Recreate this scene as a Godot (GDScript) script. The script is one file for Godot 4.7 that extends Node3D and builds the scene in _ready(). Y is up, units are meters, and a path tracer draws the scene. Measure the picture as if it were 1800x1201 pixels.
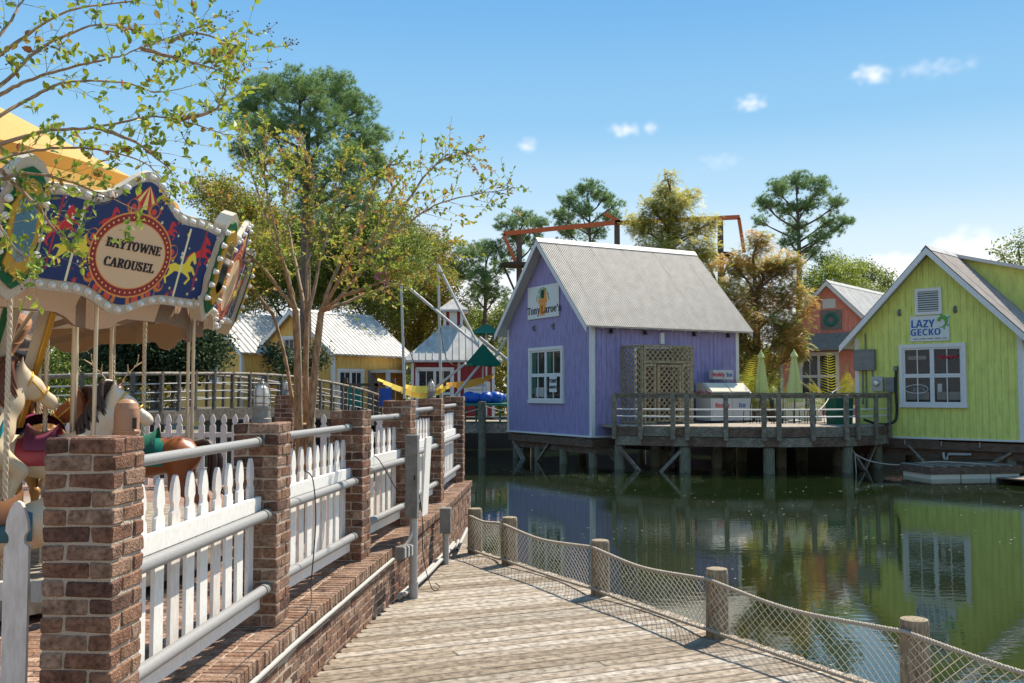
extends Node3D
# Boardwalk by a pond: brick wall with picket panels, carousel, coloured cottages on piles.
# Heights are relative to the eye (y = 0); d is the distance ahead, so z = -d.

const DECK := -2.12
const WATER := -2.55
const LAND := -1.72

var M := {}
var T := {}
var rng := RandomNumberGenerator.new()
var box_cache := {}
var taken := {}

class MB:
	var v := PackedVector3Array()
	var n := PackedVector3Array()
	var c := PackedColorArray()
	var uv := PackedVector2Array()
	var col := Color(1, 1, 1)
	var colored := false
	var uvd := false
	func vert(p: Vector3, m: Vector3, t := Vector2.ZERO) -> void:
		v.append(p); n.append(m); c.append(col); uv.append(t)
	func tri(a: Vector3, b: Vector3, d: Vector3, na: Vector3, nb: Vector3, nd: Vector3) -> void:
		if (b - a).cross(d - a).dot(na + nb + nd) > 0.0:
			vert(a, na); vert(d, nd); vert(b, nb)
		else:
			vert(a, na); vert(b, nb); vert(d, nd)
	func flat3(a: Vector3, b: Vector3, d: Vector3, m: Vector3) -> void:
		tri(a, b, d, m, m, m)
	func quad(a: Vector3, b: Vector3, d: Vector3, e: Vector3, m: Vector3) -> void:
		tri(a, b, d, m, m, m); tri(a, d, e, m, m, m)
	func sheet(a: Vector3, b: Vector3, d: Vector3, e: Vector3) -> void:
		var m := (d - a).cross(b - a).normalized()
		quad(a, b, d, e, m)
	func box(at: Vector3, size: Vector3, bs := Basis.IDENTITY) -> void:
		var h := size * 0.5
		for ax in 3:
			for s: float in [-1.0, 1.0]:
				var m := Vector3.ZERO; m[ax] = s
				var q := []
				for k: Array in [[-1, -1], [1, -1], [1, 1], [-1, 1]]:
					var p := Vector3.ZERO
					p[ax] = s * h[ax]; p[(ax + 1) % 3] = k[0] * h[(ax + 1) % 3]; p[(ax + 2) % 3] = k[1] * h[(ax + 2) % 3]
					q.append(at + bs * p)
				quad(q[0], q[1], q[2], q[3], bs * m)
	# a bar of rectangular section between two points; up gives the side of height h
	func bar(a: Vector3, b: Vector3, w: float, h: float, up := Vector3.UP) -> void:
		var x := (b - a).normalized()
		var z := x.cross(up).normalized()
		var y := z.cross(x)
		box((a + b) * 0.5, Vector3((b - a).length(), h, w), Basis(x, y, z))
	func tube(p: Array, r: Array, sides := 6, caps := true) -> void:
		var k := p.size()
		var ref := Vector3.UP
		var rings := []
		var nors := []
		var side := Vector3.ZERO
		for i in k:
			var t: Vector3 = (p[mini(i + 1, k - 1)] - p[maxi(i - 1, 0)]).normalized()
			if i == 0:
				ref = Vector3.UP if absf(t.y) < 0.9 else Vector3.RIGHT
				side = t.cross(ref).normalized()
			else:
				side = (side - t * side.dot(t)).normalized()
			var up := side.cross(t)
			var ring := []
			var nor := []
			var rad: float = r[mini(i, r.size() - 1)]
			for j in sides:
				var a := TAU * j / sides
				var m := side * cos(a) + up * sin(a)
				ring.append(p[i] + m * rad); nor.append(m)
			rings.append(ring); nors.append(nor)
		for i in k - 1:
			for j in sides:
				var j2 := (j + 1) % sides
				tri(rings[i][j], rings[i + 1][j], rings[i + 1][j2], nors[i][j], nors[i + 1][j], nors[i + 1][j2])
				tri(rings[i][j], rings[i + 1][j2], rings[i][j2], nors[i][j], nors[i + 1][j2], nors[i][j2])
		if caps:
			var t0: Vector3 = (p[0] - p[1]).normalized()
			var t1: Vector3 = (p[k - 1] - p[k - 2]).normalized()
			for j in range(1, sides - 1):
				flat3(rings[0][0], rings[0][j], rings[0][j + 1], t0)
				flat3(rings[k - 1][0], rings[k - 1][j], rings[k - 1][j + 1], t1)
	# profile: Array of Vector2(radius, height) from bottom to top
	func lathe(prof: Array, sides := 12, xf := Transform3D.IDENTITY) -> void:
		for i in prof.size() - 1:
			var a: Vector2 = prof[i]
			var b: Vector2 = prof[i + 1]
			var e := b - a
			var m2 := Vector2(e.y, -e.x).normalized()
			for j in sides:
				var w0 := TAU * j / sides
				var w1 := TAU * (j + 1) / sides
				var d0 := Vector3(cos(w0), 0, sin(w0))
				var d1 := Vector3(cos(w1), 0, sin(w1))
				var n0 := xf.basis * (d0 * m2.x + Vector3.UP * m2.y)
				var n1 := xf.basis * (d1 * m2.x + Vector3.UP * m2.y)
				var p00 := xf * (d0 * a.x + Vector3.UP * a.y)
				var p01 := xf * (d1 * a.x + Vector3.UP * a.y)
				var p10 := xf * (d0 * b.x + Vector3.UP * b.y)
				var p11 := xf * (d1 * b.x + Vector3.UP * b.y)
				if b.x > 0.0005: tri(p00, p10, p11, n0, n0, n1)
				if a.x > 0.0005: tri(p00, p11, p01, n0, n1, n1)
	# extrudes a polygon of the xy plane from z0 to z1
	func prism(poly: PackedVector2Array, z0: float, z1: float, xf := Transform3D.IDENTITY, uvbox := Rect2()) -> void:
		var idx := Geometry2D.triangulate_polygon(poly)
		for zz: float in [z0, z1]:
			var m := xf.basis * Vector3(0, 0, -1.0 if zz == z0 else 1.0)
			for i in range(0, idx.size(), 3):
				var at := v.size()
				var pa := poly[idx[i]]; var pb := poly[idx[i + 1]]; var pc := poly[idx[i + 2]]
				var a := xf * Vector3(pa.x, pa.y, zz); var b := xf * Vector3(pb.x, pb.y, zz); var d := xf * Vector3(pc.x, pc.y, zz)
				flat3(a, b, d, m)
				if uvbox.size.x > 0.0:
					uvd = true
					var inv := xf.affine_inverse()
					for k in 3:
						var l := inv * v[at + k]
						uv[at + k] = Vector2((l.x - uvbox.position.x) / uvbox.size.x, 1.0 - (l.y - uvbox.position.y) / uvbox.size.y)
		var turn := 1.0 if not Geometry2D.is_polygon_clockwise(poly) else -1.0
		for i in poly.size():
			var a := poly[i]; var b := poly[(i + 1) % poly.size()]
			var e := b - a
			if e.length() < 1e-6: continue
			var m := xf.basis * (Vector3(e.y, -e.x, 0).normalized() * turn)
			quad(xf * Vector3(a.x, a.y, z0), xf * Vector3(b.x, b.y, z0), xf * Vector3(b.x, b.y, z1), xf * Vector3(a.x, a.y, z1), m)
	func ball(at: Vector3, r: Vector3, seg := 8, rings := 5) -> void:
		for i in rings:
			var f0 := PI * i / rings - PI / 2
			var f1 := PI * (i + 1) / rings - PI / 2
			for j in seg:
				var a0 := TAU * j / seg
				var a1 := TAU * (j + 1) / seg
				var u00 := Vector3(cos(f0) * cos(a0), sin(f0), cos(f0) * sin(a0)); var u01 := Vector3(cos(f0) * cos(a1), sin(f0), cos(f0) * sin(a1))
				var u10 := Vector3(cos(f1) * cos(a0), sin(f1), cos(f1) * sin(a0)); var u11 := Vector3(cos(f1) * cos(a1), sin(f1), cos(f1) * sin(a1))
				if i < rings - 1: tri(at + u00 * r, at + u10 * r, at + u11 * r, u00, u10, u11)
				if i > 0: tri(at + u00 * r, at + u11 * r, at + u01 * r, u00, u11, u01)
	func mesh() -> ArrayMesh:
		var arr := []
		arr.resize(Mesh.ARRAY_MAX)
		arr[Mesh.ARRAY_VERTEX] = v; arr[Mesh.ARRAY_NORMAL] = n
		if colored: arr[Mesh.ARRAY_COLOR] = c
		if uvd: arr[Mesh.ARRAY_TEX_UV] = uv
		var m := ArrayMesh.new()
		m.add_surface_from_arrays(Mesh.PRIMITIVE_TRIANGLES, arr)
		return m

func P(x: float, d: float, y: float) -> Vector3:
	return Vector3(x, y, -d)

# box with chamfered edges, centred; shared between equal sizes
func bbox(size: Vector3, bev := 0.004, jit := 0.0, sd := 0) -> ArrayMesh:
	var key := [size, bev, jit, sd]
	if box_cache.has(key): return box_cache[key]
	var mb := MB.new()
	var h := size * 0.5
	var r := RandomNumberGenerator.new(); r.seed = sd * 77 + 5
	var off := {}
	for sx in [-1, 1]:
		for sy in [-1, 1]:
			for sz in [-1, 1]:
				off[Vector3i(sx, sy, sz)] = Vector3(r.randf_range(-jit, jit), r.randf_range(-jit, jit), r.randf_range(-jit, jit))
	var pt := func(s: Vector3i, ax: int) -> Vector3:
		var q := Vector3.ZERO
		for k in 3: q[k] = s[k] * (h[k] if k == ax else h[k] - bev)
		return q + off[s]
	for ax in 3:
		var b := (ax + 1) % 3
		var d := (ax + 2) % 3
		for s in [-1, 1]:
			var q := []
			for k: Array in [[-1, -1], [1, -1], [1, 1], [-1, 1]]:
				var g := Vector3i.ZERO; g[ax] = s; g[b] = k[0]; g[d] = k[1]
				q.append(pt.call(g, ax))
			var m := Vector3.ZERO; m[ax] = s
			mb.quad(q[0], q[1], q[2], q[3], m)
		for s in [-1, 1]:
			for s2 in [-1, 1]:
				var g0 := Vector3i.ZERO; g0[ax] = s; g0[b] = s2; g0[d] = -1
				var g1 := g0; g1[d] = 1
				var m := Vector3.ZERO; m[ax] = s; m[b] = s2
				mb.quad(pt.call(g0, ax), pt.call(g1, ax), pt.call(g1, b), pt.call(g0, b), m.normalized())
	for g: Vector3i in off:
		mb.flat3(pt.call(g, 0), pt.call(g, 1), pt.call(g, 2), Vector3(g).normalized())
	box_cache[key] = mb.mesh()
	return box_cache[key]

func numbered(called: String) -> String:
	taken[called] = taken.get(called, -1) + 1
	return called if taken[called] == 0 else "%s_%03d" % [called, taken[called]]

func part(called: String, mesh: Mesh, m: Material, parent: Node, at := Transform3D.IDENTITY) -> MeshInstance3D:
	var o := MeshInstance3D.new()
	o.name = called
	o.mesh = mesh
	o.material_override = m
	o.transform = at
	parent.add_child(o, true)
	return o

func pmb(called: String, mb: MB, m: Material, parent: Node) -> MeshInstance3D:
	return part(called, mb.mesh(), m, parent)

func thing(called: String, label: String, category: String, at := Transform3D.IDENTITY, group := "") -> Node3D:
	var o := Node3D.new()
	o.name = numbered(called)
	o.transform = at
	add_child(o)
	o.set_meta("label", label); o.set_meta("category", category)
	if group: o.set_meta("group", group)
	return o

func solo(called: String, label: String, category: String, mb: MB, m: Material, group := "") -> MeshInstance3D:
	var o := part(numbered(called), mb.mesh(), m, self)
	o.set_meta("label", label); o.set_meta("category", category)
	if group: o.set_meta("group", group)
	return o

func structure(called: String) -> Node3D:
	var o := Node3D.new()
	o.name = numbered(called)
	add_child(o)
	o.set_meta("kind", "structure")
	return o

func node(called: String, parent: Node, at := Transform3D.IDENTITY) -> Node3D:
	var o := Node3D.new()
	o.name = called
	o.transform = at
	parent.add_child(o, true)
	return o

func dup(o: Node3D, at: Transform3D, label: String) -> Node3D:
	var r: Node3D = o.duplicate()
	r.name = numbered(String(o.name).rstrip("0123456789").trim_suffix("_"))
	add_child(r)
	r.transform = at
	r.set_meta("label", label)
	return r

func lin(r: float, g: float, b: float, a := 1.0) -> Color:
	var c := Color(r, g, b).linear_to_srgb()
	c.a = a
	return c

func noise_tex(freq: float, lo: Color, hi: Color, sd := 1, oct := 4, kind := FastNoiseLite.TYPE_SIMPLEX_SMOOTH, mid := 0.5, size := 512) -> NoiseTexture2D:
	var t := NoiseTexture2D.new()
	var n := FastNoiseLite.new()
	n.noise_type = kind
	n.frequency = freq
	n.seed = sd
	n.fractal_octaves = oct
	t.noise = n
	t.width = size; t.height = size
	t.seamless = true
	var g := Gradient.new()
	g.set_color(0, lo); g.set_color(1, hi)
	g.add_point(mid, lo.lerp(hi, 0.55))
	t.color_ramp = g
	return t

# plain procedural material: colour (linear) x grain texture, optional relief
func mk(key: String, col: Color, rough := 0.8, tex: Texture2D = null, sc := Vector3.ONE, bump := 0.0, btex: Texture2D = null, off := Vector3.ZERO, world := false) -> StandardMaterial3D:
	var m := StandardMaterial3D.new()
	m.resource_name = key
	m.albedo_color = lin(col.r, col.g, col.b)
	m.roughness = rough
	m.metallic_specular = 0.4
	if tex: m.albedo_texture = tex
	if tex or btex:
		m.uv1_triplanar = true
		m.uv1_world_triplanar = world
		m.uv1_scale = sc
		m.uv1_offset = off
		m.uv1_triplanar_sharpness = 4.0
	if bump != 0.0:
		m.heightmap_enabled = true
		m.heightmap_texture = btex if btex else tex
		m.heightmap_scale = bump
	M[key] = m
	return m

func stain(m: StandardMaterial3D, tex: Texture2D, sc: Vector3) -> void:
	m.detail_enabled = true
	m.detail_albedo = tex
	m.detail_blend_mode = BaseMaterial3D.BLEND_MODE_MUL
	m.detail_uv_layer = BaseMaterial3D.DETAIL_UV_2
	m.uv2_triplanar = true
	m.uv2_world_triplanar = true
	m.uv2_scale = sc
	m.uv2_triplanar_sharpness = 4.0

func multi(called: String, mesh: Mesh, m: Material, xfs: Array, cols: Array, parent: Node) -> MultiMeshInstance3D:
	var mm := MultiMesh.new()
	mm.transform_format = MultiMesh.TRANSFORM_3D
	mm.use_colors = true
	mm.mesh = mesh
	mm.instance_count = xfs.size()
	for i in xfs.size():
		mm.set_instance_transform(i, xfs[i])
		mm.set_instance_color(i, cols[i])
	var o := MultiMeshInstance3D.new()
	o.name = called
	o.multimesh = mm
	o.material_override = m
	parent.add_child(o, true)
	o.set_meta("kind", "stuff")
	return o

func rdir() -> Vector3:
	while true:
		var q := Vector3(rng.randf_range(-1, 1), rng.randf_range(-1, 1), rng.randf_range(-1, 1))
		if q.length() < 1.0 and q.length() > 0.05: return q.normalized()
	return Vector3.UP

func basis_to(fwd: Vector3, roll := 0.0) -> Basis:
	var y := fwd.normalized()
	var x := y.cross(Vector3.UP if absf(y.y) < 0.95 else Vector3.RIGHT).normalized()
	return Basis(x, y, x.cross(y)).rotated(y, roll)

func sky_panorama() -> ImageTexture:
	var w := 2048
	var h := 1024
	var img := Image.create(w, h, false, Image.FORMAT_RGBF)
	var n1 := FastNoiseLite.new(); n1.seed = 11; n1.frequency = 1.0; n1.fractal_octaves = 6; n1.fractal_gain = 0.55
	# small wisps: azimuth (degrees right of straight ahead), elevation, width, height, strength
	var wisps := [[0.9, 14.5, 0.6, 0.42, 0.6], [6.7, 15.3, 0.9, 0.36, 0.75], [8.2, 15.3, 0.4, 0.34, 0.6], [14.0, 16.4, 0.85, 0.42, 0.8], [20.7, 17.4, 1.0, 0.55, 0.8], [24.0, 17.3, 2.2, 0.42, 0.3],
		[12.3, 13.3, 1.2, 0.45, 0.2], [48, 20, 2.0, 0.6, 0.7], [-60, 17, 1.8, 0.5, 0.7], [120, 19, 2.2, 0.6, 0.6], [170, 15, 1.6, 0.5, 0.7], [-120, 22, 2.0, 0.6, 0.6], [75, 13, 1.5, 0.45, 0.7]]
	for y in range(0, h):
		var el := (0.5 - (y + 0.5) / h) * 180.0
		var t := clampf(el / 26.0, 0.0, 1.0)
		var c: Color
		if el < 0.0:
			c = Color(0.30, 0.32, 0.30)
		else:
			var keys := [[0.0, Color(0.78, 0.80, 0.82)], [5.0, Color(0.72, 0.78, 0.82)], [8.5, Color(0.56, 0.69, 0.79)], [12.0, Color(0.375, 0.575, 0.75)], [16.0, Color(0.235, 0.465, 0.70)], [23.0, Color(0.142, 0.36, 0.65)], [45.0, Color(0.125, 0.33, 0.62)], [90.0, Color(0.11, 0.30, 0.585)]]
			for i in keys.size() - 1:
				if el >= keys[i][0]: c = keys[i][1].lerp(keys[i + 1][1], smoothstep(keys[i][0], keys[i + 1][0], el) * 0.5 + 0.5 * clampf((el - keys[i][0]) / (keys[i + 1][0] - keys[i][0]), 0, 1))
		img.fill_rect(Rect2i(0, y, w, 1), c)
		if el < 0.0 or el > 26.0: continue
		for x in w:
			var az := (x + 0.5) / w * 360.0   # 0 = straight ahead (-z)
			if az > 180.0: az -= 360.0
			var dens := 0.0
			if el > 12.0:
				for q: Array in wisps:
					var dx: float = (az - q[0]) / q[2]
					var dy: float = (el - q[1]) / q[3]
					var rr := dx * dx + dy * dy
					if rr < 4.0:
						var nn := n1.get_noise_2d(az * 1.3, el * 2.6) * 0.9 + n1.get_noise_2d(az * 4.0 + 50, el * 6.0) * 0.5
						dens = maxf(dens, clampf((1.0 - rr * 0.7) + nn * 1.1 - 0.25, 0, 1) * q[4])
			if el > 4.5 and el < 12.0:
				for q: Array in [[25.6, 7.2, 2.6, 1.5], [21.3, 6.6, 2.4, 1.1], [28.5, 6.6, 2.2, 1.2], [-3.0, 6.4, 3.6, 1.4], [62, 7.0, 4.0, 1.8], [-48, 7.0, 4.0, 1.6], [105, 7.4, 5.0, 2.0], [150, 6.8, 4.0, 1.6], [-100, 7.4, 4.6, 1.8], [-150, 7.0, 4.2, 1.6]]:
					var rr := pow((az - q[0]) / q[2], 2.0) + pow((el - q[1]) / q[3], 2.0)
					if rr < 2.5: dens = maxf(dens, clampf(1.15 - rr + n1.get_noise_2d(az * 0.9, el * 1.4) * 0.9, 0, 1) * 0.85)
			if el < 11.0:
				# a low bank of cumulus near the horizon
				var top := 5.2 + 6.5 * n1.get_noise_2d(cos(deg_to_rad(az)) * 5.0, sin(deg_to_rad(az)) * 5.0) + 2.2 * n1.get_noise_2d(az * 0.22, 7.0)
				var nn := n1.get_noise_2d(az * 0.4, el * 0.7) * 2.6
				dens = maxf(dens, clampf((top + nn - el) * 0.5, 0, 1) * 0.9)
			if dens > 0.01:
				var shade := 0.93 + 0.12 * n1.get_noise_2d(az * 0.9, el * 1.6 + 30)
				img.set_pixel(x, y, c.lerp(Color(0.97, 0.97, 0.98) * shade, dens))
	return ImageTexture.create_from_image(img)

func set_view() -> void:
	var cam := Camera3D.new()
	cam.name = "camera"
	cam.fov = 38.92
	cam.near = 0.05
	cam.far = 900.0
	cam.rotation = Vector3(atan(90.0 / 1700.0), 0, 0)
	add_child(cam)
	cam.current = true
	var env := Environment.new()
	env.background_mode = Environment.BG_SKY
	var sky := Sky.new()
	var pano := PanoramaSkyMaterial.new()
	pano.panorama = sky_panorama()
	pano.energy_multiplier = 0.6
	sky.sky_material = pano
	env.sky = sky
	env.tonemap_mode = Environment.TONE_MAPPER_LINEAR
	env.tonemap_exposure = 2.2
	env.sdfgi_enabled = true; env.ssao_enabled = true; env.ssil_enabled = true
	var we := WorldEnvironment.new()
	we.name = "environment"
	we.environment = env
	add_child(we)
	var sun := DirectionalLight3D.new()
	sun.name = "sun"
	sun.light_energy = 1.28
	sun.light_color = Color(1.0, 0.955, 0.88)
	sun.light_angular_distance = 0.5
	sun.shadow_enabled = true
	var az := deg_to_rad(38.0)
	var el := deg_to_rad(53.0)
	var to := Vector3(sin(az) * cos(el), sin(el), -cos(az) * cos(el))
	sun.transform = Transform3D(Basis.looking_at(-to, Vector3.UP), Vector3(0, 20, 0))
	add_child(sun)

func make_materials() -> void:
	T.fine = noise_tex(0.05, Color(0.88, 0.87, 0.86), Color(1, 1, 1), 3, 5)
	T.blotch = noise_tex(0.012, Color(0.76, 0.75, 0.73), Color(1, 1, 1), 5, 5)
	T.faint = noise_tex(0.03, Color(0.93, 0.925, 0.92), Color(1, 1, 1), 14, 4)
	T.weather = noise_tex(0.02, Color(0.80, 0.79, 0.76), Color(1, 1, 1), 41, 6, FastNoiseLite.TYPE_SIMPLEX, 0.3)
	T.speck = noise_tex(0.11, Color(0.66, 0.63, 0.6), Color(1, 1, 1), 8, 3, FastNoiseLite.TYPE_SIMPLEX, 0.28)
	T.grime = noise_tex(0.018, Color(0.55, 0.52, 0.5), Color(1, 1, 1), 17, 6, FastNoiseLite.TYPE_SIMPLEX, 0.33)
	T.streak = noise_tex(0.02, Color(0.60, 0.56, 0.51), Color(1, 1, 1), 23, 6, FastNoiseLite.TYPE_SIMPLEX, 0.34)
	T.grain = noise_tex(0.02, Color(0.60, 0.56, 0.52), Color(1, 1, 1), 9, 5, FastNoiseLite.TYPE_SIMPLEX, 0.42)
	T.bump = noise_tex(0.06, Color.BLACK, Color.WHITE, 12, 5)
	T.rough = noise_tex(0.02, Color(0.60, 0.57, 0.55), Color(1, 1, 1), 21, 6, FastNoiseLite.TYPE_SIMPLEX, 0.35)
	var bc := [Color(0.41, 0.235, 0.155), Color(0.33, 0.175, 0.115), Color(0.45, 0.29, 0.20), Color(0.21, 0.115, 0.085), Color(0.39, 0.25, 0.18), Color(0.50, 0.345, 0.255)]
	for i in bc.size():
		var m := mk("brick%d" % i, bc[i], 0.92, T.rough, Vector3.ONE * 2.3, 0.5, T.bump, Vector3(i * 0.37, i * 0.61, 0), true)
		stain(m, T.grime, Vector3.ONE * 0.55)
	mk("mortar", Color(0.52, 0.45, 0.37), 0.95, T.speck, Vector3.ONE * 2.0, 0.5, T.bump, Vector3.ZERO, true)
	mk("paver", Color(0.42, 0.26, 0.19), 0.93, T.rough, Vector3.ONE * 1.1, 0.2, T.bump, Vector3.ZERO, true)
	stain(M.paver, T.blotch, Vector3.ONE * 0.2)
	mk("paver_b", Color(0.48, 0.33, 0.25), 0.93, T.rough, Vector3.ONE * 1.3, 0.2, T.bump, Vector3(0.3, 0.2, 0.1), true)
	mk("white", Color(0.76, 0.75, 0.72), 0.55, T.faint, Vector3(1.5, 0.8, 1.5), 0.03, T.bump, Vector3.ZERO, true)
	mk("white_old", Color(0.74, 0.70, 0.66), 0.65, T.rough, Vector3(3.0, 0.7, 3.0), 0.1, T.bump, Vector3.ZERO, true)
	M.white_old.albedo_texture = T.faint
	M.white_old.heightmap_scale = 0.04
	stain(M.white_old, T.fine, Vector3(0.8, 0.2, 0.8))
	mk("pipe", Color(0.27, 0.275, 0.28), 0.55, T.fine, Vector3.ONE * 2.0, 0.0, null, Vector3.ZERO, true)
	mk("conduit", Color(0.43, 0.42, 0.40), 0.6, T.fine, Vector3.ONE * 2.0, 0.0, null, Vector3.ZERO, true)
	mk("grey_metal", Color(0.255, 0.255, 0.245), 0.5, T.fine, Vector3.ONE, 0.0, null, Vector3.ZERO, true)
	stain(M.grey_metal, T.blotch, Vector3.ONE * 0.8)
	var dc := [Color(0.52, 0.455, 0.375), Color(0.45, 0.385, 0.305), Color(0.60, 0.54, 0.465), Color(0.37, 0.31, 0.24), Color(0.54, 0.47, 0.38), Color(0.49, 0.445, 0.375), Color(0.65, 0.60, 0.53)]
	for i in dc.size():
		var m := mk("deck%d" % i, dc[i], 0.88, T.streak, Vector3(0.22, 3.0, 7.0), 0.8, T.streak, Vector3(i * 0.313, 0, i * 0.171))
		stain(m, T.rough, Vector3(0.8, 0.8, 0.8))
	mk("weathered", Color(0.36, 0.325, 0.27), 0.9, T.grain, Vector3(0.6, 0.6, 0.6), 0.5, T.grain, Vector3.ZERO, true)
	mk("old_wood", Color(0.36, 0.32, 0.25), 0.9, T.grain, Vector3(0.5, 2.2, 0.5), 0.5, T.grain, Vector3.ZERO, true)
	stain(M.old_wood, T.blotch, Vector3.ONE * 0.4)
	mk("brown_wood", Color(0.24, 0.16, 0.115), 0.9, T.grain, Vector3(0.4, 2.5, 0.4), 0.4, T.grain, Vector3.ZERO, true)
	stain(M.brown_wood, T.blotch, Vector3.ONE * 0.5)
	mk("post_wood", Color(0.46, 0.385, 0.28), 0.9, T.grain, Vector3(4.5, 0.35, 4.5), 0.9, T.grain)
	stain(M.post_wood, T.blotch, Vector3.ONE * 1.7)
	mk("pile", Color(0.22, 0.22, 0.155), 0.9, T.grain, Vector3(3.0, 0.25, 3.0), 0.6, T.grain, Vector3.ZERO, true)
	mk("rope", Color(0.50, 0.44, 0.36), 0.95, T.speck, Vector3.ONE * 6.0, 0.0, null, Vector3.ZERO, true)
	mk("net", Color(0.62, 0.56, 0.46), 0.95)
	mk("roof_metal", Color(0.36, 0.335, 0.305), 0.55, T.blotch, Vector3(0.4, 0.4, 0.4), 0.0, null, Vector3.ZERO, true)
	stain(M.roof_metal, T.faint, Vector3(1.3, 0.3, 1.3))
	mk("roof_white", Color(0.58, 0.56, 0.53), 0.55, T.blotch, Vector3(0.3, 0.3, 0.3), 0.0, null, Vector3.ZERO, true)
	mk("roof_tan", Color(0.40, 0.34, 0.30), 0.6, T.blotch, Vector3(0.4, 0.4, 0.4), 0.0, null, Vector3.ZERO, true)
	for q: Array in [["purple", Color(0.345, 0.30, 0.535)], ["lime", Color(0.74, 0.78, 0.20)], ["coral", Color(0.84, 0.32, 0.25)], ["yellow", Color(0.86, 0.52, 0.14)], ["red", Color(0.30, 0.035, 0.04)], ["cream_wall", Color(0.74, 0.68, 0.56)]]:
		mk(q[0], q[1], 0.7, T.fine, Vector3(1.2, 0.25, 1.2), 0.12, T.grain, Vector3.ZERO, true)
		M[q[0]].albedo_texture = T.faint
		stain(M[q[0]], T.weather, Vector3(0.55, 0.10, 0.55))
	mk("trim", Color(0.72, 0.71, 0.68), 0.6, T.fine, Vector3(1.0, 0.3, 1.0), 0.0, null, Vector3.ZERO, true)
	mk("soffit", Color(0.58, 0.57, 0.53), 0.7, T.fine, Vector3.ONE, 0.0, null, Vector3.ZERO, true)
	mk("pane", Color(0.05, 0.06, 0.06), 0.02)
	M.pane.albedo_color.a = 0.12
	M.pane.transparency = BaseMaterial3D.TRANSPARENCY_ALPHA
	M.pane.metallic_specular = 0.27
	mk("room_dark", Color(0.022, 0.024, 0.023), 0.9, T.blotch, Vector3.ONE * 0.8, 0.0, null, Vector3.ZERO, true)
	mk("curtain", Color(0.03, 0.20, 0.15), 0.9, T.fine, Vector3(3.0, 0.3, 3.0), 0.0, null, Vector3.ZERO, true)
	mk("goods", Color(0.36, 0.34, 0.28), 0.9, T.speck, Vector3(1.5, 1.5, 1.5), 0.0, null, Vector3.ZERO, true)
	mk("black", Color(0.02, 0.02, 0.02), 0.5)
	mk("dark_brown", Color(0.06, 0.045, 0.035), 0.8)
	mk("teal", Color(0.02, 0.19, 0.15), 0.75, T.fine, Vector3.ONE * 2.0)
	mk("canvas_green", Color(0.0, 0.13, 0.085), 0.8, T.fine, Vector3.ONE * 2.0)
	mk("umbrella_cloth", Color(0.62, 0.66, 0.27), 0.85, T.fine, Vector3.ONE * 2.0)
	mk("blue_vinyl", Color(0.01, 0.075, 0.36), 0.4)
	mk("orange_steel", Color(0.62, 0.13, 0.04), 0.6, T.fine, Vector3.ONE)
	mk("yellow_cloth", Color(0.74, 0.50, 0.07), 0.8)
	mk("pale_pole", Color(0.50, 0.47, 0.43), 0.6)
	mk("bark", Color(0.46, 0.32, 0.20), 0.85, T.grain, Vector3(1.6, 0.5, 1.6), 0.3, T.grain, Vector3.ZERO, true)
	mk("twig", Color(0.22, 0.17, 0.12), 0.9)
	mk("pine_bark", Color(0.18, 0.135, 0.105), 0.95, T.rough, Vector3(1.0, 0.3, 1.0), 0.6, T.bump, Vector3.ZERO, true)
	var leaf := mk("leaf", Color(1, 1, 1), 0.6)
	leaf.vertex_color_use_as_albedo = true
	leaf.backlight_enabled = true
	leaf.backlight = Color(0.9, 0.9, 0.9)
	mk("cream", Color(0.66, 0.56, 0.40), 0.4, T.fine, Vector3.ONE * 2.0)
	mk("cream_panel", Color(0.62, 0.55, 0.43), 0.55, T.fine, Vector3.ONE * 2.0)
	mk("gold", Color(0.62, 0.37, 0.06), 0.35)
	M.gold.metallic = 0.5
	mk("mirror", Color(0.75, 0.76, 0.76), 0.04)
	M.mirror.metallic = 1.0
	mk("green_paint", Color(0.01, 0.12, 0.045), 0.35)
	mk("brass", Color(0.60, 0.50, 0.36), 0.4)
	M.brass.metallic = 0.35
	mk("steel", Color(0.5, 0.5, 0.5), 0.35)
	M.steel.metallic = 0.8
	mk("bulb_glass", Color(0.80, 0.78, 0.72), 0.12)
	mk("canopy_yellow", Color(0.76, 0.50, 0.16), 0.8, T.fine, Vector3.ONE)
	mk("canopy_orange", Color(0.62, 0.27, 0.03), 0.8)
	mk("ice_white", Color(0.56, 0.55, 0.52), 0.45, T.fine, Vector3.ONE)
	mk("bin_green", Color(0.006, 0.085, 0.045), 0.55)
	mk("foam", Color(0.72, 0.66, 0.52), 0.9, T.fine, Vector3.ONE)
	mk("ink_blue", Color(0.015, 0.11, 0.33), 0.6)
	mk("ink_black", Color(0.02, 0.02, 0.03), 0.6)
	mk("ink_red", Color(0.50, 0.03, 0.05), 0.6)
	mk("ink_green", Color(0.12, 0.36, 0.06), 0.6)
	mk("ink_orange", Color(0.72, 0.26, 0.03), 0.6)
	mk("lattice_wood", Color(0.42, 0.36, 0.22), 0.9, T.grain, Vector3(0.8, 0.8, 0.8), 0.3, T.grain, Vector3.ZERO, true)
	mk("bridge_wood", Color(0.17, 0.15, 0.125), 0.9, T.grain, Vector3.ONE * 0.6, 0.3, T.grain, Vector3.ZERO, true)
	mk("valance_tan", Color(0.27, 0.185, 0.125), 0.6, T.fine, Vector3.ONE * 2.0)
	mk("sign_white", Color(0.68, 0.69, 0.66), 0.5, T.fine, Vector3.ONE)

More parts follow.
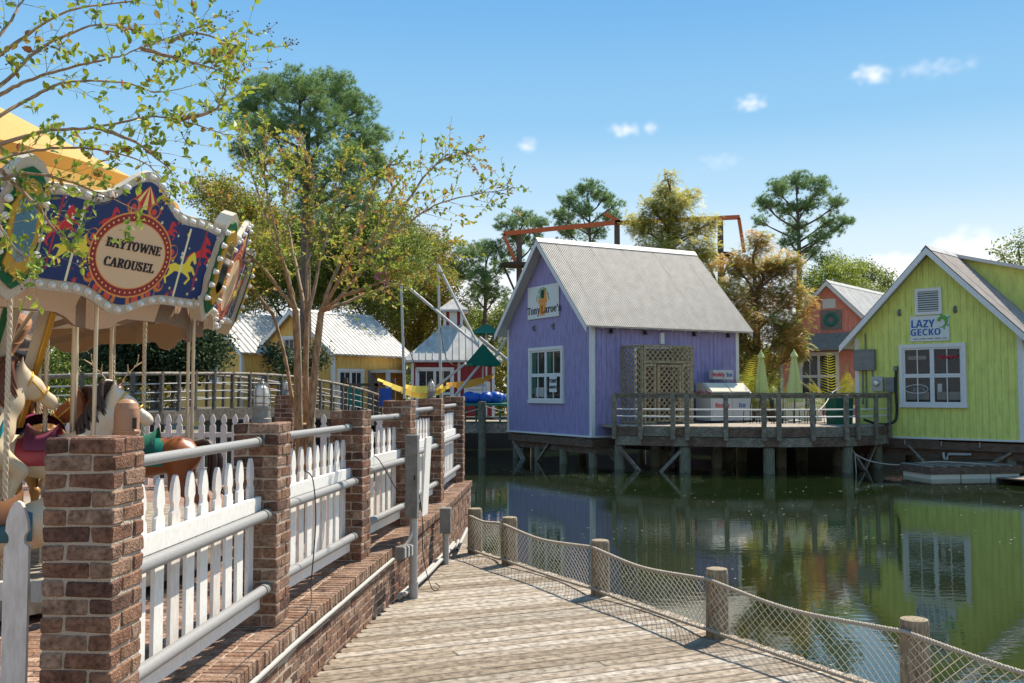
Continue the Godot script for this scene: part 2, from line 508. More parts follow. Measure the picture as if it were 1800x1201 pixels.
func build_ground() -> void:
	var flat := Transform3D(Basis(Vector3(1, 0, 0), Vector3(0, 0, -1), Vector3(0, 1, 0)), Vector3.ZERO)
	mk("earth", Color(0.36, 0.30, 0.21), 0.95, T.rough, Vector3.ONE * 0.35, 0.6, T.bump, Vector3.ZERO, true)
	stain(M.earth, T.blotch, Vector3.ONE * 0.07)
	var g := structure("ground")
	var mb := MB.new()
	mb.prism(PackedVector2Array([Vector2(-300, -3.5), Vector2(-2.0, -3.5), Vector2(-2.0, 4), Vector2(-1.95, 6.8), Vector2(-1.72, 9.2), Vector2(-1.47, 11.1), Vector2(-1.27, 13.3), Vector2(-1.12, 16.45), Vector2(-1.3, 18.6), Vector2(-13, 20.5), Vector2(-15, 30),
		Vector2(-13, 41.5), Vector2(-6, 43.5), Vector2(2, 46.5), Vector2(22, 46), Vector2(40, 40), Vector2(40, -3.5), Vector2(300, -3.5), Vector2(300, 600), Vector2(-300, 600)]), -4.0, LAND, flat)
	mb.prism(PackedVector2Array([Vector2(-300, -60), Vector2(300, -60), Vector2(300, -3.501), Vector2(-300, -3.501)]), -4.0, LAND, flat)
	pmb("terrain", mb, M.earth, g)
	mk("concrete", Color(0.52, 0.48, 0.42), 0.9, T.rough, Vector3.ONE * 0.4, 0.2, T.bump, Vector3.ZERO, true)
	var sp := structure("added_pavement")  # unseen pale pavement added behind the viewer to bounce sunlight forward
	mb = MB.new()
	mb.prism(PackedVector2Array([Vector2(-40, -12.2), Vector2(40, -12.2), Vector2(40, -3.6), Vector2(-40, -3.6)]), LAND + 0.004, LAND + 0.02, flat)
	pmb("paving", mb, M.concrete, sp)
	# brick paving of the carousel plaza
	var pz := structure("plaza_pavement")
	mb = MB.new()
	mb.prism(PackedVector2Array([Vector2(-16, 0.0), Vector2(-2.03, 0.0), Vector2(-2.03, 4), Vector2(-1.98, 6.8), Vector2(-1.75, 9.2), Vector2(-1.5, 11.1), Vector2(-1.3, 13.3), Vector2(-1.15, 16.4), Vector2(-1.4, 18.3), Vector2(-12.6, 20.2), Vector2(-16, 20)]), LAND + 0.004, LAND + 0.03, flat)
	pmb("paving_bed", mb, M.paver, pz)
	var k := 0
	for j in 26:
		for i in 12:
			if k >= 300: break
			var at := P(-2.14 - i * 0.205 - (0.1 if j % 2 else 0.0), 5.0 + j * 0.104, LAND + 0.038)
			part("paver", bbox(Vector3(0.196, 0.03, 0.095), 0.004, 0.001, k % 3), [M.paver, M.paver_b, M.brick4, M.brick0][rng.randi() % 4], pz, Transform3D(Basis.IDENTITY, at))
			k += 1
	# pond
	var wm := mk("pond_water", Color(0.010, 0.018, 0.006), 0.008)
	wm.metallic_specular = 0.7
	var nt := noise_tex(0.016, Color.BLACK, Color.WHITE, 31, 4, FastNoiseLite.TYPE_SIMPLEX_SMOOTH, 0.5, 1024)
	wm.heightmap_enabled = true
	wm.heightmap_texture = nt
	wm.heightmap_scale = 0.075
	wm.uv1_triplanar = true
	wm.uv1_world_triplanar = true
	wm.uv1_scale = Vector3(0.12, 0.1, 0.3)
	var w := structure("pond_water")
	mb = MB.new()
	mb.quad(Vector3(-16, WATER, 60), Vector3(42, WATER, 60), Vector3(42, WATER, -48), Vector3(-16, WATER, -48), Vector3.UP)
	pmb("water_surface", mb, wm, w)
	# floating leaf litter and pollen flecks
	var fl := MB.new()
	fl.prism(PackedVector2Array([Vector2(-0.5, 0), Vector2(-0.2, -0.28), Vector2(0.25, -0.24), Vector2(0.5, 0.05), Vector2(0.1, 0.3), Vector2(-0.3, 0.22)]), 0.0, 0.02, flat)
	var xs := []
	var cs := []
	var nz := FastNoiseLite.new(); nz.seed = 4; nz.frequency = 0.16
	while xs.size() < 800:
		var d := rng.randf_range(7.0, 33.0)
		var x := rng.randf_range(-1.0, 18.0)
		if nz.get_noise_2d(x, d * 1.7) < rng.randf_range(-0.1, 0.55): continue
		var s := rng.randf_range(0.012, 0.045) * (1.0 + d * 0.012)
		xs.append(Transform3D(Basis(Vector3.UP, rng.randf() * TAU).scaled(Vector3(s, 0.1, s * rng.randf_range(0.4, 0.9))), P(x, d, WATER + 0.003)))
		cs.append([Color(0.50, 0.49, 0.40), Color(0.42, 0.42, 0.30), Color(0.30, 0.25, 0.16)][rng.randi() % 3])
	var fm := mk("litter", Color(1, 1, 1), 0.9)
	fm.vertex_color_use_as_albedo = true
	var ft := multi("floating_leaf_litter", fl.mesh(), fm, xs, cs, self)
	ft.set_meta("label", "pale leaf flecks and pollen floating on the green pond")
	ft.set_meta("category", "leaf litter")

var edge := [Vector2(-1.76, 4.3), Vector2(-1.64, 6.8), Vector2(-1.41, 9.16), Vector2(-1.16, 11.06), Vector2(-0.967, 13.26), Vector2(-0.814, 16.1)]
var ptop := [-0.2, -0.215, -0.17, -0.09, -0.08, -0.066]
var pdir := []
const PW := 0.32

# water-side face line of the wall at arc length s: [point, direction, ledge height]
func wall_at(s: float) -> Array:
	for i in 5:
		var a: Vector2 = edge[i]
		var b: Vector2 = edge[i + 1]
		var l := (b - a).length()
		if s <= l or i == 4:
			var t := s / l
			return [a + (b - a) * t, (b - a) / l, lerpf(ptop[i], ptop[i + 1], clampf(t, 0, 1)) - 1.415]
		s -= l
	return []

func wall_length() -> float:
	var l := 0.0
	for i in 5: l += (edge[i + 1] - edge[i]).length()
	return l

func frame2(p: Vector2, t: Vector2, out: float, y: float) -> Transform3D:
	# local x along the wall (away from us), y up, z towards the water
	var x := Vector3(t.x, 0, -t.y)
	var z := Vector3(t.y, 0, t.x)
	return Transform3D(Basis(x, Vector3.UP, z), Vector3(p.x, y, -p.y) + z * out)

func brick_mat() -> Material:
	return M["brick%d" % [0, 0, 1, 1, 2, 3, 4, 4, 5][rng.randi() % 9]]

func build_wall() -> void:
	for i in 6:
		var a: Vector2 = edge[maxi(i - 1, 0)]
		var b: Vector2 = edge[mini(i + 1, 5)]
		pdir.append((b - a).normalized())
	var wl := thing("brick_wall", "long low curving brick wall with brick ledge along the boardwalk", "wall")
	var total := wall_length() + 0.34
	# mortar body
	var mb := MB.new()
	var s := -0.1
	while s < total - 0.01:
		var e := minf(s + 0.7, total)
		var wa := wall_at(s)
		var wb := wall_at(e)
		var fa := frame2(wa[0], wa[1], 0.0, wa[2])
		var fb := frame2(wb[0], wb[1], 0.0, wb[2])
		var q := []
		for f: Transform3D in [fa, fb]:
			q.append([f * Vector3(0, -0.093, 0.098), f * Vector3(0, -0.093, -0.42), f * Vector3(0, -1.35, -0.42), f * Vector3(0, -1.35, 0.098)])
		mb.quad(q[0][0], q[1][0], q[1][1], q[0][1], Vector3.UP)
		mb.quad(q[0][0], q[1][0], q[1][3], q[0][3], fa.basis.z)
		mb.quad(q[0][1], q[1][1], q[1][2], q[0][2], -fa.basis.z)
		if s < 0: mb.quad(q[0][0], q[0][1], q[0][2], q[0][3], -fa.basis.x)
		if e >= total - 0.01: mb.quad(q[1][0], q[1][1], q[1][2], q[1][3], fa.basis.x)
		# bed under the ledge bricks
		var r := []
		for f: Transform3D in [fa, fb]:
			r.append([f * Vector3(0, -0.006, 0.118), f * Vector3(0, -0.006, -0.395), f * Vector3(0, -0.0925, -0.395), f * Vector3(0, -0.0925, 0.118)])
		mb.quad(r[0][0], r[1][0], r[1][1], r[0][1], Vector3.UP)
		mb.quad(r[0][0], r[1][0], r[1][3], r[0][3], fa.basis.z)
		mb.quad(r[0][2], r[1][2], r[1][3], r[0][3], Vector3.DOWN)
		s = e
	pmb("mortar", mb, M.mortar, wl)
	# ledge: bricks laid on edge across the wall
	var ledge := node("ledge", wl)
	s = -0.05
	while s < total - 0.05:
		var w := wall_at(s)
		for row in 2:
			var f := frame2(w[0], w[1], (0.012 if row == 0 else -0.225) + rng.randf_range(-0.004, 0.004), w[2] - 0.045 + rng.randf_range(-0.003, 0.003))
			part("brick", bbox(Vector3(0.066, 0.092, 0.228), 0.006, 0.002, rng.randi() % 4), M["brick%d" % [0, 2, 2, 4, 5, 5][rng.randi() % 6]], ledge, f)
		s += 0.0775
	# stretcher courses of the water-side face; the nearest 300 as single bricks, the rest joined
	var rest := {}
	var made := 0
	s = -0.08
	var col := 0
	while s < total - 0.1:
		for row in 8:
			var ss := s + (0.105 if row % 2 else 0.0)
			if ss > total - 0.1: continue
			var w := wall_at(ss)
			var y: float = w[2] - 0.14 - row * 0.0765
			if y < DECK - 0.05 and ss < 9.0: continue
			var f := frame2(w[0], w[1], 0.054 + rng.randf_range(-0.003, 0.003), y)
			var me := bbox(Vector3(0.2, 0.066, 0.1), 0.006, 0.002, rng.randi() % 4)
			if made < 300:
				part("brick", me, brick_mat(), wl, f)
				made += 1
			else:
				var mt := brick_mat()
				if not rest.has(mt): rest[mt] = MB.new()
				rest[mt].box(f.origin, Vector3(0.2, 0.066, 0.1), f.basis)
		s += 0.21
		col += 1
	for mt in rest:
		var o := pmb("far_bricks", rest[mt], mt, wl)
		o.set_meta("kind", "stuff")
	# pillars
	var names := ["nearest brick pillar, its shaded face to us, beside the picket gate", "second brick pillar along the wall, topped by a caged lantern", "third brick pillar along the wall, between two picket panels",
		"fourth brick pillar along the wall, behind the tall grey electrical box", "fifth brick pillar along the wall, with a pale lantern on top", "last and farthest brick pillar of the boardwalk wall"]
	for i in 6:
		pillar(edge[i], pdir[i], ptop[i], 18 if i > 0 else 19, names[i])
	pillar(Vector2(-3.9, 17.2), Vector2(0, 1), -0.05, 21, "distant brick pillar behind the crape myrtle trunks, on the far picket fence")
	lantern(Vector3(-1.64 - 0.16, ptop[1], -6.96), 1.0, "caged glass lantern on the second brick pillar")
	lantern(Vector3(-0.967 - 0.15, ptop[4], -13.42), 0.85, "small caged lantern on the fifth brick pillar")
	lantern(Vector3(-4.06, -0.05, -17.36), 0.9, "small caged lantern on the distant pillar behind the tree")

func pillar(e: Vector2, t: Vector2, top: float, courses: int, label: String) -> void:
	var c := e + t * PW * 0.5 - Vector2(t.y, -t.x) * PW * 0.5
	var f := frame2(c, t, 0.0, top)
	var o := thing("brick_pillar", label, "pillar", f, "brick pillars of the wall")
	var h := courses * 0.0785
	var mb := MB.new()
	mb.box(Vector3(0, -h * 0.5 - 0.002, 0), Vector3(PW - 0.016, h - 0.008, PW - 0.016))
	pmb("mortar", mb, M.mortar, o)
	for k in courses:
		var y := -0.036 - k * 0.0785
		for q in 4:
			var r := Basis(Vector3.UP, q * PI / 2)
			var flip := -1.0 if k % 2 else 1.0
			# pinwheel bond: one stretcher per side, the header of the next brick closes the corner
			var p := r * Vector3(flip * (PW * 0.5 - 0.105), 0, PW * 0.5 - 0.05)
			var me := bbox(Vector3(0.211, 0.069, 0.1), 0.007, 0.0045, rng.randi() % 9)
			part("brick", me, brick_mat(), o, Transform3D(r.rotated(Vector3.UP, rng.randf_range(-0.012, 0.012)), p + Vector3(0, y + rng.randf_range(-0.002, 0.002), 0) + r * Vector3(0, 0, rng.randf_range(-0.002, 0.003))))
	
func lantern(at: Vector3, sc: float, label: String) -> void:
	var o := thing("caged_lantern", label, "lantern", Transform3D(Basis.IDENTITY.scaled(Vector3.ONE * sc), at), "caged lanterns on the pillars")
	var mb := MB.new()
	mb.lathe([Vector2(0, 0), Vector2(0.072, 0), Vector2(0.072, 0.03), Vector2(0.064, 0.035), Vector2(0.062, 0.09), Vector2(0.066, 0.1), Vector2(0.066, 0.115), Vector2(0, 0.116)], 16)
	pmb("base", mb, M.grey_metal, o)
	mb = MB.new()
	mb.lathe([Vector2(0.05, 0.116), Vector2(0.054, 0.13), Vector2(0.054, 0.21), Vector2(0.045, 0.25), Vector2(0.02, 0.272), Vector2(0, 0.276)], 16)
	mk("lantern_glass", Color(0.70, 0.68, 0.62), 0.15, T.fine, Vector3.ONE * 3.0)
	pmb("glass", mb, M.lantern_glass, o)
	mb = MB.new()
	for k in 6:
		var a := TAU * k / 6.0
		var d := Vector3(cos(a), 0, sin(a))
		mb.tube([d * 0.062 + Vector3(0, 0.11, 0), d * 0.062 + Vector3(0, 0.22, 0), d * 0.05 + Vector3(0, 0.265, 0), d * 0.02 + Vector3(0, 0.29, 0)], [0.004], 5)
	for y: float in [0.14, 0.19]:
		var ring := []
		for k in 13: ring.append(Vector3(cos(TAU * k / 12.0) * 0.063, y, sin(TAU * k / 12.0) * 0.063))
		mb.tube(ring, [0.0035], 4, false)
	mb.lathe([Vector2(0.024, 0.284), Vector2(0.012, 0.296), Vector2(0.006, 0.315), Vector2(0, 0.317)], 8)
	pmb("cage", mb, M.grey_metal, o)

func picket_poly(w: float, h: float) -> PackedVector2Array:
	var a := w * 0.5
	var right := [Vector2(a, 0), Vector2(a, h - 0.215), Vector2(a * 0.98, h - 0.205), Vector2(a * 0.66, h - 0.19), Vector2(a * 0.6, h - 0.172), Vector2(a * 0.66, h - 0.155), Vector2(a * 0.92, h - 0.135), Vector2(a * 0.86, h - 0.09), Vector2(a * 0.6, h - 0.04), Vector2(a * 0.28, h - 0.008)]
	var out := PackedVector2Array(right)
	out.append(Vector2(0, h))
	for i in range(right.size() - 1, -1, -1): out.append(Vector2(-right[i].x, right[i].y))
	return out

func picket_mesh(w: float, h: float) -> ArrayMesh:
	var mb := MB.new()
	mb.prism(picket_poly(w, h), -0.011, 0.011)
	return mb.mesh()

func build_panels() -> void:
	var pk := picket_mesh(0.118, 1.06)
	var names := ["nearest white picket panel with grey pipe rails", "white picket panel between the second and third brick pillars", "white picket panel between the third and fourth brick pillars", "white picket panel behind the electrical box", "farthest white picket panel, before the last brick pillar"]
	for i in 5:
		var a: Vector2 = edge[i] + pdir[i] * PW - Vector2(pdir[i].y, -pdir[i].x) * 0.16
		var b: Vector2 = edge[i + 1] - Vector2(pdir[i + 1].y, -pdir[i + 1].x) * 0.16
		var l := (b - a).length()
		var t := (b - a) / l
		var f := frame2(a, t, 0.0, lerpf(ptop[i], ptop[i + 1], 0.5))
		var o := thing("white_picket_fence", names[i], "fence", f, "white picket panels in the brick wall")
		var n := int(round((l - 0.1) / 0.2))
		for k in n:
			part("picket", pk, M.white_old if k % 3 == 0 else M.white, o, Transform3D(Basis(Vector3.FORWARD, rng.randf_range(-0.008, 0.008)), Vector3(l * (k + 0.5) / n, -1.31 + rng.randf_range(-0.008, 0.008), 0)))
		for q: Array in [[-0.565, "rail"], [-1.245, "rail"]]:
			part(q[1], bbox(Vector3(l - 0.02, 0.1, 0.036), 0.004), M.white, o, Transform3D(Basis.IDENTITY, Vector3(l * 0.5, q[0], 0.032)))
		for q: Array in [[-0.135, 0.03, 0.03], [-0.64, 0.036, 0.09], [-1.15, 0.036, 0.09]]:
			var mb := MB.new()
			mb.tube([Vector3(-0.06, q[0], q[2]), Vector3(l + 0.06, q[0], q[2])], [q[1]], 16)
			pmb("pipe_rail", mb, M.pipe, o)
			mb = MB.new()
			mb.tube([Vector3(l - 0.10, q[0], q[2]), Vector3(l - 0.002, q[0], q[2])], [q[1] + 0.006], 16)
			pmb("pipe_sleeve", mb, M.grey_metal, o)
	# gate left of the nearest pillar
	var g := thing("picket_gate", "white picket gate hinged on the left of the nearest brick pillar", "gate", Transform3D(Basis.IDENTITY, P(-2.10, 4.42, -1.68)))
	var gp := picket_mesh(0.112, 1.19)
	for k in 7: part("picket", gp, M.white_old, g, Transform3D(Basis.IDENTITY, Vector3(-0.14 - k * 0.19, 0, 0)))
	for y: float in [0.24, 0.78]:
		part("rail", bbox(Vector3(1.36, 0.085, 0.035), 0.004), M.white_old, g, Transform3D(Basis.IDENTITY, Vector3(-0.7, y, -0.032)))
		var hb := MB.new()
		hb.box(Vector3(-0.045, y, 0.0), Vector3(0.05, 0.09, 0.008))
		hb.box(Vector3(0.005, y, 0.0), Vector3(0.03, 0.09, 0.006))
		hb.tube([Vector3(-0.016, y - 0.05, 0.002), Vector3(-0.016, y + 0.05, 0.002)], [0.007], 8)
		pmb("hinge", hb, M.conduit, g)
	part("hinge_post", bbox(Vector3(0.03, 1.15, 0.08), 0.004), M.white_old, g, Transform3D(Basis.IDENTITY, Vector3(0.022, 0.58, -0.03)))
	# inner fence across the far side of the plaza
	var fo := thing("picket_fence", "long tan-white picket fence across the far side of the carousel plaza", "fence", Transform3D(Basis.IDENTITY, P(-1.9, 17.5, LAND + 0.03)))
	var fp := picket_mesh(0.11, 1.27)
	for k in 48:
		var x := -0.1 - k * 0.2
		if absf(x + 2.15) < 0.24: continue
		part("picket", fp, M.white_old, fo, Transform3D(Basis.IDENTITY, Vector3(x, 0.03, 0)))
	for y: float in [0.3, 0.93]:
		part("rail", bbox(Vector3(9.7, 0.09, 0.036), 0.004), M.white_old, fo, Transform3D(Basis.IDENTITY, Vector3(-4.85, y, -0.032)))

func build_boardwalk() -> void:
	var bw := structure("boardwalk")
	var u := Vector2(0.922, 0.388).normalized()
	var w := Vector2(-u.y, u.x)
	var left := [Vector2(-1.75, -2.0), Vector2(-1.62, 4.3), Vector2(-1.50, 6.8), Vector2(-1.27, 9.16), Vector2(-1.02, 11.06), Vector2(-0.83, 13.26), Vector2(-0.66, 16.1)]
	var right := [Vector2(8.5, -4.0), Vector2(3.98, 4.75), Vector2(2.91, 6.76), Vector2(1.97, 8.60), Vector2(1.10, 10.36), Vector2(0.14, 12.16), Vector2(-0.32, 12.98), Vector2(-0.70, 13.8)]
	var hit := func(o: Vector2, line: Array) -> float:
		var best := INF
		for i in line.size() - 1:
			var q = Geometry2D.segment_intersects_segment(o - u * 60.0, o + u * 60.0, line[i], line[i + 1])
			if q != null: best = (q - o).dot(u)
		return best
	var k := 0
	var s := 0.4
	while s < 14.2:
		var o := w * s
		var a: float = hit.call(o, left)
		var b: float = hit.call(o, right)
		s += 0.146
		k += 1
		if a == INF or b == INF or b - a < 0.15: continue
		b += rng.randf_range(-0.03, 0.02)
		a -= 0.05
		# long boards are laid in two lengths with a butt joint
		var cuts := [a, b]
		if b - a > 3.2 and k % 5 == 0:
			cuts = [a, a + 2.44 if k % 2 else b - 2.44, b]
		for j in cuts.size() - 1:
			var l: float = cuts[j + 1] - cuts[j] - 0.005
			var c: Vector2 = o + u * ((cuts[j] + cuts[j + 1]) * 0.5)
			var me := bbox(Vector3(snappedf(l, 0.001), 0.036, 0.1305 + 0.003 * (k % 3)), 0.006, 0.0015, k)
			part("deck_board", me, M["deck%d" % (rng.randi() % 7)], bw, Transform3D(Basis(Vector3(u.x, 0, -u.y), Vector3.UP, Vector3(u.y, 0, u.x)).rotated(Vector3(u.x, 0, -u.y), rng.randf_range(-0.012, 0.012)), P(c.x, c.y, DECK - 0.018 + rng.randf_range(-0.002, 0.002))))
	# joists and fascia
	var mb := MB.new()
	for i in right.size() - 1:
		var p: Vector2 = right[i]
		var q: Vector2 = right[i + 1]
		var inn := Vector2(-(q - p).y, (q - p).x).normalized() * -0.13
		if inn.x > 0: inn = -inn
		mb.bar(P(p.x + inn.x, p.y + inn.y, DECK - 0.15), P(q.x + inn.x, q.y + inn.y, DECK - 0.15), 0.05, 0.22)
	for i in 6:
		mb.bar(P(-1.2 + i * 0.9, -1, DECK - 0.13), P(-1.2 + i * 0.9, [14.0, 12.2, 10.4, 8.7, 7.0, 5.2][i] - 0.2, DECK - 0.13), 0.05, 0.18)
	pmb("joists", mb, M.old_wood, bw)
	# rope fence
	var posts := [Vector2(3.72, 4.9), Vector2(2.75, 6.7), Vector2(1.79, 8.54), Vector2(0.93, 10.3), Vector2(-0.03, 12.1), Vector2(-0.49, 12.92)]
	var plab := ["", "nearest rope fence post, at the right edge of the boardwalk", "second rope fence post from the front, water behind it", "third rope fence post from the front, mid boardwalk", "fourth rope fence post, second from the wall", "farthest rope fence post, beside the brick wall"]
	plab[0] = "rope fence post at the near right, where the net leaves the picture"
	for i in 6:
		var o := thing("rope_fence_post", plab[i], "post", Transform3D(Basis(Vector3.UP, i * 1.3) , P(posts[i].x, posts[i].y, 0)), "round wooden posts of the rope fence")
		mb = MB.new()
		var prof := [Vector2(0.101, -3.2), Vector2(0.1, DECK), Vector2(0.097, DECK + 0.3), Vector2(0.096, DECK + 0.545), Vector2(0.09, DECK + 0.565 + 0.01 * (i % 3))]
		mb.lathe(prof, 22)
		pmb("shaft", mb, M.post_wood, o)
		mb = MB.new()
		mb.lathe([Vector2(0.09, DECK + 0.5652 + 0.01 * (i % 3)), Vector2(0.06, DECK + 0.572 + 0.01 * (i % 3)), Vector2(0, DECK + 0.572 + 0.01 * (i % 3))], 22)
		mk("end_grain", Color(0.40, 0.33, 0.23), 0.95, T.rough, Vector3.ONE * 3.0, 0.6, T.bump, Vector3.ZERO, true)
		pmb("end_grain", mb, M.end_grain, o)
	# dark bulkhead added along the far shore, keeping the water under the deck dark
	var bh := thing("added_bulkhead", "dark bulkhead added along the far bank to keep the space under the deck dark", "bulkhead")
	var shore := [Vector2(-13, 41.3), Vector2(-6, 43.3), Vector2(2, 46.3), Vector2(8.2, 44.2), Vector2(16.4, 44.4), Vector2(22, 45.8), Vector2(39.8, 39.8)]
	for i in 6:
		var p: Vector2 = shore[i]
		var q: Vector2 = shore[i + 1]
		mb = MB.new()
		mb.bar(P(p.x, p.y, -2.62), P(q.x, q.y, -2.62), 0.12, 2.9)
		pmb("plank_wall", mb, M.dark_brown, bh)
		mb = MB.new()
		mb.bar(P(p.x, p.y, -1.14), P(q.x, q.y, -1.14), 0.3, 0.07)
		pmb("cap_board", mb, M.weathered, bh)
	var net := thing("rope_net", "tan rope net with thick top and bottom ropes strung between the posts", "rope net")
	var inland := Vector2(-0.896, -0.443) * 0.112
	for i in 5:
		var a: Vector2 = posts[i] + inland
		var b: Vector2 = posts[i + 1] + inland
		var l := (b - a).length()
		var sag := 0.055 * l / 2.0
		var top := func(t: float) -> Vector3:
			var p := a.lerp(b, t)
			return P(p.x, p.y, DECK + 0.505 - sag * 4.0 * t * (1.0 - t) + 0.006 * sin(t * 9.0))
		var bot := func(t: float) -> Vector3:
			var p := a.lerp(b, t) - inland * (0.9 * sin(PI * t))
			return P(p.x, p.y, DECK + 0.075 - 0.05 * 4.0 * t * (1.0 - t))
		for fn: Callable in [top, bot]:
			var seg := int(l / 0.017)
			mb = MB.new()
			for st in 3:
				var line := []
				for j in seg + 1:
					var t := float(j) / seg
					var p: Vector3 = fn.call(t)
					var ang := t * l / 0.075 * TAU + st * TAU / 3.0
					var x := Vector3(b.x - a.x, 0, a.y - b.y).normalized()
					line.append(p + (Vector3.UP * cos(ang) + x.cross(Vector3.UP) * sin(ang)) * 0.0085)
				mb.tube(line, [0.0095], 5)
			pmb("top_rope" if fn == top else "bottom_rope", mb, M.rope, net)
		mb = MB.new()
		var n := int(l / 0.078)
		var bul := func(t: float, v: float) -> Vector3:
			var p: Vector3 = bot.call(t)
			var q: Vector3 = top.call(t)
			return p.lerp(q, v) + Vector3(0.02 * sin(PI * v) * sin(t * 7.0), 0, 0.015 * sin(PI * v))
		var rise := 0.42 / l * 1.15
		for dirn: float in [1.0, -1.0]:
			for j in range(-int(rise * n) - 1, n + int(rise * n) + 2):
				var t0 := float(j) / n
				var line := []
				for m in 9:
					var v := m / 8.0
					var t: float = t0 + dirn * (v - (0.0 if dirn > 0 else 0.0)) * rise
					if t < 0.0 or t > 1.0:
						continue
					line.append(bul.call(t, v))
				if line.size() > 1: mb.tube(line, [0.0027], 3, false)
		var o := pmb("net_panel", mb, M.net, net)
		o.set_meta("kind", "stuff")

func build_electrics() -> void:
	# tall slim cabinet on a conduit pole before the fourth pillar
	var f := frame2(Vector2(-1.20, 10.15), pdir[3], 0.16, 0.0)
	var o := thing("electrical_cabinet", "tall slim grey electrical cabinet on a pipe by the brick wall", "electrical box", f)
	part("cabinet", bbox(Vector3(0.11, 0.86, 0.13), 0.006), M.grey_metal, o, Transform3D(Basis.IDENTITY, Vector3(0, -0.87, 0)))
	part("door", bbox(Vector3(0.008, 0.8, 0.105), 0.002), M.grey_metal, o, Transform3D(Basis.IDENTITY, Vector3(-0.0595, -0.87, 0)))
	part("latch", bbox(Vector3(0.012, 0.05, 0.016), 0.002), M.black, o, Transform3D(Basis.IDENTITY, Vector3(-0.068, -0.88, 0.04)))
	var mb := MB.new()
	mb.tube([Vector3(0, -1.3, 0.02), Vector3(0, DECK + 0.001, 0.02)], [0.042], 14)
	mb.tube([Vector3(0, -1.95, 0.02), Vector3(0, DECK + 0.001, 0.02)], [0.05], 14)
	pmb("pole", mb, M.conduit, o)
	solo("leaning_board", "white board leaning beside the tall electrical cabinet", "board", _boxmb(frame2(Vector2(-1.03, 10.55), pdir[3], 0.10, -0.9), Vector3(0.30, 0.84, 0.022), 0.05), M.white)
	f = frame2(Vector2(-1.0, 12.1), pdir[4], 0.18, 0.0)
	o = thing("junction_box", "small grey junction box on a short pipe near the far posts", "electrical box", f)
	part("cabinet", bbox(Vector3(0.15, 0.31, 0.13), 0.006), M.grey_metal, o, Transform3D(Basis.IDENTITY, Vector3(0, -1.58, 0)))
	mb = MB.new()
	mb.tube([Vector3(0, -1.73, 0), Vector3(0, DECK + 0.001, 0)], [0.04], 12)
	pmb("pole", mb, M.conduit, o)
	for k in 3:
		var fx := frame2(Vector2(-1.25 + k * 0.02, 9.55 + k * 0.13), pdir[3], 0.16, -1.56 - 0.01 * k)
		o = thing("switch_box", ["nearest of three small grey switch boxes on the brick wall", "middle one of three small grey switch boxes on the wall", "farthest of three small grey switch boxes on the wall"][k], "switch box", fx, "three switch boxes on the wall")
		part("box", bbox(Vector3(0.075, 0.12, 0.09), 0.006), M.grey_metal, o)
		part("cover", bbox(Vector3(0.06, 0.1, 0.01), 0.003), M.conduit, o, Transform3D(Basis.IDENTITY, Vector3(0, 0, 0.05)))
	# conduit along the ledge, bent down from the cabinet
	var line := []
	for k in 26:
		var s := 0.2 + k * 0.218
		var w := wall_at(s)
		var g := frame2(w[0], w[1], 0.127, w[2] - 0.115)
		line.append(g.origin)
	var top := frame2(Vector2(-1.20, 10.15), pdir[3], 0.17, -1.30).origin
	line.append(top + Vector3(-0.02, -0.21, 0.13)); line.append(top + Vector3(0, -0.12, 0.02)); line.append(top)
	mb = MB.new()
	mb.tube(line, [0.018], 10)
	solo("upper_conduit", "pale conduit pipe running under the brick ledge to the cabinet", "pipe", mb, M.conduit)
	for k in 2:
		line = []
		for j in 12:
			var w := wall_at(5.7 + j * 0.32)
			line.append(frame2(w[0], w[1], 0.15 + k * 0.06, DECK + 0.045 + k * 0.03).origin)
		if k == 1:
			for j in 4:
				line.append(frame2(Vector2(-0.93 + j * 0.03, 12.6 + j * 0.3), pdir[4], 0.22, DECK + 0.09 + j * 0.05).origin)
		mb = MB.new()
		mb.tube(line, [0.03 - k * 0.006], 10)
		solo("base_conduit", ["fat pale pipe lying at the foot of the wall on the boards", "thinner pale pipe rising beside the pipe at the wall foot"][k], "pipe", mb, M.conduit, "pipes at the wall foot")
	# loose black wires draped over the panels
	var wires := [[Vector3(-1.585, -0.60, -7.45), Vector3(-1.545, -0.68, -7.55), Vector3(-1.53, -1.0, -7.6), Vector3(-1.54, -1.45, -7.5), Vector3(-1.5, -1.60, -7.2), Vector3(-1.6, -1.62, -6.3), Vector3(-1.63, -1.62, -5.6)],
		[Vector3(-1.37, -0.62, -9.62), Vector3(-1.33, -0.68, -9.75), Vector3(-1.26, -0.85, -9.95), Vector3(-1.17, -1.02, -10.05), Vector3(-1.06, -1.0, -10.1)],
		[Vector3(-1.24, -0.25, -10.2), Vector3(-1.12, -0.42, -10.3), Vector3(-1.04, -0.8, -10.3), Vector3(-0.96, -1.3, -10.4), Vector3(-0.95, -1.75, -10.45), Vector3(-0.85, -2.08, -10.4), Vector3(-0.78, -2.09, -10.55), Vector3(-0.84, -2.08, -10.7)]]
	var wn := ["black wire drooping over the picket panel behind the second pillar", "thin black wire from the third pillar to the cabinet", "thin wire hanging beside the cabinet down to the boards"]
	for k in 3:
		mb = MB.new()
		mb.tube(smooth(wires[k], 6), [0.005], 5)
		solo("wire", wn[k], "wire", mb, M.black, "loose wires on the wall")

func _boxmb(f: Transform3D, size: Vector3, lean: float) -> MB:
	var mb := MB.new()
	mb.box(f.origin, size, f.basis.rotated(f.basis.x, lean))
	return mb

func smooth(p: Array, sub: int) -> Array:
	var out := []
	for i in p.size() - 1:
		var a: Vector3 = p[maxi(i - 1, 0)]
		var b: Vector3 = p[i]
		var c: Vector3 = p[i + 1]
		var d: Vector3 = p[mini(i + 2, p.size() - 1)]
		for k in sub: out.append(b.cubic_interpolate(c, a, d, float(k) / sub))
	out.append(p[p.size() - 1])
	return out

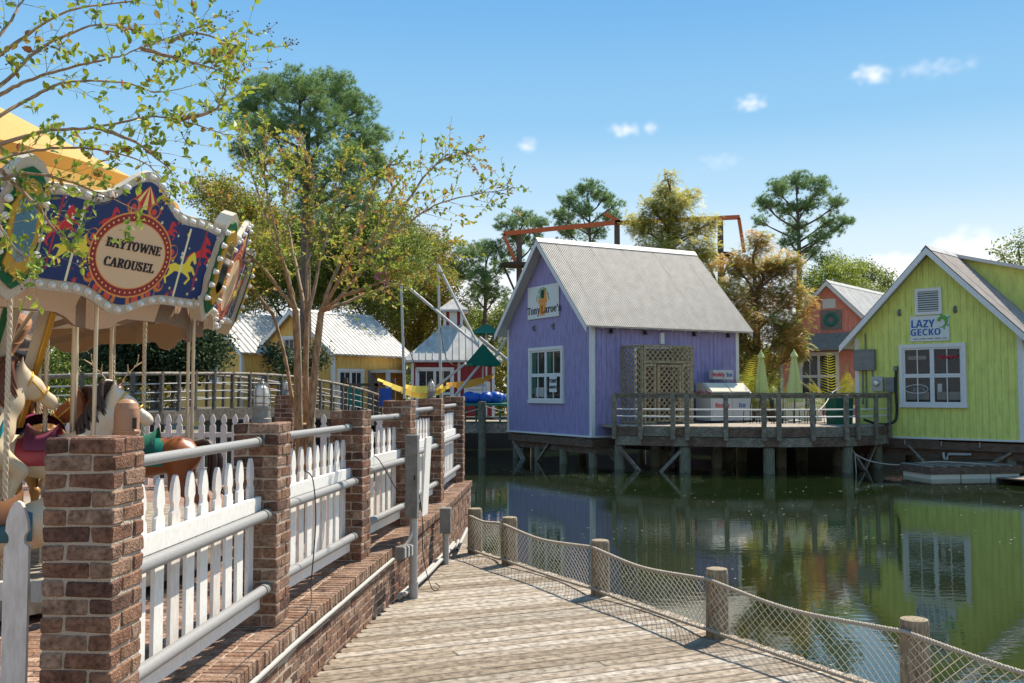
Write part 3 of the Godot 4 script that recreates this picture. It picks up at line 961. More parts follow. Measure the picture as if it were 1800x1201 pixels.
# double window facing +z of its node: casing, two sashes side by side, bars and panes
func window(parent: Node, xf: Transform3D, w: float, h: float, units := 2, bars := true, inside := []) -> Node3D:
	var o := node("window", parent, xf)
	var mb := MB.new()
	var cs := 0.12
	mb.box(Vector3(0, h * 0.5 - cs * 0.5, 0.045), Vector3(w, cs, 0.09))
	mb.box(Vector3(0, -h * 0.5 + cs * 0.5, 0.05), Vector3(w + 0.06, cs, 0.1))
	for s: float in [-1, 1]: mb.box(Vector3(s * (w * 0.5 - cs * 0.5), 0, 0.043), Vector3(cs, h - cs * 2.0, 0.086))
	pmb("casing", mb, M.trim, o)
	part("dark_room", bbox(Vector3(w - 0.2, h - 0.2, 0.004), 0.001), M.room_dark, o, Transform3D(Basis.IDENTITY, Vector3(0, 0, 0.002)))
	# curtains and goods seen through the glass: [x, y, width, height, material]
	for q: Array in inside: part("curtain" if q[4] == "curtain" else "goods", bbox(Vector3(q[2], q[3], 0.004), 0.001), M[q[4]], o, Transform3D(Basis.IDENTITY, Vector3(q[0], q[1], 0.008)))
	var iw := (w - cs * 2.0) / units
	var ih := h - cs * 2.0
	for k in units:
		var cx := -w * 0.5 + cs + iw * (k + 0.5)
		for half in 2:
			var cy := (ih * 0.25) * (1.0 if half == 0 else -1.0)
			var zz := 0.03 if half == 0 else 0.045
			var sh := ih * 0.5
			mb = MB.new()
			var f := 0.065
			mb.box(Vector3(cx, cy + sh * 0.5 - f * 0.5, zz), Vector3(iw - 0.004, f - 0.004, 0.05))
			mb.box(Vector3(cx, cy - sh * 0.5 + f * 0.5, zz), Vector3(iw - 0.004, f - 0.004, 0.05))
			for s: float in [-1, 1]: mb.box(Vector3(cx + s * (iw * 0.5 - f * 0.5 - 0.002), cy, zz), Vector3(f, sh - f * 2.0, 0.048))
			pmb("sash", mb, M.trim, o)
			if bars: part("muntin", bbox(Vector3(0.03, sh - f * 2.0, 0.03), 0.002), M.trim, o, Transform3D(Basis.IDENTITY, Vector3(cx, cy, zz + 0.006)))
			part("pane", bbox(Vector3(iw - f * 2.0 + 0.01, sh - f * 2.0 + 0.01, 0.006), 0.001), M.pane, o, Transform3D(Basis.IDENTITY, Vector3(cx, cy, zz - 0.002)))
	return o

# h: corner (near corner x, d), g (unit, along the gable to the other corner), w, l, floor, ridge, slope, ove, ovg, wall, roof, board
func gable_house(called: String, label: String, h: Dictionary) -> Node3D:
	var gx := Vector3(h.g.x, 0, -h.g.y)
	var o := thing(called, label, "house", Transform3D(Basis(gx, Vector3.UP, gx.cross(Vector3.UP)), P(h.c.x, h.c.y, 0)))
	var w: float = h.w
	var l: float = h.l
	var fl: float = h.floor
	var rg: float = h.ridge
	var sl: float = h.slope
	var ove: float = h.ove
	var ovg: float = h.ovg
	var wt := func(x: float) -> float: return rg - 0.12 - sl * absf(x - w * 0.5)
	var mb := MB.new()
	mb.prism(PackedVector2Array([Vector2(0, fl), Vector2(w, fl), Vector2(w, wt.call(w)), Vector2(w * 0.5, wt.call(w * 0.5)), Vector2(0, wt.call(0.0))]), 0.002, l)
	pmb("wall", mb, M[h.wall], o)
	# siding boards on the two faces that show
	var bd: float = h.board
	var n := int(round(w / bd))
	for k in n:
		var a := w * k / n + 0.0035
		var b := w * (k + 1) / n - 0.0035
		var poly := PackedVector2Array([Vector2(a, fl), Vector2(b, fl), Vector2(b, wt.call(b))])
		if a < w * 0.5 and b > w * 0.5: poly.append(Vector2(w * 0.5, wt.call(w * 0.5)))
		poly.append(Vector2(a, wt.call(a)))
		mb = MB.new()
		mb.prism(poly, -0.016, 0.0)
		pmb("siding_board", mb, M[h.wall], o)
	n = int(round(l / bd))
	var eh: float = wt.call(0.0) - fl
	var sb := bbox(Vector3(0.016, snappedf(eh, 0.001), snappedf(l / n - 0.007, 0.001)), 0.002)
	for k in n: part("siding_board", sb, M[h.wall], o, Transform3D(Basis.IDENTITY, Vector3(-0.008, fl + eh * 0.5, l * (k + 0.5) / n)))
	# corner boards and skirt
	for q: Array in [[0.0, 0.0], [w, 0.0], [0.0, l]]:
		part("corner_board", bbox(Vector3(0.15, snappedf(eh - 0.02, 0.001), 0.15), 0.006), M.trim, o, Transform3D(Basis.IDENTITY, Vector3(q[0] + (0.045 if q[0] == 0.0 else -0.045), fl + eh * 0.5 - 0.02, q[1] + (0.045 if q[1] == 0.0 else -0.045))))
	mb = MB.new()
	mb.box(Vector3(w * 0.5, fl - 0.02, -0.02), Vector3(w + 0.1, 0.06, 0.08))
	mb.box(Vector3(-0.02, fl - 0.021, l * 0.5 + 0.02), Vector3(0.08, 0.058, l))
	pmb("skirt_trim", mb, M.trim, o)
	# roof: deck with soffit, rake boards, corrugated sheets, ridge cap
	var rf := node("roof", o)
	var band := func(t0: float, t1: float) -> PackedVector2Array:
		var yl: float = rg - sl * (w * 0.5 + ove)
		return PackedVector2Array([Vector2(-ove, yl - t0), Vector2(w * 0.5, rg - t0), Vector2(w + ove, yl - t0), Vector2(w + ove, yl - t1), Vector2(w * 0.5, rg - t1), Vector2(-ove, yl - t1)])
	mb = MB.new()
	mb.prism(band.call(0.02, 0.09), -ovg, l + ovg)
	pmb("soffit", mb, M.soffit, rf)
	for e: Array in [[-ovg - 0.03, -ovg - 0.001], [l + ovg + 0.001, l + ovg + 0.03]]:
		mb = MB.new()
		mb.prism(band.call(0.012, 0.24), e[0], e[1])
		pmb("rake_board", mb, M.trim, rf)
	mb = MB.new()
	for k in int(l / 0.6):
		for s: float in [0.0, 1.0]:
			var x := -ove * 0.5 if s == 0.0 else w + ove * 0.5
			var y: float = rg - sl * (w * 0.5 + ove * 0.5) - 0.14
			mb.box(Vector3(x, y, 0.3 + k * 0.6), Vector3(ove, 0.09, 0.045), Basis(Vector3.BACK, atan(sl) * (1.0 if s == 0.0 else -1.0)))
	pmb("rafter_tails", mb, M.trim, rf)
	var sheets := int(ceil((l + ovg * 2.0) / 0.81))
	var sw := (l + ovg * 2.0 + 0.04) / sheets
	for side: float in [-1.0, 1.0]:
		var sm := MB.new()
		var sg := int(sw / h.get("wave", 0.076)) * 4
		var run := w * 0.5 + ove + 0.05
		var nn := Vector3(side * sl, 1, 0).normalized()
		for k in sg:
			var z0 := sw * k / sg
			var z1 := sw * (k + 1) / sg
			var e0 := 0.012 * cos(TAU * k / 4.0)
			var e1 := 0.012 * cos(TAU * (k + 1) / 4.0)
			var s0 := 0.9 * sin(TAU * k / 4.0)
			var s1 := 0.9 * sin(TAU * (k + 1) / 4.0)
			var n0 := (nn + Vector3(0, 0, s0 * 0.9)).normalized()
			var n1 := (nn + Vector3(0, 0, s1 * 0.9)).normalized()
			var a := Vector3(0, 0, z0) + nn * e0
			var b := Vector3(0, 0, z1) + nn * e1
			var dn := Vector3(side * run, -sl * run, 0)
			sm.tri(a, b, b + dn, n0, n1, n1); sm.tri(a, b + dn, a + dn, n0, n1, n0)
		var me := sm.mesh()
		for k in sheets:
			part("roof_sheet", me, M[h.roof], rf, Transform3D(Basis.IDENTITY, Vector3(w * 0.5, rg + 0.012 + 0.0025 * (k % 2), -ovg - 0.02 + k * sw)))
	mb = MB.new()
	mb.prism(PackedVector2Array([Vector2(w * 0.5 - 0.17, rg - 0.17 * sl + 0.04), Vector2(w * 0.5, rg + 0.05), Vector2(w * 0.5 + 0.17, rg - 0.17 * sl + 0.04), Vector2(w * 0.5 + 0.17, rg - 0.17 * sl + 0.05), Vector2(w * 0.5, rg + 0.064), Vector2(w * 0.5 - 0.17, rg - 0.17 * sl + 0.05)]), -ovg - 0.04, l + ovg + 0.04)
	pmb("ridge_cap", mb, M.roof_white, rf)
	return o

func txt(s: String, size: float, m: Material, parent: Node, xf: Transform3D, font := "Droid Sans", weight := 700, called := "lettering") -> MeshInstance3D:
	var t := TextMesh.new()
	var f := SystemFont.new()
	f.font_names = PackedStringArray([font])
	f.font_weight = weight
	t.font = f
	t.text = s
	t.font_size = 64
	t.pixel_size = size / 46.0
	t.depth = 0.012
	return part(called, t, m, parent, xf)

func piles_and_beams(o: Node3D, w: float, l: float, fl: float, spots: Array) -> void:
	var mb := MB.new()
	mb.box(Vector3(w * 0.5, fl - 0.19, 0.06), Vector3(w, 0.26, 0.1))
	mb.box(Vector3(0.06, fl - 0.191, l * 0.5), Vector3(0.1, 0.262, l))
	for k in 3: mb.box(Vector3(w * 0.5, fl - 0.44, 0.25 + k * (l - 0.5) * 0.5), Vector3(w, 0.24, 0.2))
	pmb("floor_beams", mb, M.brown_wood, o)
	var pm := MB.new()
	pm.lathe([Vector2(0.17, -4.2), Vector2(0.16, fl - 0.5), Vector2(0.0, fl - 0.5)], 12)
	var me := pm.mesh()
	for s: Vector2 in spots: part("piling", me, M.pile, o, Transform3D(Basis.IDENTITY, Vector3(s.x, 0, s.y)))

func brace(o: Node3D, a: Vector3, b: Vector3) -> void:
	var mb := MB.new()
	mb.bar(a, b, 0.06, 0.19, Vector3(0.3, 0.2, 0.9))
	pmb("brace", mb, M.weathered, o)

func spotlight_fixture(o: Node3D, at: Vector3) -> void:
	var mb := MB.new()
	mb.lathe([Vector2(0, 0), Vector2(0.05, 0), Vector2(0.05, 0.03), Vector2(0, 0.03)], 10, Transform3D(Basis(Vector3.RIGHT, -PI / 2), at))
	mb.tube([at + Vector3(0, 0, -0.03), at + Vector3(0, -0.05, -0.12)], [0.015], 6)
	mb.lathe([Vector2(0.02, 0), Vector2(0.045, 0.02), Vector2(0.07, 0.15), Vector2(0.0, 0.14)], 10, Transform3D(Basis(Vector3.RIGHT, 2.3), at + Vector3(0, -0.05, -0.1)))
	pmb("spotlight", mb, M.grey_metal, o)

func build_houses() -> void:
	# ---------- purple cottage
	var o := gable_house("purple_cottage", "purple wooden cottage on piles with corrugated grey roof", {"c": Vector2(2.72, 33.0), "g": Vector2(-0.482, 0.876), "w": 5.97, "l": 6.55, "floor": -1.48, "ridge": 5.66, "slope": 1.014, "ove": 0.32, "ovg": 0.42, "wall": "purple", "roof": "roof_metal", "board": 0.2})
	var back := Basis(Vector3.UP, PI)
	window(o, Transform3D(back, Vector3(2.96, 0.645, -0.017)), 2.45, 2.07, 2, true, [[-0.92, 0.1, 0.3, 1.6, "curtain"], [-0.5, -0.62, 0.6, 0.34, "trim"], [-0.62, -0.3, 0.12, 0.3, "trim"], [0.22, 0.45, 0.2, 0.8, "curtain"]])
	var sg := node("shop_sign", o, Transform3D(back, Vector3(3.15, 3.37, -0.05)))
	part("board", bbox(Vector3(2.25, 1.22, 0.04), 0.006), M.sign_white, sg)
	txt("Tony", 0.27, M.ink_black, sg, Transform3D(Basis.IDENTITY, Vector3(-0.66, -0.30, 0.026)), "Droid Serif", 900)
	txt("Laroe's", 0.27, M.ink_black, sg, Transform3D(Basis.IDENTITY, Vector3(0.58, -0.30, 0.026)), "Droid Serif", 900)
	for q: Array in [["ink_orange", [Vector2(-0.32, -0.05), Vector2(0.30, -0.05), Vector2(0.32, 0.02), Vector2(0.22, 0.42), Vector2(0.1, 0.5), Vector2(0.06, 0.12), Vector2(-0.3, 0.12)]], ["ink_green", [Vector2(-0.3, 0.13), Vector2(-0.08, 0.13), Vector2(-0.08, 0.42), Vector2(-0.2, 0.36)]],
			["ink_black", [Vector2(-0.09, 0.13), Vector2(0.09, 0.13), Vector2(0.13, 0.4), Vector2(0.0, 0.47), Vector2(-0.13, 0.4)]], ["ink_orange", [Vector2(-0.2, -0.5), Vector2(0.16, -0.5), Vector2(0.24, -0.06), Vector2(-0.24, -0.06)]]]:
		var e := MB.new()
		e.prism(PackedVector2Array(q[1]), 0.021, 0.027 + (0.003 if q[0] == "ink_black" else 0.0))
		pmb("emblem", e, M[q[0]], sg)
	var arc := MB.new()
	for k in 18:
		if k % 5 == 4: continue
		var a := PI * (0.06 + 0.88 * k / 17.0)
		arc.box(Vector3(cos(a) * 0.45, sin(a) * 0.52 - 0.02, 0.026), Vector3(0.05, 0.075, 0.012), Basis(Vector3.BACK, a - PI / 2))
	pmb("arched_lettering", arc, M.ink_green, sg)
	spotlight_fixture(o, Vector3(2.45, 2.5, -0.02))
	spotlight_fixture(o, Vector3(3.85, 2.5, -0.02))
	var wt := MB.new()
	wt.box(Vector3(2.42, 0.33, -0.076), Vector3(0.52, 0.62, 0.006))
	pmb("window_poster", wt, M.sign_white, o)
	txt("TONY", 0.14, M.ink_black, o, Transform3D(back, Vector3(2.42, 0.42, -0.086)))
	txt("LAROE'S", 0.1, M.ink_black, o, Transform3D(back, Vector3(2.42, 0.2, -0.086)))
	# door trim, small lamps and box on the deck side
	var mb := MB.new()
	mb.box(Vector3(-0.04, 1.62, 3.0), Vector3(0.06, 0.12, 2.5))
	for z: float in [1.8, 4.2]: mb.box(Vector3(-0.039, 0.2, z), Vector3(0.058, 2.72, 0.1))
	pmb("door_casing", mb, M.trim, o)
	part("door", bbox(Vector3(0.04, 2.6, 2.2), 0.004), M.brown_wood, o, Transform3D(Basis.IDENTITY, Vector3(-0.035, 0.24, 3.0)))
	part("meter_box", bbox(Vector3(0.1, 0.4, 0.16), 0.006), M.trim, o, Transform3D(Basis.IDENTITY, Vector3(-0.07, 1.93, 2.95)))
	for z: float in [0.75, 2.2, 4.4, 6.0]:
		mb = MB.new()
		mb.lathe([Vector2(0.02, 0.15), Vector2(0.035, 0.14), Vector2(0.08, 0.0), Vector2(0.0, 0.02)], 8, Transform3D(Basis.IDENTITY, Vector3(-0.1, 2.05, z)))
		mb.box(Vector3(-0.05, 2.16, z), Vector3(0.1, 0.05, 0.05))
		pmb("wall_lamp", mb, M.black, o)
	piles_and_beams(o, 5.97, 6.55, -1.54, [Vector2(0.3, 0.25), Vector2(2.2, 0.25), Vector2(4.0, 0.25), Vector2(5.7, 0.25), Vector2(0.3, 3.3), Vector2(3, 3.3), Vector2(5.7, 3.3), Vector2(0.3, 6.3), Vector2(3, 6.3), Vector2(5.7, 6.3)])
	brace(o, Vector3(5.75, -1.8, 0.12), Vector3(4.9, -2.62, 0.12))
	brace(o, Vector3(3.0, -1.85, 0.12), Vector3(3.95, -2.62, 0.12))
	brace(o, Vector3(0.2, -1.8, 0.6), Vector3(0.2, -2.62, 1.4))
	# lattice enclosure on the deck
	lattice_screen(o)
	# ---------- lime cottage
	o = gable_house("lime_cottage", "lime green wooden cottage on piles with white trim", {"c": Vector2(15.8, 29.95), "g": Vector2(-0.7071, 0.7071), "w": 5.36, "l": 7.5, "floor": -1.48, "ridge": 4.78, "slope": 1.02, "ove": 0.40, "ovg": 0.42, "wall": "lime", "roof": "roof_tan", "board": 0.2})
	window(o, Transform3D(back, Vector3(2.72, 0.56, -0.017)), 2.16, 2.1, 2, true, [[-0.5, -0.66, 0.75, 0.26, "goods"], [0.5, -0.66, 0.75, 0.26, "goods"], [-0.5, 0.6, 0.6, 0.12, "goods"], [0.22, -0.42, 0.14, 0.3, "trim"]])
	var vt := node("gable_vent", o, Transform3D(back, Vector3(2.8, 3.02, -0.017)))
	mb = MB.new()
	for s: float in [-1, 1]:
		mb.box(Vector3(s * 0.39, 0, 0.03), Vector3(0.1, 0.88, 0.06))
		mb.box(Vector3(0, s * 0.39, 0.031), Vector3(0.68, 0.1, 0.062))
	pmb("frame", mb, M.trim, vt)
	mb = MB.new()
	mb.box(Vector3(0, 0, 0.004), Vector3(0.68, 0.68, 0.006))
	pmb("backing", mb, M.dark_brown, vt)
	var lv := MB.new()
	lv.box(Vector3.ZERO, Vector3(0.68, 0.06, 0.01), Basis(Vector3.RIGHT, -0.7))
	var lvm := lv.mesh()
	for k in 9: part("louvre", lvm, M.soffit, vt, Transform3D(Basis.IDENTITY, Vector3(0, -0.3 + k * 0.075, 0.03)))
	sg = node("shop_sign", o, Transform3D(back, Vector3(2.78, 2.12, -0.045)))
	part("board", bbox(Vector3(1.28, 0.84, 0.04), 0.006), M.sign_white, sg)
	txt("LAZY", 0.25, M.ink_blue, sg, Transform3D(Basis.IDENTITY, Vector3(-0.22, 0.16, 0.026)))
	txt("GECKO", 0.22, M.ink_blue, sg, Transform3D(Basis.IDENTITY, Vector3(-0.13, -0.12, 0.026)))
	mb = MB.new()
	for k in 26:
		if k % 6 != 4: mb.box(Vector3(-0.52 + k * 0.042, -0.335, 0.024), Vector3(0.026 + 0.006 * (k % 3), 0.035, 0.006))
	pmb("caption_print", mb, M.grey_metal, sg)
	# gecko emblem curled round the end of the words
	mb = MB.new()
	var gk := [Vector3(0.30, 0.24, 0.03), Vector3(0.36, 0.33, 0.03), Vector3(0.46, 0.36, 0.03), Vector3(0.54, 0.28, 0.03), Vector3(0.55, 0.15, 0.03), Vector3(0.47, 0.05, 0.03), Vector3(0.38, 0.02, 0.03), Vector3(0.33, 0.06, 0.03)]
	mb.tube(smooth(gk, 4), [0.05, 0.05, 0.055, 0.05, 0.045, 0.045, 0.05, 0.055, 0.06, 0.065, 0.065, 0.065, 0.06, 0.055, 0.05, 0.045, 0.04, 0.035, 0.03, 0.028, 0.025, 0.02, 0.018, 0.015, 0.013, 0.012, 0.01, 0.008, 0.006], 8)
	for q: Array in [[Vector3(0.42, 0.37, 0.03), Vector3(0.36, 0.45, 0.03)], [Vector3(0.53, 0.3, 0.03), Vector3(0.64, 0.36, 0.03)], [Vector3(0.55, 0.12, 0.03), Vector3(0.64, 0.06, 0.03)], [Vector3(0.46, 0.08, 0.03), Vector3(0.5, -0.04, 0.03)]]: mb.tube(q, [0.025, 0.018], 6)
	pmb("gecko_emblem", mb, M.ink_green, sg)
	spotlight_fixture(o, Vector3(1.95, 2.78, -0.02))
	spotlight_fixture(o, Vector3(3.78, 2.78, -0.02))
	# signs behind the glass
	mb = MB.new()
	var nl := []
	for k in 29: nl.append(Vector3(2.5 - k * 0.022, 1.16 + 0.07 * sin(k * 1.3) * (1.0 - k * 0.015), -0.075))
	mb.tube(nl, [0.02], 6)
	pmb("red_neon", mb, M.ink_red, o)
	mb = MB.new()
	var ov := []
	for k in 25: ov.append(Vector3(3.26 + cos(TAU * k / 24.0) * 0.40, 0.12 + sin(TAU * k / 24.0) * 0.16 * (0.6 + 0.4 * absf(sin(PI * k / 24.0))), -0.075))
	mb.tube(ov, [0.012], 5, false)
	ov = []
	for k in 15: ov.append(Vector3(3.34 - k * 0.026, 0.12 + (0.07 if k % 2 else -0.07), -0.075))
	mb.tube(ov, [0.010], 5)
	pmb("neon_oval", mb, M.trim, o)
	# electrical boxes
	part("breaker_box", bbox(Vector3(0.72, 0.72, 0.2), 0.01), M.grey_metal, o, Transform3D(Basis.IDENTITY, Vector3(4.98, 1.13, -0.12)))
	part("meter_housing", bbox(Vector3(0.38, 0.5, 0.14), 0.01), M.conduit, o, Transform3D(Basis.IDENTITY, Vector3(4.55, 0.3, -0.09)))
	mb = MB.new()
	mb.lathe([Vector2(0.11, 0), Vector2(0.11, 0.07), Vector2(0.08, 0.12), Vector2(0, 0.13)], 14, Transform3D(Basis(Vector3.RIGHT, -PI / 2), Vector3(4.55, 0.33, -0.155)))
	pmb("meter_dial", mb, M.steel, o)
	part("fuse_box", bbox(Vector3(0.3, 0.5, 0.13), 0.01), M.grey_metal, o, Transform3D(Basis.IDENTITY, Vector3(4.12, 0.27, -0.085)))
	mb = MB.new()
	for q: Array in [[4.98, 1.5, 2.05], [4.98, -0.6, 0.77], [4.75, 0.5, 0.77], [4.12, -0.7, 0.02], [5.1, -0.4, 0.77]]: mb.tube([Vector3(q[0], q[1], -0.06), Vector3(q[0], q[2], -0.06)], [0.025], 8)
	pmb("conduits", mb, M.grey_metal, o)
	mb = MB.new()
	mb.tube(smooth([Vector3(3.92, 0.75, -0.08), Vector3(3.93, 0.0, -0.08), Vector3(3.92, -0.7, -0.08), Vector3(4.0, -1.0, -0.2), Vector3(4.3, -1.06, -0.6), Vector3(4.7, -0.9, -0.9)], 5), [0.045], 8)
	pmb("black_hose", mb, M.black, o)
	part("hose_cap", bbox(Vector3(0.12, 0.16, 0.12), 0.01), M.grey_metal, o, Transform3D(Basis.IDENTITY, Vector3(3.92, 0.82, -0.1)))
	# shed dormer on the right-hand slope
	var dm := node("dormer", o)
	mb = MB.new()
	mb.prism(PackedVector2Array([Vector2(2.6, 4.68), Vector2(0.2, 4.0), Vector2(0.2, 2.2)]), 2.2, 6.6)
	pmb("cheek_wall", mb, M.lime, dm)
	mb = MB.new()
	mb.prism(PackedVector2Array([Vector2(2.68, 4.80), Vector2(-0.1, 4.01), Vector2(-0.1, 3.89), Vector2(2.68, 4.68)]), 1.95, 6.9)
	pmb("dormer_roof", mb, M.soffit, dm)
	piles_and_beams(o, 5.36, 7.5, -1.54, [Vector2(0.5, 0.3), Vector2(2.6, 0.6), Vector2(5.0, 0.3), Vector2(0.4, 3.5), Vector2(5.0, 3.5), Vector2(0.4, 7), Vector2(5.0, 7)])
	brace(o, Vector3(3.6, -1.75, 0.1), Vector3(2.8, -2.62, 0.1))
	brace(o, Vector3(0.4, -1.85, 0.1), Vector3(1.4, -2.5, 0.1))
	mb = MB.new()
	for x: float in [1.3, 2.5, 3.7, 4.9]: mb.box(Vector3(x, -1.66, -0.006), Vector3(0.03, 0.16, 0.02))
	pmb("joist_straps", mb, M.conduit, o)
	mb = MB.new()
	mb.tube([Vector3(2.45, -1.95, 0.0), Vector3(2.42, -2.15, 0.0), Vector3(2.33, -2.17, 0.0), Vector3(2.3, -2.0, 0.05), Vector3(1.6, -1.98, 0.1)], [0.045], 8)
	pmb("drain_pipe", mb, M.conduit, o)
	# ---------- coral house behind
	o = gable_house("coral_house", "coral red house with white metal roof behind the deck", {"c": Vector2(18.5, 48.1), "g": Vector2(-0.77, 0.638), "w": 5.4, "l": 8.0, "floor": LAND, "ridge": 5.75, "slope": 1.0, "ove": 0.35, "ovg": 0.4, "wall": "coral", "roof": "roof_white", "board": 0.25, "wave": 0.2})
	window(o, Transform3D(back, Vector3(3.3, 0.85, -0.017)), 2.15, 2.5)
	mb = MB.new()
	mb.prism(PackedVector2Array([Vector2(-0.3, 3.05), Vector2(-0.95, 2.25), Vector2(-0.95, 2.15), Vector2(-0.02, 2.15), Vector2(-0.02, 3.05)]), 0.0, 5.6, Transform3D(Basis(Vector3.BACK, Vector3.UP, Vector3.RIGHT), Vector3.ZERO))
	pmb("porch_roof", mb, M.grey_metal, o)
	sg = node("wreath_sign", o, Transform3D(back, Vector3(2.6, 3.75, -0.06)))
	part("board", bbox(Vector3(1.1, 1.0, 0.04), 0.006), M.grey_metal, sg)
	mb = MB.new()
	var rg := []
	for k in 19: rg.append(Vector3(cos(TAU * k / 18.0) * 0.28, sin(TAU * k / 18.0) * 0.28, 0.05))
	mb.tube(rg, [0.08], 6, false)
	pmb("wreath", mb, M.teal, sg)
	part("upper_sign", bbox(Vector3(0.7, 0.5, 0.04), 0.006), M.sign_white, o, Transform3D(Basis.IDENTITY, Vector3(2.7, 4.6, -0.05)))
	# ---------- yellow houses, left
	o = gable_house("yellow_house", "yellow board house with white metal roof right of the tree trunks", {"c": Vector2(-8.52, 46.0), "g": Vector2(-0.8, 0.6), "w": 5.6, "l": 5.0, "floor": LAND, "ridge": 4.1, "slope": 0.72, "ove": 0.3, "ovg": 0.3, "wall": "yellow", "roof": "roof_white", "board": 0.3, "wave": 0.25})
	window(o, Transform3D(back, Vector3(3.1, 2.0, -0.017)), 1.0, 1.6, 1)
	var sidew := Basis(Vector3.UP, -PI / 2)
	window(o, Transform3D(sidew, Vector3(-0.017, 0.0, 1.1)), 1.75, 2.3)
	mb = MB.new()
	mb.box(Vector3(-0.6, 1.05, 3.6), Vector3(1.4, 0.14, 2.4))
	for z: float in [2.5, 4.7]: mb.box(Vector3(-1.2, -0.38, z), Vector3(0.16, 2.7, 0.16))
	pmb("porch", mb, M.soffit, o)
	part("shutter", bbox(Vector3(0.06, 2.2, 0.5), 0.006), M.grey_metal, o, Transform3D(Basis.IDENTITY, Vector3(-0.05, 0.0, 2.55)))
	part("awning", bbox(Vector3(2.2, 0.06, 0.6), 0.006), M.blue_vinyl, o, Transform3D(Basis(Vector3.RIGHT, 0.3), Vector3(4.2, 0.5, -0.35)))
	o = gable_house("yellow_wing_house", "smaller yellow house with white roof seen between carousel and tree", {"c": Vector2(-13.3, 47.5), "g": Vector2(-0.8, 0.6), "w": 5.0, "l": 4.4, "floor": LAND, "ridge": 4.1, "slope": 0.75, "ove": 0.3, "ovg": 0.3, "wall": "yellow", "roof": "roof_white", "board": 0.3, "wave": 0.25})
	window(o, Transform3D(sidew, Vector3(-0.017, 0.2, 1.6)), 1.2, 1.5)
	window(o, Transform3D(back, Vector3(2.2, 1.2, -0.017)), 1.1, 1.5, 1)
	# ---------- red pavilion with cupola
	o = thing("red_pavilion", "dark red pavilion with white hip roof and small cupola", "pavilion", Transform3D(Basis(Vector3.UP, 0.06), P(-3.05, 50.0, 0)))
	var b2 := 2.05
	mb = MB.new()
	mb.box(Vector3(0, -0.11, 0), Vector3(b2 * 2, 3.2, b2 * 2))
	pmb("wall", mb, M.red, o)
	mb = MB.new()
	var hip := func(m: MB, r0: float, y0: float, r1: float, y1: float) -> void:
		for q in 4:
			var r := Basis(Vector3.UP, q * PI / 2)
			m.quad(r * Vector3(-r0, y0, r0), r * Vector3(r0, y0, r0), r * Vector3(r1, y1, r1), r * Vector3(-r1, y1, r1), r * Vector3(0, r0 - r1, y1 - y0).normalized())
			m.quad(r * Vector3(-r0, y0, r0), r * Vector3(r0, y0, r0), r * Vector3(r0, y0 - 0.1, r0), r * Vector3(-r0, y0 - 0.1, r0), r * Vector3.BACK)
		m.quad(Vector3(-r0, y0 - 0.1, -r0), Vector3(r0, y0 - 0.1, -r0), Vector3(r0, y0 - 0.1, r0), Vector3(-r0, y0 - 0.1, r0), Vector3.DOWN)
	hip.call(mb, 2.45, 1.6, 0.5, 3.45)
	for q in 4:
		for k in 15:
			var r := Basis(Vector3.UP, q * PI / 2)
			var x := -2.3 + k * 0.33
			var t := clampf((2.45 - absf(x)) / 1.95, 0.0, 1.0)
			if t > 0.05: mb.bar(r * Vector3(x, 1.61, 2.45), r * Vector3(x, 1.61 + t * 1.85, 2.45 - t * 1.95), 0.04, 0.05)
	pmb("roof", mb, M.roof_white, o)
	var cu := node("cupola", o)
	mb = MB.new()
	mb.box(Vector3(0, 3.75, 0), Vector3(0.86, 1.0, 0.86))
	pmb("walls", mb, M.red, cu)
	mb = MB.new()
	for q in 4:
		var r := Basis(Vector3.UP, q * PI / 2)
		part("corner_trim", bbox(Vector3(0.14, 1.0, 0.14), 0.004), M.trim, cu, Transform3D(Basis.IDENTITY, r * Vector3(0.43, 3.75, 0.43)))
		part("louvre_panel", bbox(Vector3(0.4, 0.8, 0.03), 0.004), M.trim, cu, Transform3D(r, r * Vector3(0, 3.78, 0.432)))
	mb = MB.new()
	hip.call(mb, 0.78, 4.25, 0.03, 4.85)
	pmb("cupola_roof", mb, M.roof_white, cu)
	mb = MB.new()
	for x: float in [-2.0, 0.3, 2.0]: part("corner_trim", bbox(Vector3(0.14, 3.2, 0.05), 0.004), M.trim, o, Transform3D(Basis.IDENTITY, Vector3(x, -0.11, 2.06)))
	window(o, Transform3D(Basis.IDENTITY, Vector3(-0.9, -0.05, 2.05)), 1.9, 2.6, 2)
	part("notice_board", bbox(Vector3(1.3, 0.6, 0.04), 0.005), M.sign_white, o, Transform3D(Basis.IDENTITY, Vector3(1.2, 0.25, 2.08)))
	mb = MB.new()
	for k in 11: mb.box(Vector3(0.78 + k * 0.085, 0.36 + 0.012 * (k % 2), 2.103), Vector3(0.055, 0.1 + 0.02 * (k % 3), 0.006))
	mb.box(Vector3(1.2, 0.14, 2.103), Vector3(0.9, 0.03, 0.006))
	pmb("notice_print", mb, M.grey_metal, o)

func build_added_houses() -> void:
	# unseen houses added behind the viewer: their sunlit fronts light the shaded faces by the boardwalk
	for k in 3:
		var o := gable_house("added_house", ["unseen cream house added behind the viewer for bounce light, left of the three", "unseen cream house added behind the viewer for bounce light, middle of the three", "unseen cream house added behind the viewer for bounce light, right of the three"][k], {"c": Vector2(-17.0 + k * 11.5, -12.4), "g": Vector2(1, 0), "w": 10.5, "l": 8.0, "floor": LAND, "ridge": 7.4, "slope": 0.7, "ove": 0.3, "ovg": 0.3, "wall": "cream_wall", "roof": "roof_white", "board": 0.75, "wave": 0.25})
		for x: float in [2.6, 7.9]: window(o, Transform3D(Basis(Vector3.UP, PI), Vector3(x, 0.4, -0.017)), 1.6, 2.0)

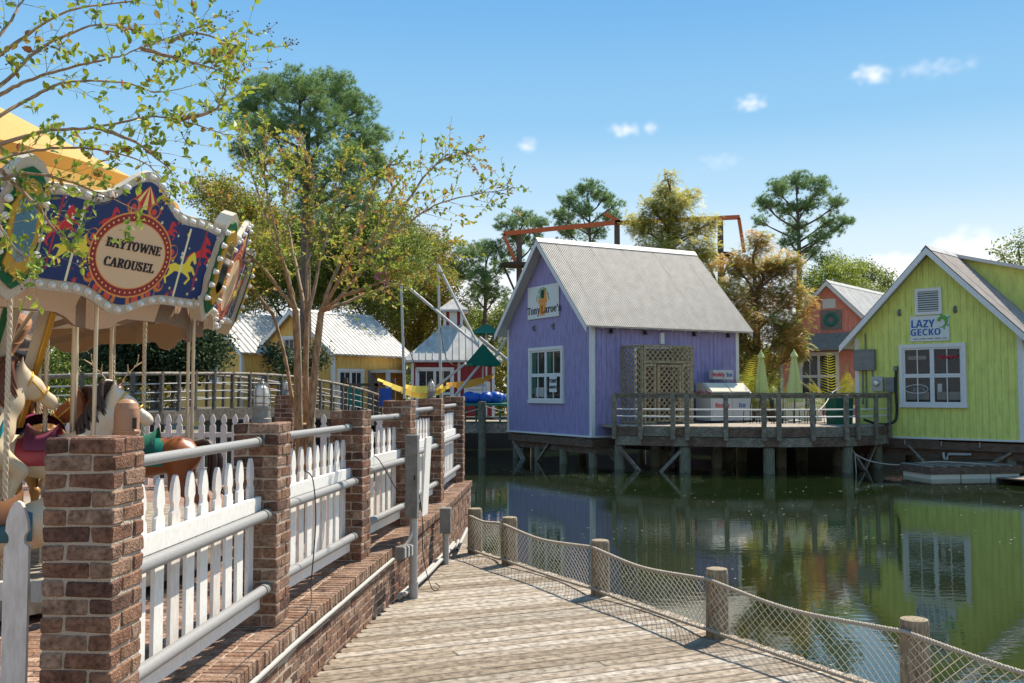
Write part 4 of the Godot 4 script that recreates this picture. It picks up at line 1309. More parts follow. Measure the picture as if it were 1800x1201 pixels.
func lattice_screen(house: Node3D) -> void:
	var o := thing("lattice_screen", "weathered lattice enclosure with a lattice gate on the deck by the purple wall", "lattice screen", house.transform)
	var panel := func(xf: Transform3D, w: float, y0: float, y1: float) -> void:
		var mb := MB.new()
		var h := y1 - y0
		var st := 0.15
		for dirn: float in [1.0, -1.0]:
			var k := -h
			while k < w:
				var a := Vector2(k, 0)
				var b := Vector2(k + h, h)
				if a.x < 0: a = Vector2(0, -k)
				if b.x > w: b = Vector2(w, w - k)
				k += st * 1.414
				if b.x - a.x < 0.04: continue
				if dirn < 0:
					a.x = w - a.x; b.x = w - b.x
				mb.bar(xf * Vector3(a.x, y0 + a.y, 0.006 * dirn), xf * Vector3(b.x, y0 + b.y, 0.006 * dirn), 0.01, 0.036, xf.basis.z.cross((xf.basis * Vector3(b.x - a.x, b.y - a.y, 0)).normalized()))
		pmb("lattice", mb, M.lattice_wood, o)
		mb = MB.new()
		for x: float in [0.04, w - 0.04]: mb.bar(xf * Vector3(x, y0, 0), xf * Vector3(x, y1, 0), 0.06, 0.08, xf.basis.x)
		for y: float in [y0 + 0.05, y1 - 0.04]: mb.bar(xf * Vector3(0.08, y, 0), xf * Vector3(w - 0.08, y, 0), 0.05, 0.08)
		pmb("frame", mb, M.lattice_wood, o)
	var front := Transform3D(Basis(Vector3.BACK, Vector3.UP, Vector3.LEFT), Vector3(-1.2, 0, 1.3))
	panel.call(Transform3D(Basis.IDENTITY, Vector3(-1.2, 0, 1.25)), 1.18, -1.05, 1.62)
	panel.call(front, 2.05, 1.0, 1.62)
	panel.call(front, 0.5, -1.05, 0.98)
	panel.call(front.translated_local(Vector3(1.6, 0, 0)), 0.45, -1.05, 0.98)
	panel.call(front.translated_local(Vector3(0.55, 0, 0.03)), 1.0, -1.0, 0.95)
	panel.call(Transform3D(Basis.IDENTITY, Vector3(-1.2, 0, 3.4)), 1.18, -1.05, 1.62)

func build_deck_area() -> void:
	var flat := Transform3D(Basis(Vector3(1, 0, 0), Vector3(0, 0, -1), Vector3(0, 1, 0)), Vector3.ZERO)
	var rim := [Vector2(3.42, 32.0), Vector2(4.2, 31.5), Vector2(5.18, 31.1), Vector2(5.6, 30.95), Vector2(6.75, 30.6), Vector2(7.9, 30.45), Vector2(8.35, 30.45), Vector2(9.45, 30.6), Vector2(10.6, 30.9), Vector2(11.05, 31.2), Vector2(11.9, 31.9), Vector2(12.65, 32.7)]
	var o := thing("pond_deck", "weathered timber deck on piles with railing between the purple and lime cottages", "deck")
	var poly := PackedVector2Array(rim)
	for q: Vector2 in [Vector2(12.3, 34.2), Vector2(17.5, 39.5), Vector2(16.0, 46.5), Vector2(8.5, 44.0), Vector2(8.9, 36.9), Vector2(3.0, 33.4)]: poly.append(q)
	var mb := MB.new()
	mb.prism(poly, -1.16, -1.07, flat)
	mk("deck_pale", Color(0.42, 0.37, 0.31), 0.9, T.grain, Vector3.ONE * 0.6, 0.2, T.grain, Vector3.ZERO, true)
	pmb("deck_floor", mb, M.deck_pale, o)
	var post := bbox(Vector3(0.15, 1.46, 0.1), 0.012)
	var pm := MB.new()
	pm.lathe([Vector2(0.19, -4.2), Vector2(0.18, -1.74), Vector2(0, -1.74)], 12)
	var pile := pm.mesh()
	for i in rim.size():
		var a: Vector2 = rim[i]
		var t: Vector2 = (rim[mini(i + 1, rim.size() - 1)] - rim[maxi(i - 1, 0)]).normalized()
		var bs := Basis(Vector3(t.x, 0, -t.y), Vector3.UP, Vector3(t.y, 0, t.x))
		part("railing_post", post, M.old_wood, o, Transform3D(bs, P(a.x, a.y, -0.79) + bs.z * 0.09))
		if i == rim.size() - 1: break
		var b: Vector2 = rim[i + 1]
		var e := (b - a).normalized()
		var out := Vector3(e.y, 0, e.x)
		for k in 2:
			mb = MB.new()
			mb.bar(P(a.x, a.y, -1.255 - k * 0.31) + out * 0.012, P(b.x, b.y, -1.255 - k * 0.31) + out * 0.012, 0.05, 0.29)
			pmb("fascia_board", mb, M.brown_wood if k == i % 2 else M.old_wood, o)
		mb = MB.new()
		mb.bar(P(a.x, a.y, -0.03), P(b.x, b.y, -0.03), 0.22, 0.05)
		mb.bar(P(a.x, a.y, -0.12) + out * 0.03, P(b.x, b.y, -0.12) + out * 0.03, 0.05, 0.12)
		pmb("top_rail", mb, M.old_wood, o)
		for y: float in [-0.54, -0.77]:
			mb = MB.new()
			mb.tube([P(a.x, a.y, y), P(b.x, b.y, y)], [0.024], 8)
			pmb("pipe_rail", mb, M.trim, o)
	for q: Vector2 in [Vector2(3.6, 32.4), Vector2(5.55, 31.15), Vector2(8.1, 30.62), Vector2(10.75, 31.15), Vector2(12.4, 33.0), Vector2(5.0, 33.8), Vector2(7.0, 33.2), Vector2(9.2, 33.2), Vector2(11.4, 34), Vector2(6.3, 36.5), Vector2(8.6, 36.5), Vector2(10.9, 36.5), Vector2(13.2, 37), Vector2(9.5, 40), Vector2(12, 40), Vector2(15, 41), Vector2(10, 44), Vector2(13, 44)]:
		part("piling", pile, M.pile, o, Transform3D(Basis.IDENTITY, P(q.x, q.y, 0)))
	mb = MB.new()
	for d: float in [33.2, 36.5, 40.0, 44.0]: mb.bar(P(4.0 + (d - 33) * 0.55, d, -1.35), P(12.0 + (d - 33) * 0.3, d, -1.35), 0.15, 0.36)
	pmb("under_beams", mb, M.dark_brown, o)
	brace(o, P(3.5, 32.2, -1.75), P(4.25, 32.0, -2.65))
	brace(o, P(5.5, 31.1, -1.75), P(4.72, 31.4, -2.65))
	brace(o, P(12.3, 32.9, -1.75), P(11.75, 32.5, -2.65))
	brace(o, P(10.9, 31.4, -1.78), P(11.45, 31.7, -2.5))
	# ice freezer against the purple wall
	var hx := Vector3(-0.482, 0, -0.876)
	var hb := Basis(hx, Vector3.UP, hx.cross(Vector3.UP))
	var fz := Transform3D(hb, P(2.72, 33.0, 0)) * Transform3D(Basis(Vector3.UP, PI / 2), Vector3(-0.75, -1.07, 5.2))
	# local: x towards the house front, z towards the house wall
	var f := thing("ice_freezer", "white ice freezer with slanted glass doors on the deck", "freezer", fz)
	mb = MB.new()
	mb.prism(PackedVector2Array([Vector2(-0.4, 0.08), Vector2(0.42, 0.08), Vector2(0.42, 1.42), Vector2(0.05, 1.42), Vector2(-0.4, 1.05)]), -0.95, 0.95, Transform3D(Basis(Vector3.BACK, Vector3.UP, Vector3.LEFT), Vector3.ZERO))
	pmb("cabinet", mb, M.ice_white, f)
	for s: float in [-1, 1]:
		part("door", bbox(Vector3(0.88, 0.5, 0.04), 0.01), M.foam, f, Transform3D(Basis(Vector3.RIGHT, 0.88), Vector3(s * 0.46, 1.25, -0.2)))
		part("lower_panel", bbox(Vector3(0.86, 0.78, 0.03), 0.008), M.ice_white, f, Transform3D(Basis.IDENTITY, Vector3(s * 0.46, 0.58, -0.41)))
	var bk := Basis(Vector3.UP, PI)
	txt("Reddy", 0.16, M.ink_red, f, Transform3D(bk, Vector3(0.46, 0.62, -0.43)))
	txt("Ice", 0.16, M.ink_blue, f, Transform3D(bk, Vector3(-0.46, 0.62, -0.43)))
	txt("Reddy Ice", 0.17, M.ink_red, f, Transform3D(Basis(Vector3.UP, PI / 2), Vector3(0.965, 1.05, 0.1)))
	part("sign_box", bbox(Vector3(0.95, 0.34, 0.24), 0.01), M.ice_white, f, Transform3D(Basis.IDENTITY, Vector3(-0.1, 1.72, 0.26)))
	txt("Reddy", 0.14, M.ink_red, f, Transform3D(bk, Vector3(0.13, 1.72, 0.132)))
	txt("Ice", 0.14, M.ink_blue, f, Transform3D(bk, Vector3(-0.38, 1.72, 0.132)))
	# closed umbrellas
	for k in 2:
		var at: Vector3 = [P(9.28, 36.0, -1.07), P(10.28, 35.2, -1.07)][k]
		var u := thing("closed_umbrella", ["closed lime umbrella nearer the purple cottage", "taller closed lime umbrella in the middle of the deck"][k], "umbrella", Transform3D(Basis(Vector3.UP, k), at), "closed umbrellas on the deck")
		mb = MB.new()
		mb.tube([Vector3.ZERO, Vector3(0, 2.5 + 0.1 * k, 0)], [0.025], 8)
		mb.lathe([Vector2(0.25, 0), Vector2(0.25, 0.06), Vector2(0.05, 0.1), Vector2(0.0, 0.1)], 12)
		pmb("pole", mb, M.pale_pole, u)
		mb = MB.new()
		for s in 16:
			for r in 5:
				var pt := func(i: int, j: int) -> Vector3:
					var yy := 0.72 + j * 0.36
					var rad := lerpf(0.33, 0.07, j / 5.0) * (1.0 if i % 2 else 0.66)
					if j == 0: yy += 0.06 * (i % 2)
					return Vector3(cos(TAU * i / 16.0) * rad, yy, sin(TAU * i / 16.0) * rad)
				mb.sheet(pt.call(s, r), pt.call(s, r + 1), pt.call(s + 1, r + 1), pt.call(s + 1, r))
		pmb("folded_canopy", mb, M.umbrella_cloth, u)
		mb = MB.new()
		mb.lathe([Vector2(0.14, 2.36), Vector2(0.135, 2.42), Vector2(0.04, 2.58), Vector2(0.02, 2.64), Vector2(0, 2.65)], 10)
		pmb("cap", mb, M.umbrella_cloth, u)
	# green bin, black wire chairs, cooler
	mb = MB.new()
	mb.prism(PackedVector2Array([Vector2(-0.3, 0), Vector2(0.3, 0), Vector2(0.36, 1.0), Vector2(-0.36, 1.0)]), -0.3, 0.3, Transform3D(Basis(Vector3.UP, 0.3), P(11.15, 33.0, -1.07)))
	solo("green_bin", "dark green waste bin behind the deck railing", "bin", mb, M.bin_green)
	for k in 6:
		var c := thing("wire_chair", ["black wire chair just right of the freezer", "second black wire chair right of the freezer", "third black wire chair, under the taller umbrella", "fourth black wire chair behind the railing", "fifth black wire chair toward the green bin", "last black wire chair, next to the green bin"][k], "chair", Transform3D(Basis(Vector3.UP, k * 1.9 + 0.4), P(8.35 + k * 0.43, 33.8 - 0.15 * (k % 3), -1.07)), "black wire chairs on the deck")
		for s: Array in [[-0.2, -0.2], [0.2, -0.2], [-0.2, 0.2], [0.2, 0.2]]:
			mb = MB.new()
			mb.tube([Vector3(s[0], 0, s[1]), Vector3(s[0] * 0.9, 0.45, s[1] * 0.9)], [0.014], 5)
			pmb("leg", mb, M.black, c)
		mb = MB.new()
		for j in 7: mb.tube([Vector3(-0.2 + j * 0.067, 0.46, -0.2), Vector3(-0.2 + j * 0.067, 0.46, 0.2)], [0.008], 4)
		mb.tube([Vector3(-0.21, 0.46, -0.21), Vector3(0.21, 0.46, -0.21), Vector3(0.21, 0.46, 0.21), Vector3(-0.21, 0.46, 0.21), Vector3(-0.21, 0.46, -0.21)], [0.012], 5)
		pmb("seat", mb, M.black, c)
		mb = MB.new()
		for j in 6: mb.tube([Vector3(-0.17 + j * 0.068, 0.47, 0.2), Vector3(-0.17 + j * 0.068, 0.88, 0.27)], [0.008], 4)
		mb.tube([Vector3(-0.2, 0.46, 0.2), Vector3(-0.2, 0.9, 0.28), Vector3(0.2, 0.9, 0.28), Vector3(0.2, 0.46, 0.2)], [0.014], 5)
		pmb("backrest", mb, M.black, c)
	mb = MB.new()
	mb.box(P(9.6, 36.6, -0.62), Vector3(4.2, 0.9, 0.1))
	solo("low_white_wall", "low pale wall at the back of the deck behind the chairs", "wall", mb, M.trim)
	mb = MB.new()
	mb.tube(smooth([P(11.0, 32.2, 0.2), P(10.6, 32.0, 0.0), P(10.1, 31.2, -0.35), P(9.7, 30.7, -0.6)], 4), [0.018], 6)
	solo("loose_pole", "thin pale pole leaning over the deck railing", "pole", mb, M.pale_pole)
	# palms and yellow shrubs in pots
	var spots := [[8.95, 36.4, 2.3, "tall fern palm between purple corner and first umbrella"], [8.75, 35.9, 1.5, "low fern palm at the purple corner"], [9.75, 36.2, 1.5, "yellow-green palm between the two closed umbrellas"], [11.5, 34.6, 1.75, "arching palm beside the coral house window"], [11.9, 35.0, 1.5, "small palm at the left end of the lime cottage"]]
	for s: Array in spots:
		var pl := thing("potted_palm", s[3], "palm", Transform3D(Basis(Vector3.UP, s[0] * 3.0), P(s[0], s[1], -1.07)), "potted palms on the deck")
		mb = MB.new()
		mb.lathe([Vector2(0.16, 0), Vector2(0.22, 0.35), Vector2(0.24, 0.36), Vector2(0.0, 0.34)], 12)
		pmb("pot", mb, M.brown_wood, pl)
		mb = MB.new()
		mb.colored = true
		for k in 15:
			var az := rng.randf() * TAU
			var up := rng.randf_range(0.35, 1.3)
			var ln: float = s[2] * rng.randf_range(0.75, 1.15)
			var pts := []
			for j in 8:
				var t := j / 7.0
				pts.append(Vector3(cos(az) * t * ln * cos(up), 0.35 + ln * (t * sin(up) * 1.25 - t * t * 0.45 * cos(up)), sin(az) * t * ln * cos(up)))
			mb.col = Color(0.20, 0.26, 0.04) if k % 3 else Color(0.42, 0.38, 0.04)
			mb.tube(pts, [0.012, 0.004], 3, false)
			for j in range(1, 22):
				var t := j / 22.0
				var i := int(t * 7.0)
				var p: Vector3 = pts[i].lerp(pts[i + 1], t * 7.0 - i)
				var fw: Vector3 = (pts[i + 1] - pts[i]).normalized()
				var sd := fw.cross(Vector3.UP).normalized()
				for q: float in [-1, 1]:
					var tip := p + (sd * q * 0.9 + fw * 0.6 + Vector3.DOWN * 0.25).normalized() * 0.3 * sin(PI * (0.15 + t * 0.8)) * (ln * 0.8)
					mb.sheet(p, p + fw * 0.03, tip, tip)
		var fo := pmb("fronds", mb, M.leaf, pl)
		fo.set_meta("kind", "stuff")
	# floating dock, ramp and mooring rope
	var dk := thing("floating_dock", "brown wooden floating dock with pale foam base before the lime cottage", "dock", Transform3D(Basis(Vector3.UP, 0.16), P(13.65, 29.6, WATER)))
	for k in 3: part("foam_block", bbox(Vector3(0.94, 0.2, 1.5), 0.01), M.foam, dk, Transform3D(Basis.IDENTITY, Vector3(-0.97 + k * 0.97, 0.04, 0)))
	mb = MB.new()
	for s: float in [-1, 1]:
		mb.box(Vector3(0, 0.25, s * 0.77), Vector3(3.0, 0.2, 0.05))
		mb.box(Vector3(s * 1.48, 0.25, 0), Vector3(0.05, 0.2, 1.5))
	pmb("rim_boards", mb, M.brown_wood, dk)
	var pb := bbox(Vector3(0.13, 0.03, 1.56), 0.004)
	for k in 21: part("plank", pb, M.brown_wood if k % 3 else M.weathered, dk, Transform3D(Basis.IDENTITY, Vector3(-1.42 + k * 0.142, 0.37, 0)))
	var rp := thing("dock_ramp", "flat brown gangway lying on the water at the right edge", "gangway", Transform3D(Basis(Vector3.UP, 0.5), P(15.2, 27.6, WATER)))
	for k in 18: part("plank", bbox(Vector3(0.16, 0.04, 1.0), 0.004), M.weathered if k % 3 else M.brown_wood, rp, Transform3D(Basis.IDENTITY, Vector3(-1.5 + k * 0.17, 0.16, 0)))
	for s: float in [-1, 1]: part("side_beam", bbox(Vector3(3.2, 0.14, 0.06), 0.004), M.dark_brown, rp, Transform3D(Basis.IDENTITY, Vector3(0, 0.07, s * 0.46)))
	mb = MB.new()
	mb.tube(smooth([P(10.95, 31.0, -1.95), P(11.3, 30.8, -2.15), P(11.9, 30.4, -2.25), P(12.5, 30.2, -2.2), P(13.2, 29.9, -2.12), P(14.6, 29.3, -2.18)], 5), [0.022], 6)
	solo("mooring_rope", "pale rope drooping from the deck pile to the floating dock", "rope", mb, M.rope)
	mb = MB.new()
	mb.tube([P(10.95, 31.0, -1.95), P(10.97, 30.98, WATER)], [0.018], 6)
	solo("hanging_rope", "pale rope hanging straight down from the deck pile into the water", "rope", mb, M.rope)

func build_far_side() -> void:
	# arched timber footbridge left
	var o := thing("footbridge", "grey timber footbridge with pipe rails arching behind the carousel", "bridge")
	var path := [Vector2(-17.5, 23.5), Vector2(-14.0, 24.3), Vector2(-10.2, 26.0), Vector2(-9.3, 28.4), Vector2(-8.4, 31.0), Vector2(-7.6, 34.0), Vector2(-6.9, 37.0), Vector2(-6.2, 40.2), Vector2(-5.6, 43.5)]
	var hy := [0.15, 0.35, 0.5, 0.56, 0.6, 0.55, 0.38, 0.12, -0.25]
	var pts := []
	for i in path.size(): pts.append(Vector3(path[i].x, hy[i], -path[i].y))
	var line := smooth(pts, 6)
	var deckp := []
	for p: Vector3 in line: deckp.append(p + Vector3(0, -1.13, 0))
	for i in line.size() - 1:
		var a: Vector3 = line[i]
		var b: Vector3 = line[i + 1]
		var sd := (b - a).cross(Vector3.UP).normalized()
		for off: float in [0.0, -2.2]:
			var va := a + sd * off
			if i % 2 == 0:
				part("railing_post", bbox(Vector3(0.1, 1.35, 0.1), 0.008), M.bridge_wood, o, Transform3D(Basis(Vector3.UP, atan2(sd.x, sd.z)), va + Vector3(0, -0.62, 0)))
		var db := MB.new()
		db.bar(a + sd * -1.1 + Vector3(0, -1.1, 0), b + sd * -1.1 + Vector3(0, -1.1, 0), 2.3, 0.06)
		db.bar(a + sd * 0.04 + Vector3(0, -1.26, 0), b + sd * 0.04 + Vector3(0, -1.26, 0), 0.07, 0.28)
		pmb("deck_span", db, M.bridge_wood, o)
		if i % 8 == 4:
			var lg := MB.new()
			for off: float in [-0.2, -2.0]: lg.tube([a + sd * off + Vector3(0, -1.2, 0), Vector3(a.x, -4.0, a.z) + sd * off], [0.13], 10)
			pmb("piling", lg, M.pile, o)
	for off: float in [0.0, -2.2]:
		for q: Array in [[0.0, 0.055, "top_rail"], [-0.28, 0.02, "pipe_rail"], [-0.52, 0.02, "pipe_rail"], [-0.76, 0.02, "pipe_rail"]]:
			var rl := []
			for i in line.size():
				var sd: Vector3 = (line[mini(i + 1, line.size() - 1)] - line[maxi(i - 1, 0)]).cross(Vector3.UP).normalized()
				rl.append(line[i] + sd * off + Vector3(0, q[0], 0))
			var rm := MB.new()
			rm.tube(rl, [q[1]], 6)
			pmb(q[2], rm, M.weathered if q[2] == "top_rail" else M.conduit, o)
	# low landing stage left of the purple cottage
	var dk := thing("landing_stage", "low timber landing stage on piles left of the purple cottage", "dock")
	var mb := MB.new()
	mb.box(P(-2.1, 41.0, -1.28), Vector3(6.2, 0.12, 5.0))
	mb.box(P(-2.1, 38.48, -1.42), Vector3(6.2, 0.36, 0.08))
	pmb("deck_floor", mb, M.weathered, dk)
	var pm := MB.new()
	pm.lathe([Vector2(0.16, -4.2), Vector2(0.15, -0.35), Vector2(0, -0.34)], 12)
	var pl := pm.mesh()
	for q: Vector2 in [Vector2(-1.18, 38.2), Vector2(-4.6, 38.3), Vector2(0.6, 38.6), Vector2(-3.0, 38.6)]: part("piling", pl, M.pile, dk, Transform3D(Basis.IDENTITY, P(q.x, q.y, 0)))
	mb = MB.new()
	for q: Array in [[Vector2(-1.18, 38.2), Vector2(0.6, 38.6), -0.6], [Vector2(-1.18, 38.2), Vector2(0.6, 38.6), -0.95], [Vector2(-3.0, 38.6), Vector2(-1.18, 38.2), -0.7]]:
		var a: Vector2 = q[0]
		var b: Vector2 = q[1]
		mb.tube(smooth([P(a.x, a.y, q[2] + 0.1), P((a.x + b.x) * 0.5, a.y, q[2] - 0.12), P(b.x, b.y, q[2] + 0.1)], 5), [0.025], 5)
	pmb("rope", mb, M.rope, dk)
	# bungee trampoline: leaning poles, mats, shade tents
	var tr := thing("bungee_trampoline", "bungee trampoline frame of leaning pale poles behind the pillars", "trampoline")
	for q: Array in [[-4.55, 41, -0.25, -4.72, 41, 4.6], [-3.0, 41, -0.25, -3.15, 41, 5.45], [-4.5, 41.2, 4.55, -1.4, 40.2, 1.95], [-3.2, 41.2, 5.5, -1.4, 40.2, 1.95], [-2.7, 39.8, -0.6, -1.2, 39.5, 1.3], [-4.4, 41.5, -0.7, -1.9, 39.6, 1.2], [-1.35, 40.3, 2.3, 0.4, 40.6, 0.9], [0.3, 40.3, 4.2, -0.55, 40.5, 2.1], [-0.7, 40.5, 1.5, 0.3, 40.0, 3.2]]:
		mb = MB.new()
		mb.tube([P(q[0], q[1], q[2]), P(q[3], q[4], q[5])], [0.065, 0.05], 8)
		pmb("pole", mb, M.pale_pole, tr)
	mb = MB.new()
	mb.tube(smooth([P(-3.1, 41, 3.2), P(-2.8, 40.8, 1.5), P(-2.2, 40.5, 1.1), P(-1.7, 40.3, 1.3)], 4), [0.012], 4)
	mb.tube(smooth([P(-4.6, 41, 2.5), P(-4.0, 40.8, 0.9), P(-3.9, 40.6, 1.0)], 4), [0.012], 4)
	pmb("bungee_cord", mb, M.black, tr)
	for k in 2:
		var at := P(-1.2, 40.0, 1.2) if k == 0 else P(-1.25, 47.0, 2.95)
		var r := 0.85 if k == 0 else 0.75
		var h := 0.85 if k == 0 else 0.42
		mb = MB.new()
		for s in 4 + k * 4:
			var n := 4 + k * 4
			var a0 := TAU * s / n + 0.5
			var a1 := TAU * (s + 1) / n + 0.5
			mb.sheet(at + Vector3(cos(a0) * r, 0, sin(a0) * r), at + Vector3(0, h, 0), at + Vector3(0, h, 0), at + Vector3(cos(a1) * r, 0, sin(a1) * r))
			mb.sheet(at + Vector3(cos(a0) * r, 0, sin(a0) * r), at + Vector3(cos(a1) * r, 0, sin(a1) * r), at + Vector3(cos(a1) * r, -0.1, sin(a1) * r), at + Vector3(cos(a0) * r, -0.1, sin(a0) * r))
		var tt := thing("shade_tent" if k == 0 else "patio_umbrella", ["dark green pyramid shade tent beside the purple cottage", "bright green patio umbrella above the dark green tent"][k], "tent" if k == 0 else "umbrella")
		pmb("canopy", mb, M.canvas_green if k == 0 else M.teal, tt)
		mb = MB.new()
		mb.tube([P(at.x, -at.z, -1.25), at + Vector3(0, h, 0)], [0.04], 8)
		pmb("pole", mb, M.pale_pole, tt)
	mb = MB.new()
	mb.lathe([Vector2(0, 0.0), Vector2(1.7, 0.0), Vector2(1.7, 0.09), Vector2(0, 0.1)], 20, Transform3D(Basis.IDENTITY, P(-0.9, 40.0, -0.52)))
	for k in 6: mb.tube([P(-0.9 + cos(k) * 1.5, 40 + sin(k) * 1.5, -0.5), P(-0.9 + cos(k) * 1.5, 40 + sin(k) * 1.5, -1.25)], [0.05], 6)
	solo("trampoline_mat", "round green trampoline mat on legs left of the purple cottage", "trampoline", mb, M.teal)
	mb = MB.new()
	for k in 9:
		var a := TAU * k / 9.0
		mb.ball(P(-1.15 + cos(a) * 0.62, 39.6 + sin(a) * 0.6, -0.22), Vector3(0.32, 0.22 + 0.03 * (k % 3), 0.32), 8, 6)
	mb.ball(P(-1.15, 39.6, -0.24), Vector3(0.7, 0.16, 0.6), 10, 6)
	solo("blue_inflatable", "crumpled blue inflatable lying on the green trampoline mat", "inflatable", mb, M.blue_vinyl)
	for k in 3:
		var q: Array = [[P(-5.75, 41.5, 0.62), P(-3.9, 41, 0.05), P(-2.6, 40.7, 0.35)], [P(-4.6, 41.2, 0.36), P(-3.9, 41, 0.28), P(-2.9, 40.7, 0.34)], [P(-2.75, 40.6, 0.42), P(-1.9, 40.2, 0.5), P(-0.75, 40.0, 0.78)]][k]
		mb = MB.new()
		var sm := smooth(q, 5)
		for i in sm.size() - 1:
			var wd := Vector3(0, -0.26 * sin(PI * (i + 0.5) / sm.size()) - 0.06, 0.25)
			mb.sheet(sm[i], sm[i + 1], sm[i + 1] + wd, sm[i] + wd)
		solo("shade_sail", ["long yellow shade strip left of the trampoline poles", "small pale yellow shade strip between the poles", "orange-yellow shade strip before the red pavilion"][k], "shade sail", mb, M.yellow_cloth if k < 2 else M.canopy_orange, "yellow shade strips")
	# two blue shirts racks by the yellow house
	var ck := thing("clothes_rack", "brown rack with blue cloths before the yellow house", "rack", Transform3D(Basis.IDENTITY, P(-6.3, 42.5, 0)))
	mb = MB.new()
	for x: float in [-1.0, 0.35, 1.1]: mb.box(Vector3(x, -0.5, 0), Vector3(0.16, 2.3, 0.16))
	mb.box(Vector3(0, 0.35, 0), Vector3(2.4, 0.12, 0.16))
	pmb("frame", mb, M.brown_wood, ck)
	for x: float in [-0.6, 0.75]:
		mb = MB.new()
		mb.box(Vector3(x, -0.2, 0.1), Vector3(0.55, 0.8, 0.1))
		pmb("cloth", mb, M.blue_vinyl if x > 0 else M.teal, ck)
	# ropes course: orange beams on timber poles with platforms
	var rc := thing("ropes_course", "ropes course of orange steel beams on tall poles above the roofs", "ropes course")
	var pole := [[0.44, 58.0, 9.6], [6.35, 58.0, 10.3], [12.6, 58.0, 10.6]]
	for q: Array in pole:
		mb = MB.new()
		mb.tube([P(q[0], q[1], LAND - 0.5), P(q[0], q[1], q[2])], [0.24, 0.17], 10)
		pmb("pole", mb, M.pine_bark, rc)
	for q: Array in [[-0.5, 9.55, 6.5, 10.25], [6.2, 10.2, 13.7, 10.55], [5.6, 10.75, 6.8, 10.1], [-0.5, 9.5, 0.3, 7.6], [13.65, 10.5, 13.95, 8.4]]:
		mb = MB.new()
		mb.bar(P(q[0], 57.7, q[1]), P(q[2], 57.7, q[3]), 0.14, 0.26 if q[2] > 6 and q[0] < 13 and q[0] != 5.6 else 0.18, Vector3.UP if absf(q[3] - q[1]) < 1.5 else Vector3.RIGHT)
		pmb("beam", mb, M.orange_steel, rc)
	for q: Array in [[0.3, 7.6], [12.4, 8.2]]:
		mb = MB.new()
		mb.lathe([Vector2(0, 0), Vector2(1.0, 0), Vector2(1.0, 0.18), Vector2(0, 0.18)], 8, Transform3D(Basis.IDENTITY, P(q[0], 58.0, q[1])))
		for a: float in [-0.8, 0.8]: mb.bar(P(q[0] + a, 57.8, q[1]), P(q[0], 57.9, q[1] - 1.8), 0.12, 0.2, Vector3.BACK)
		pmb("platform", mb, M.dark_brown, rc)

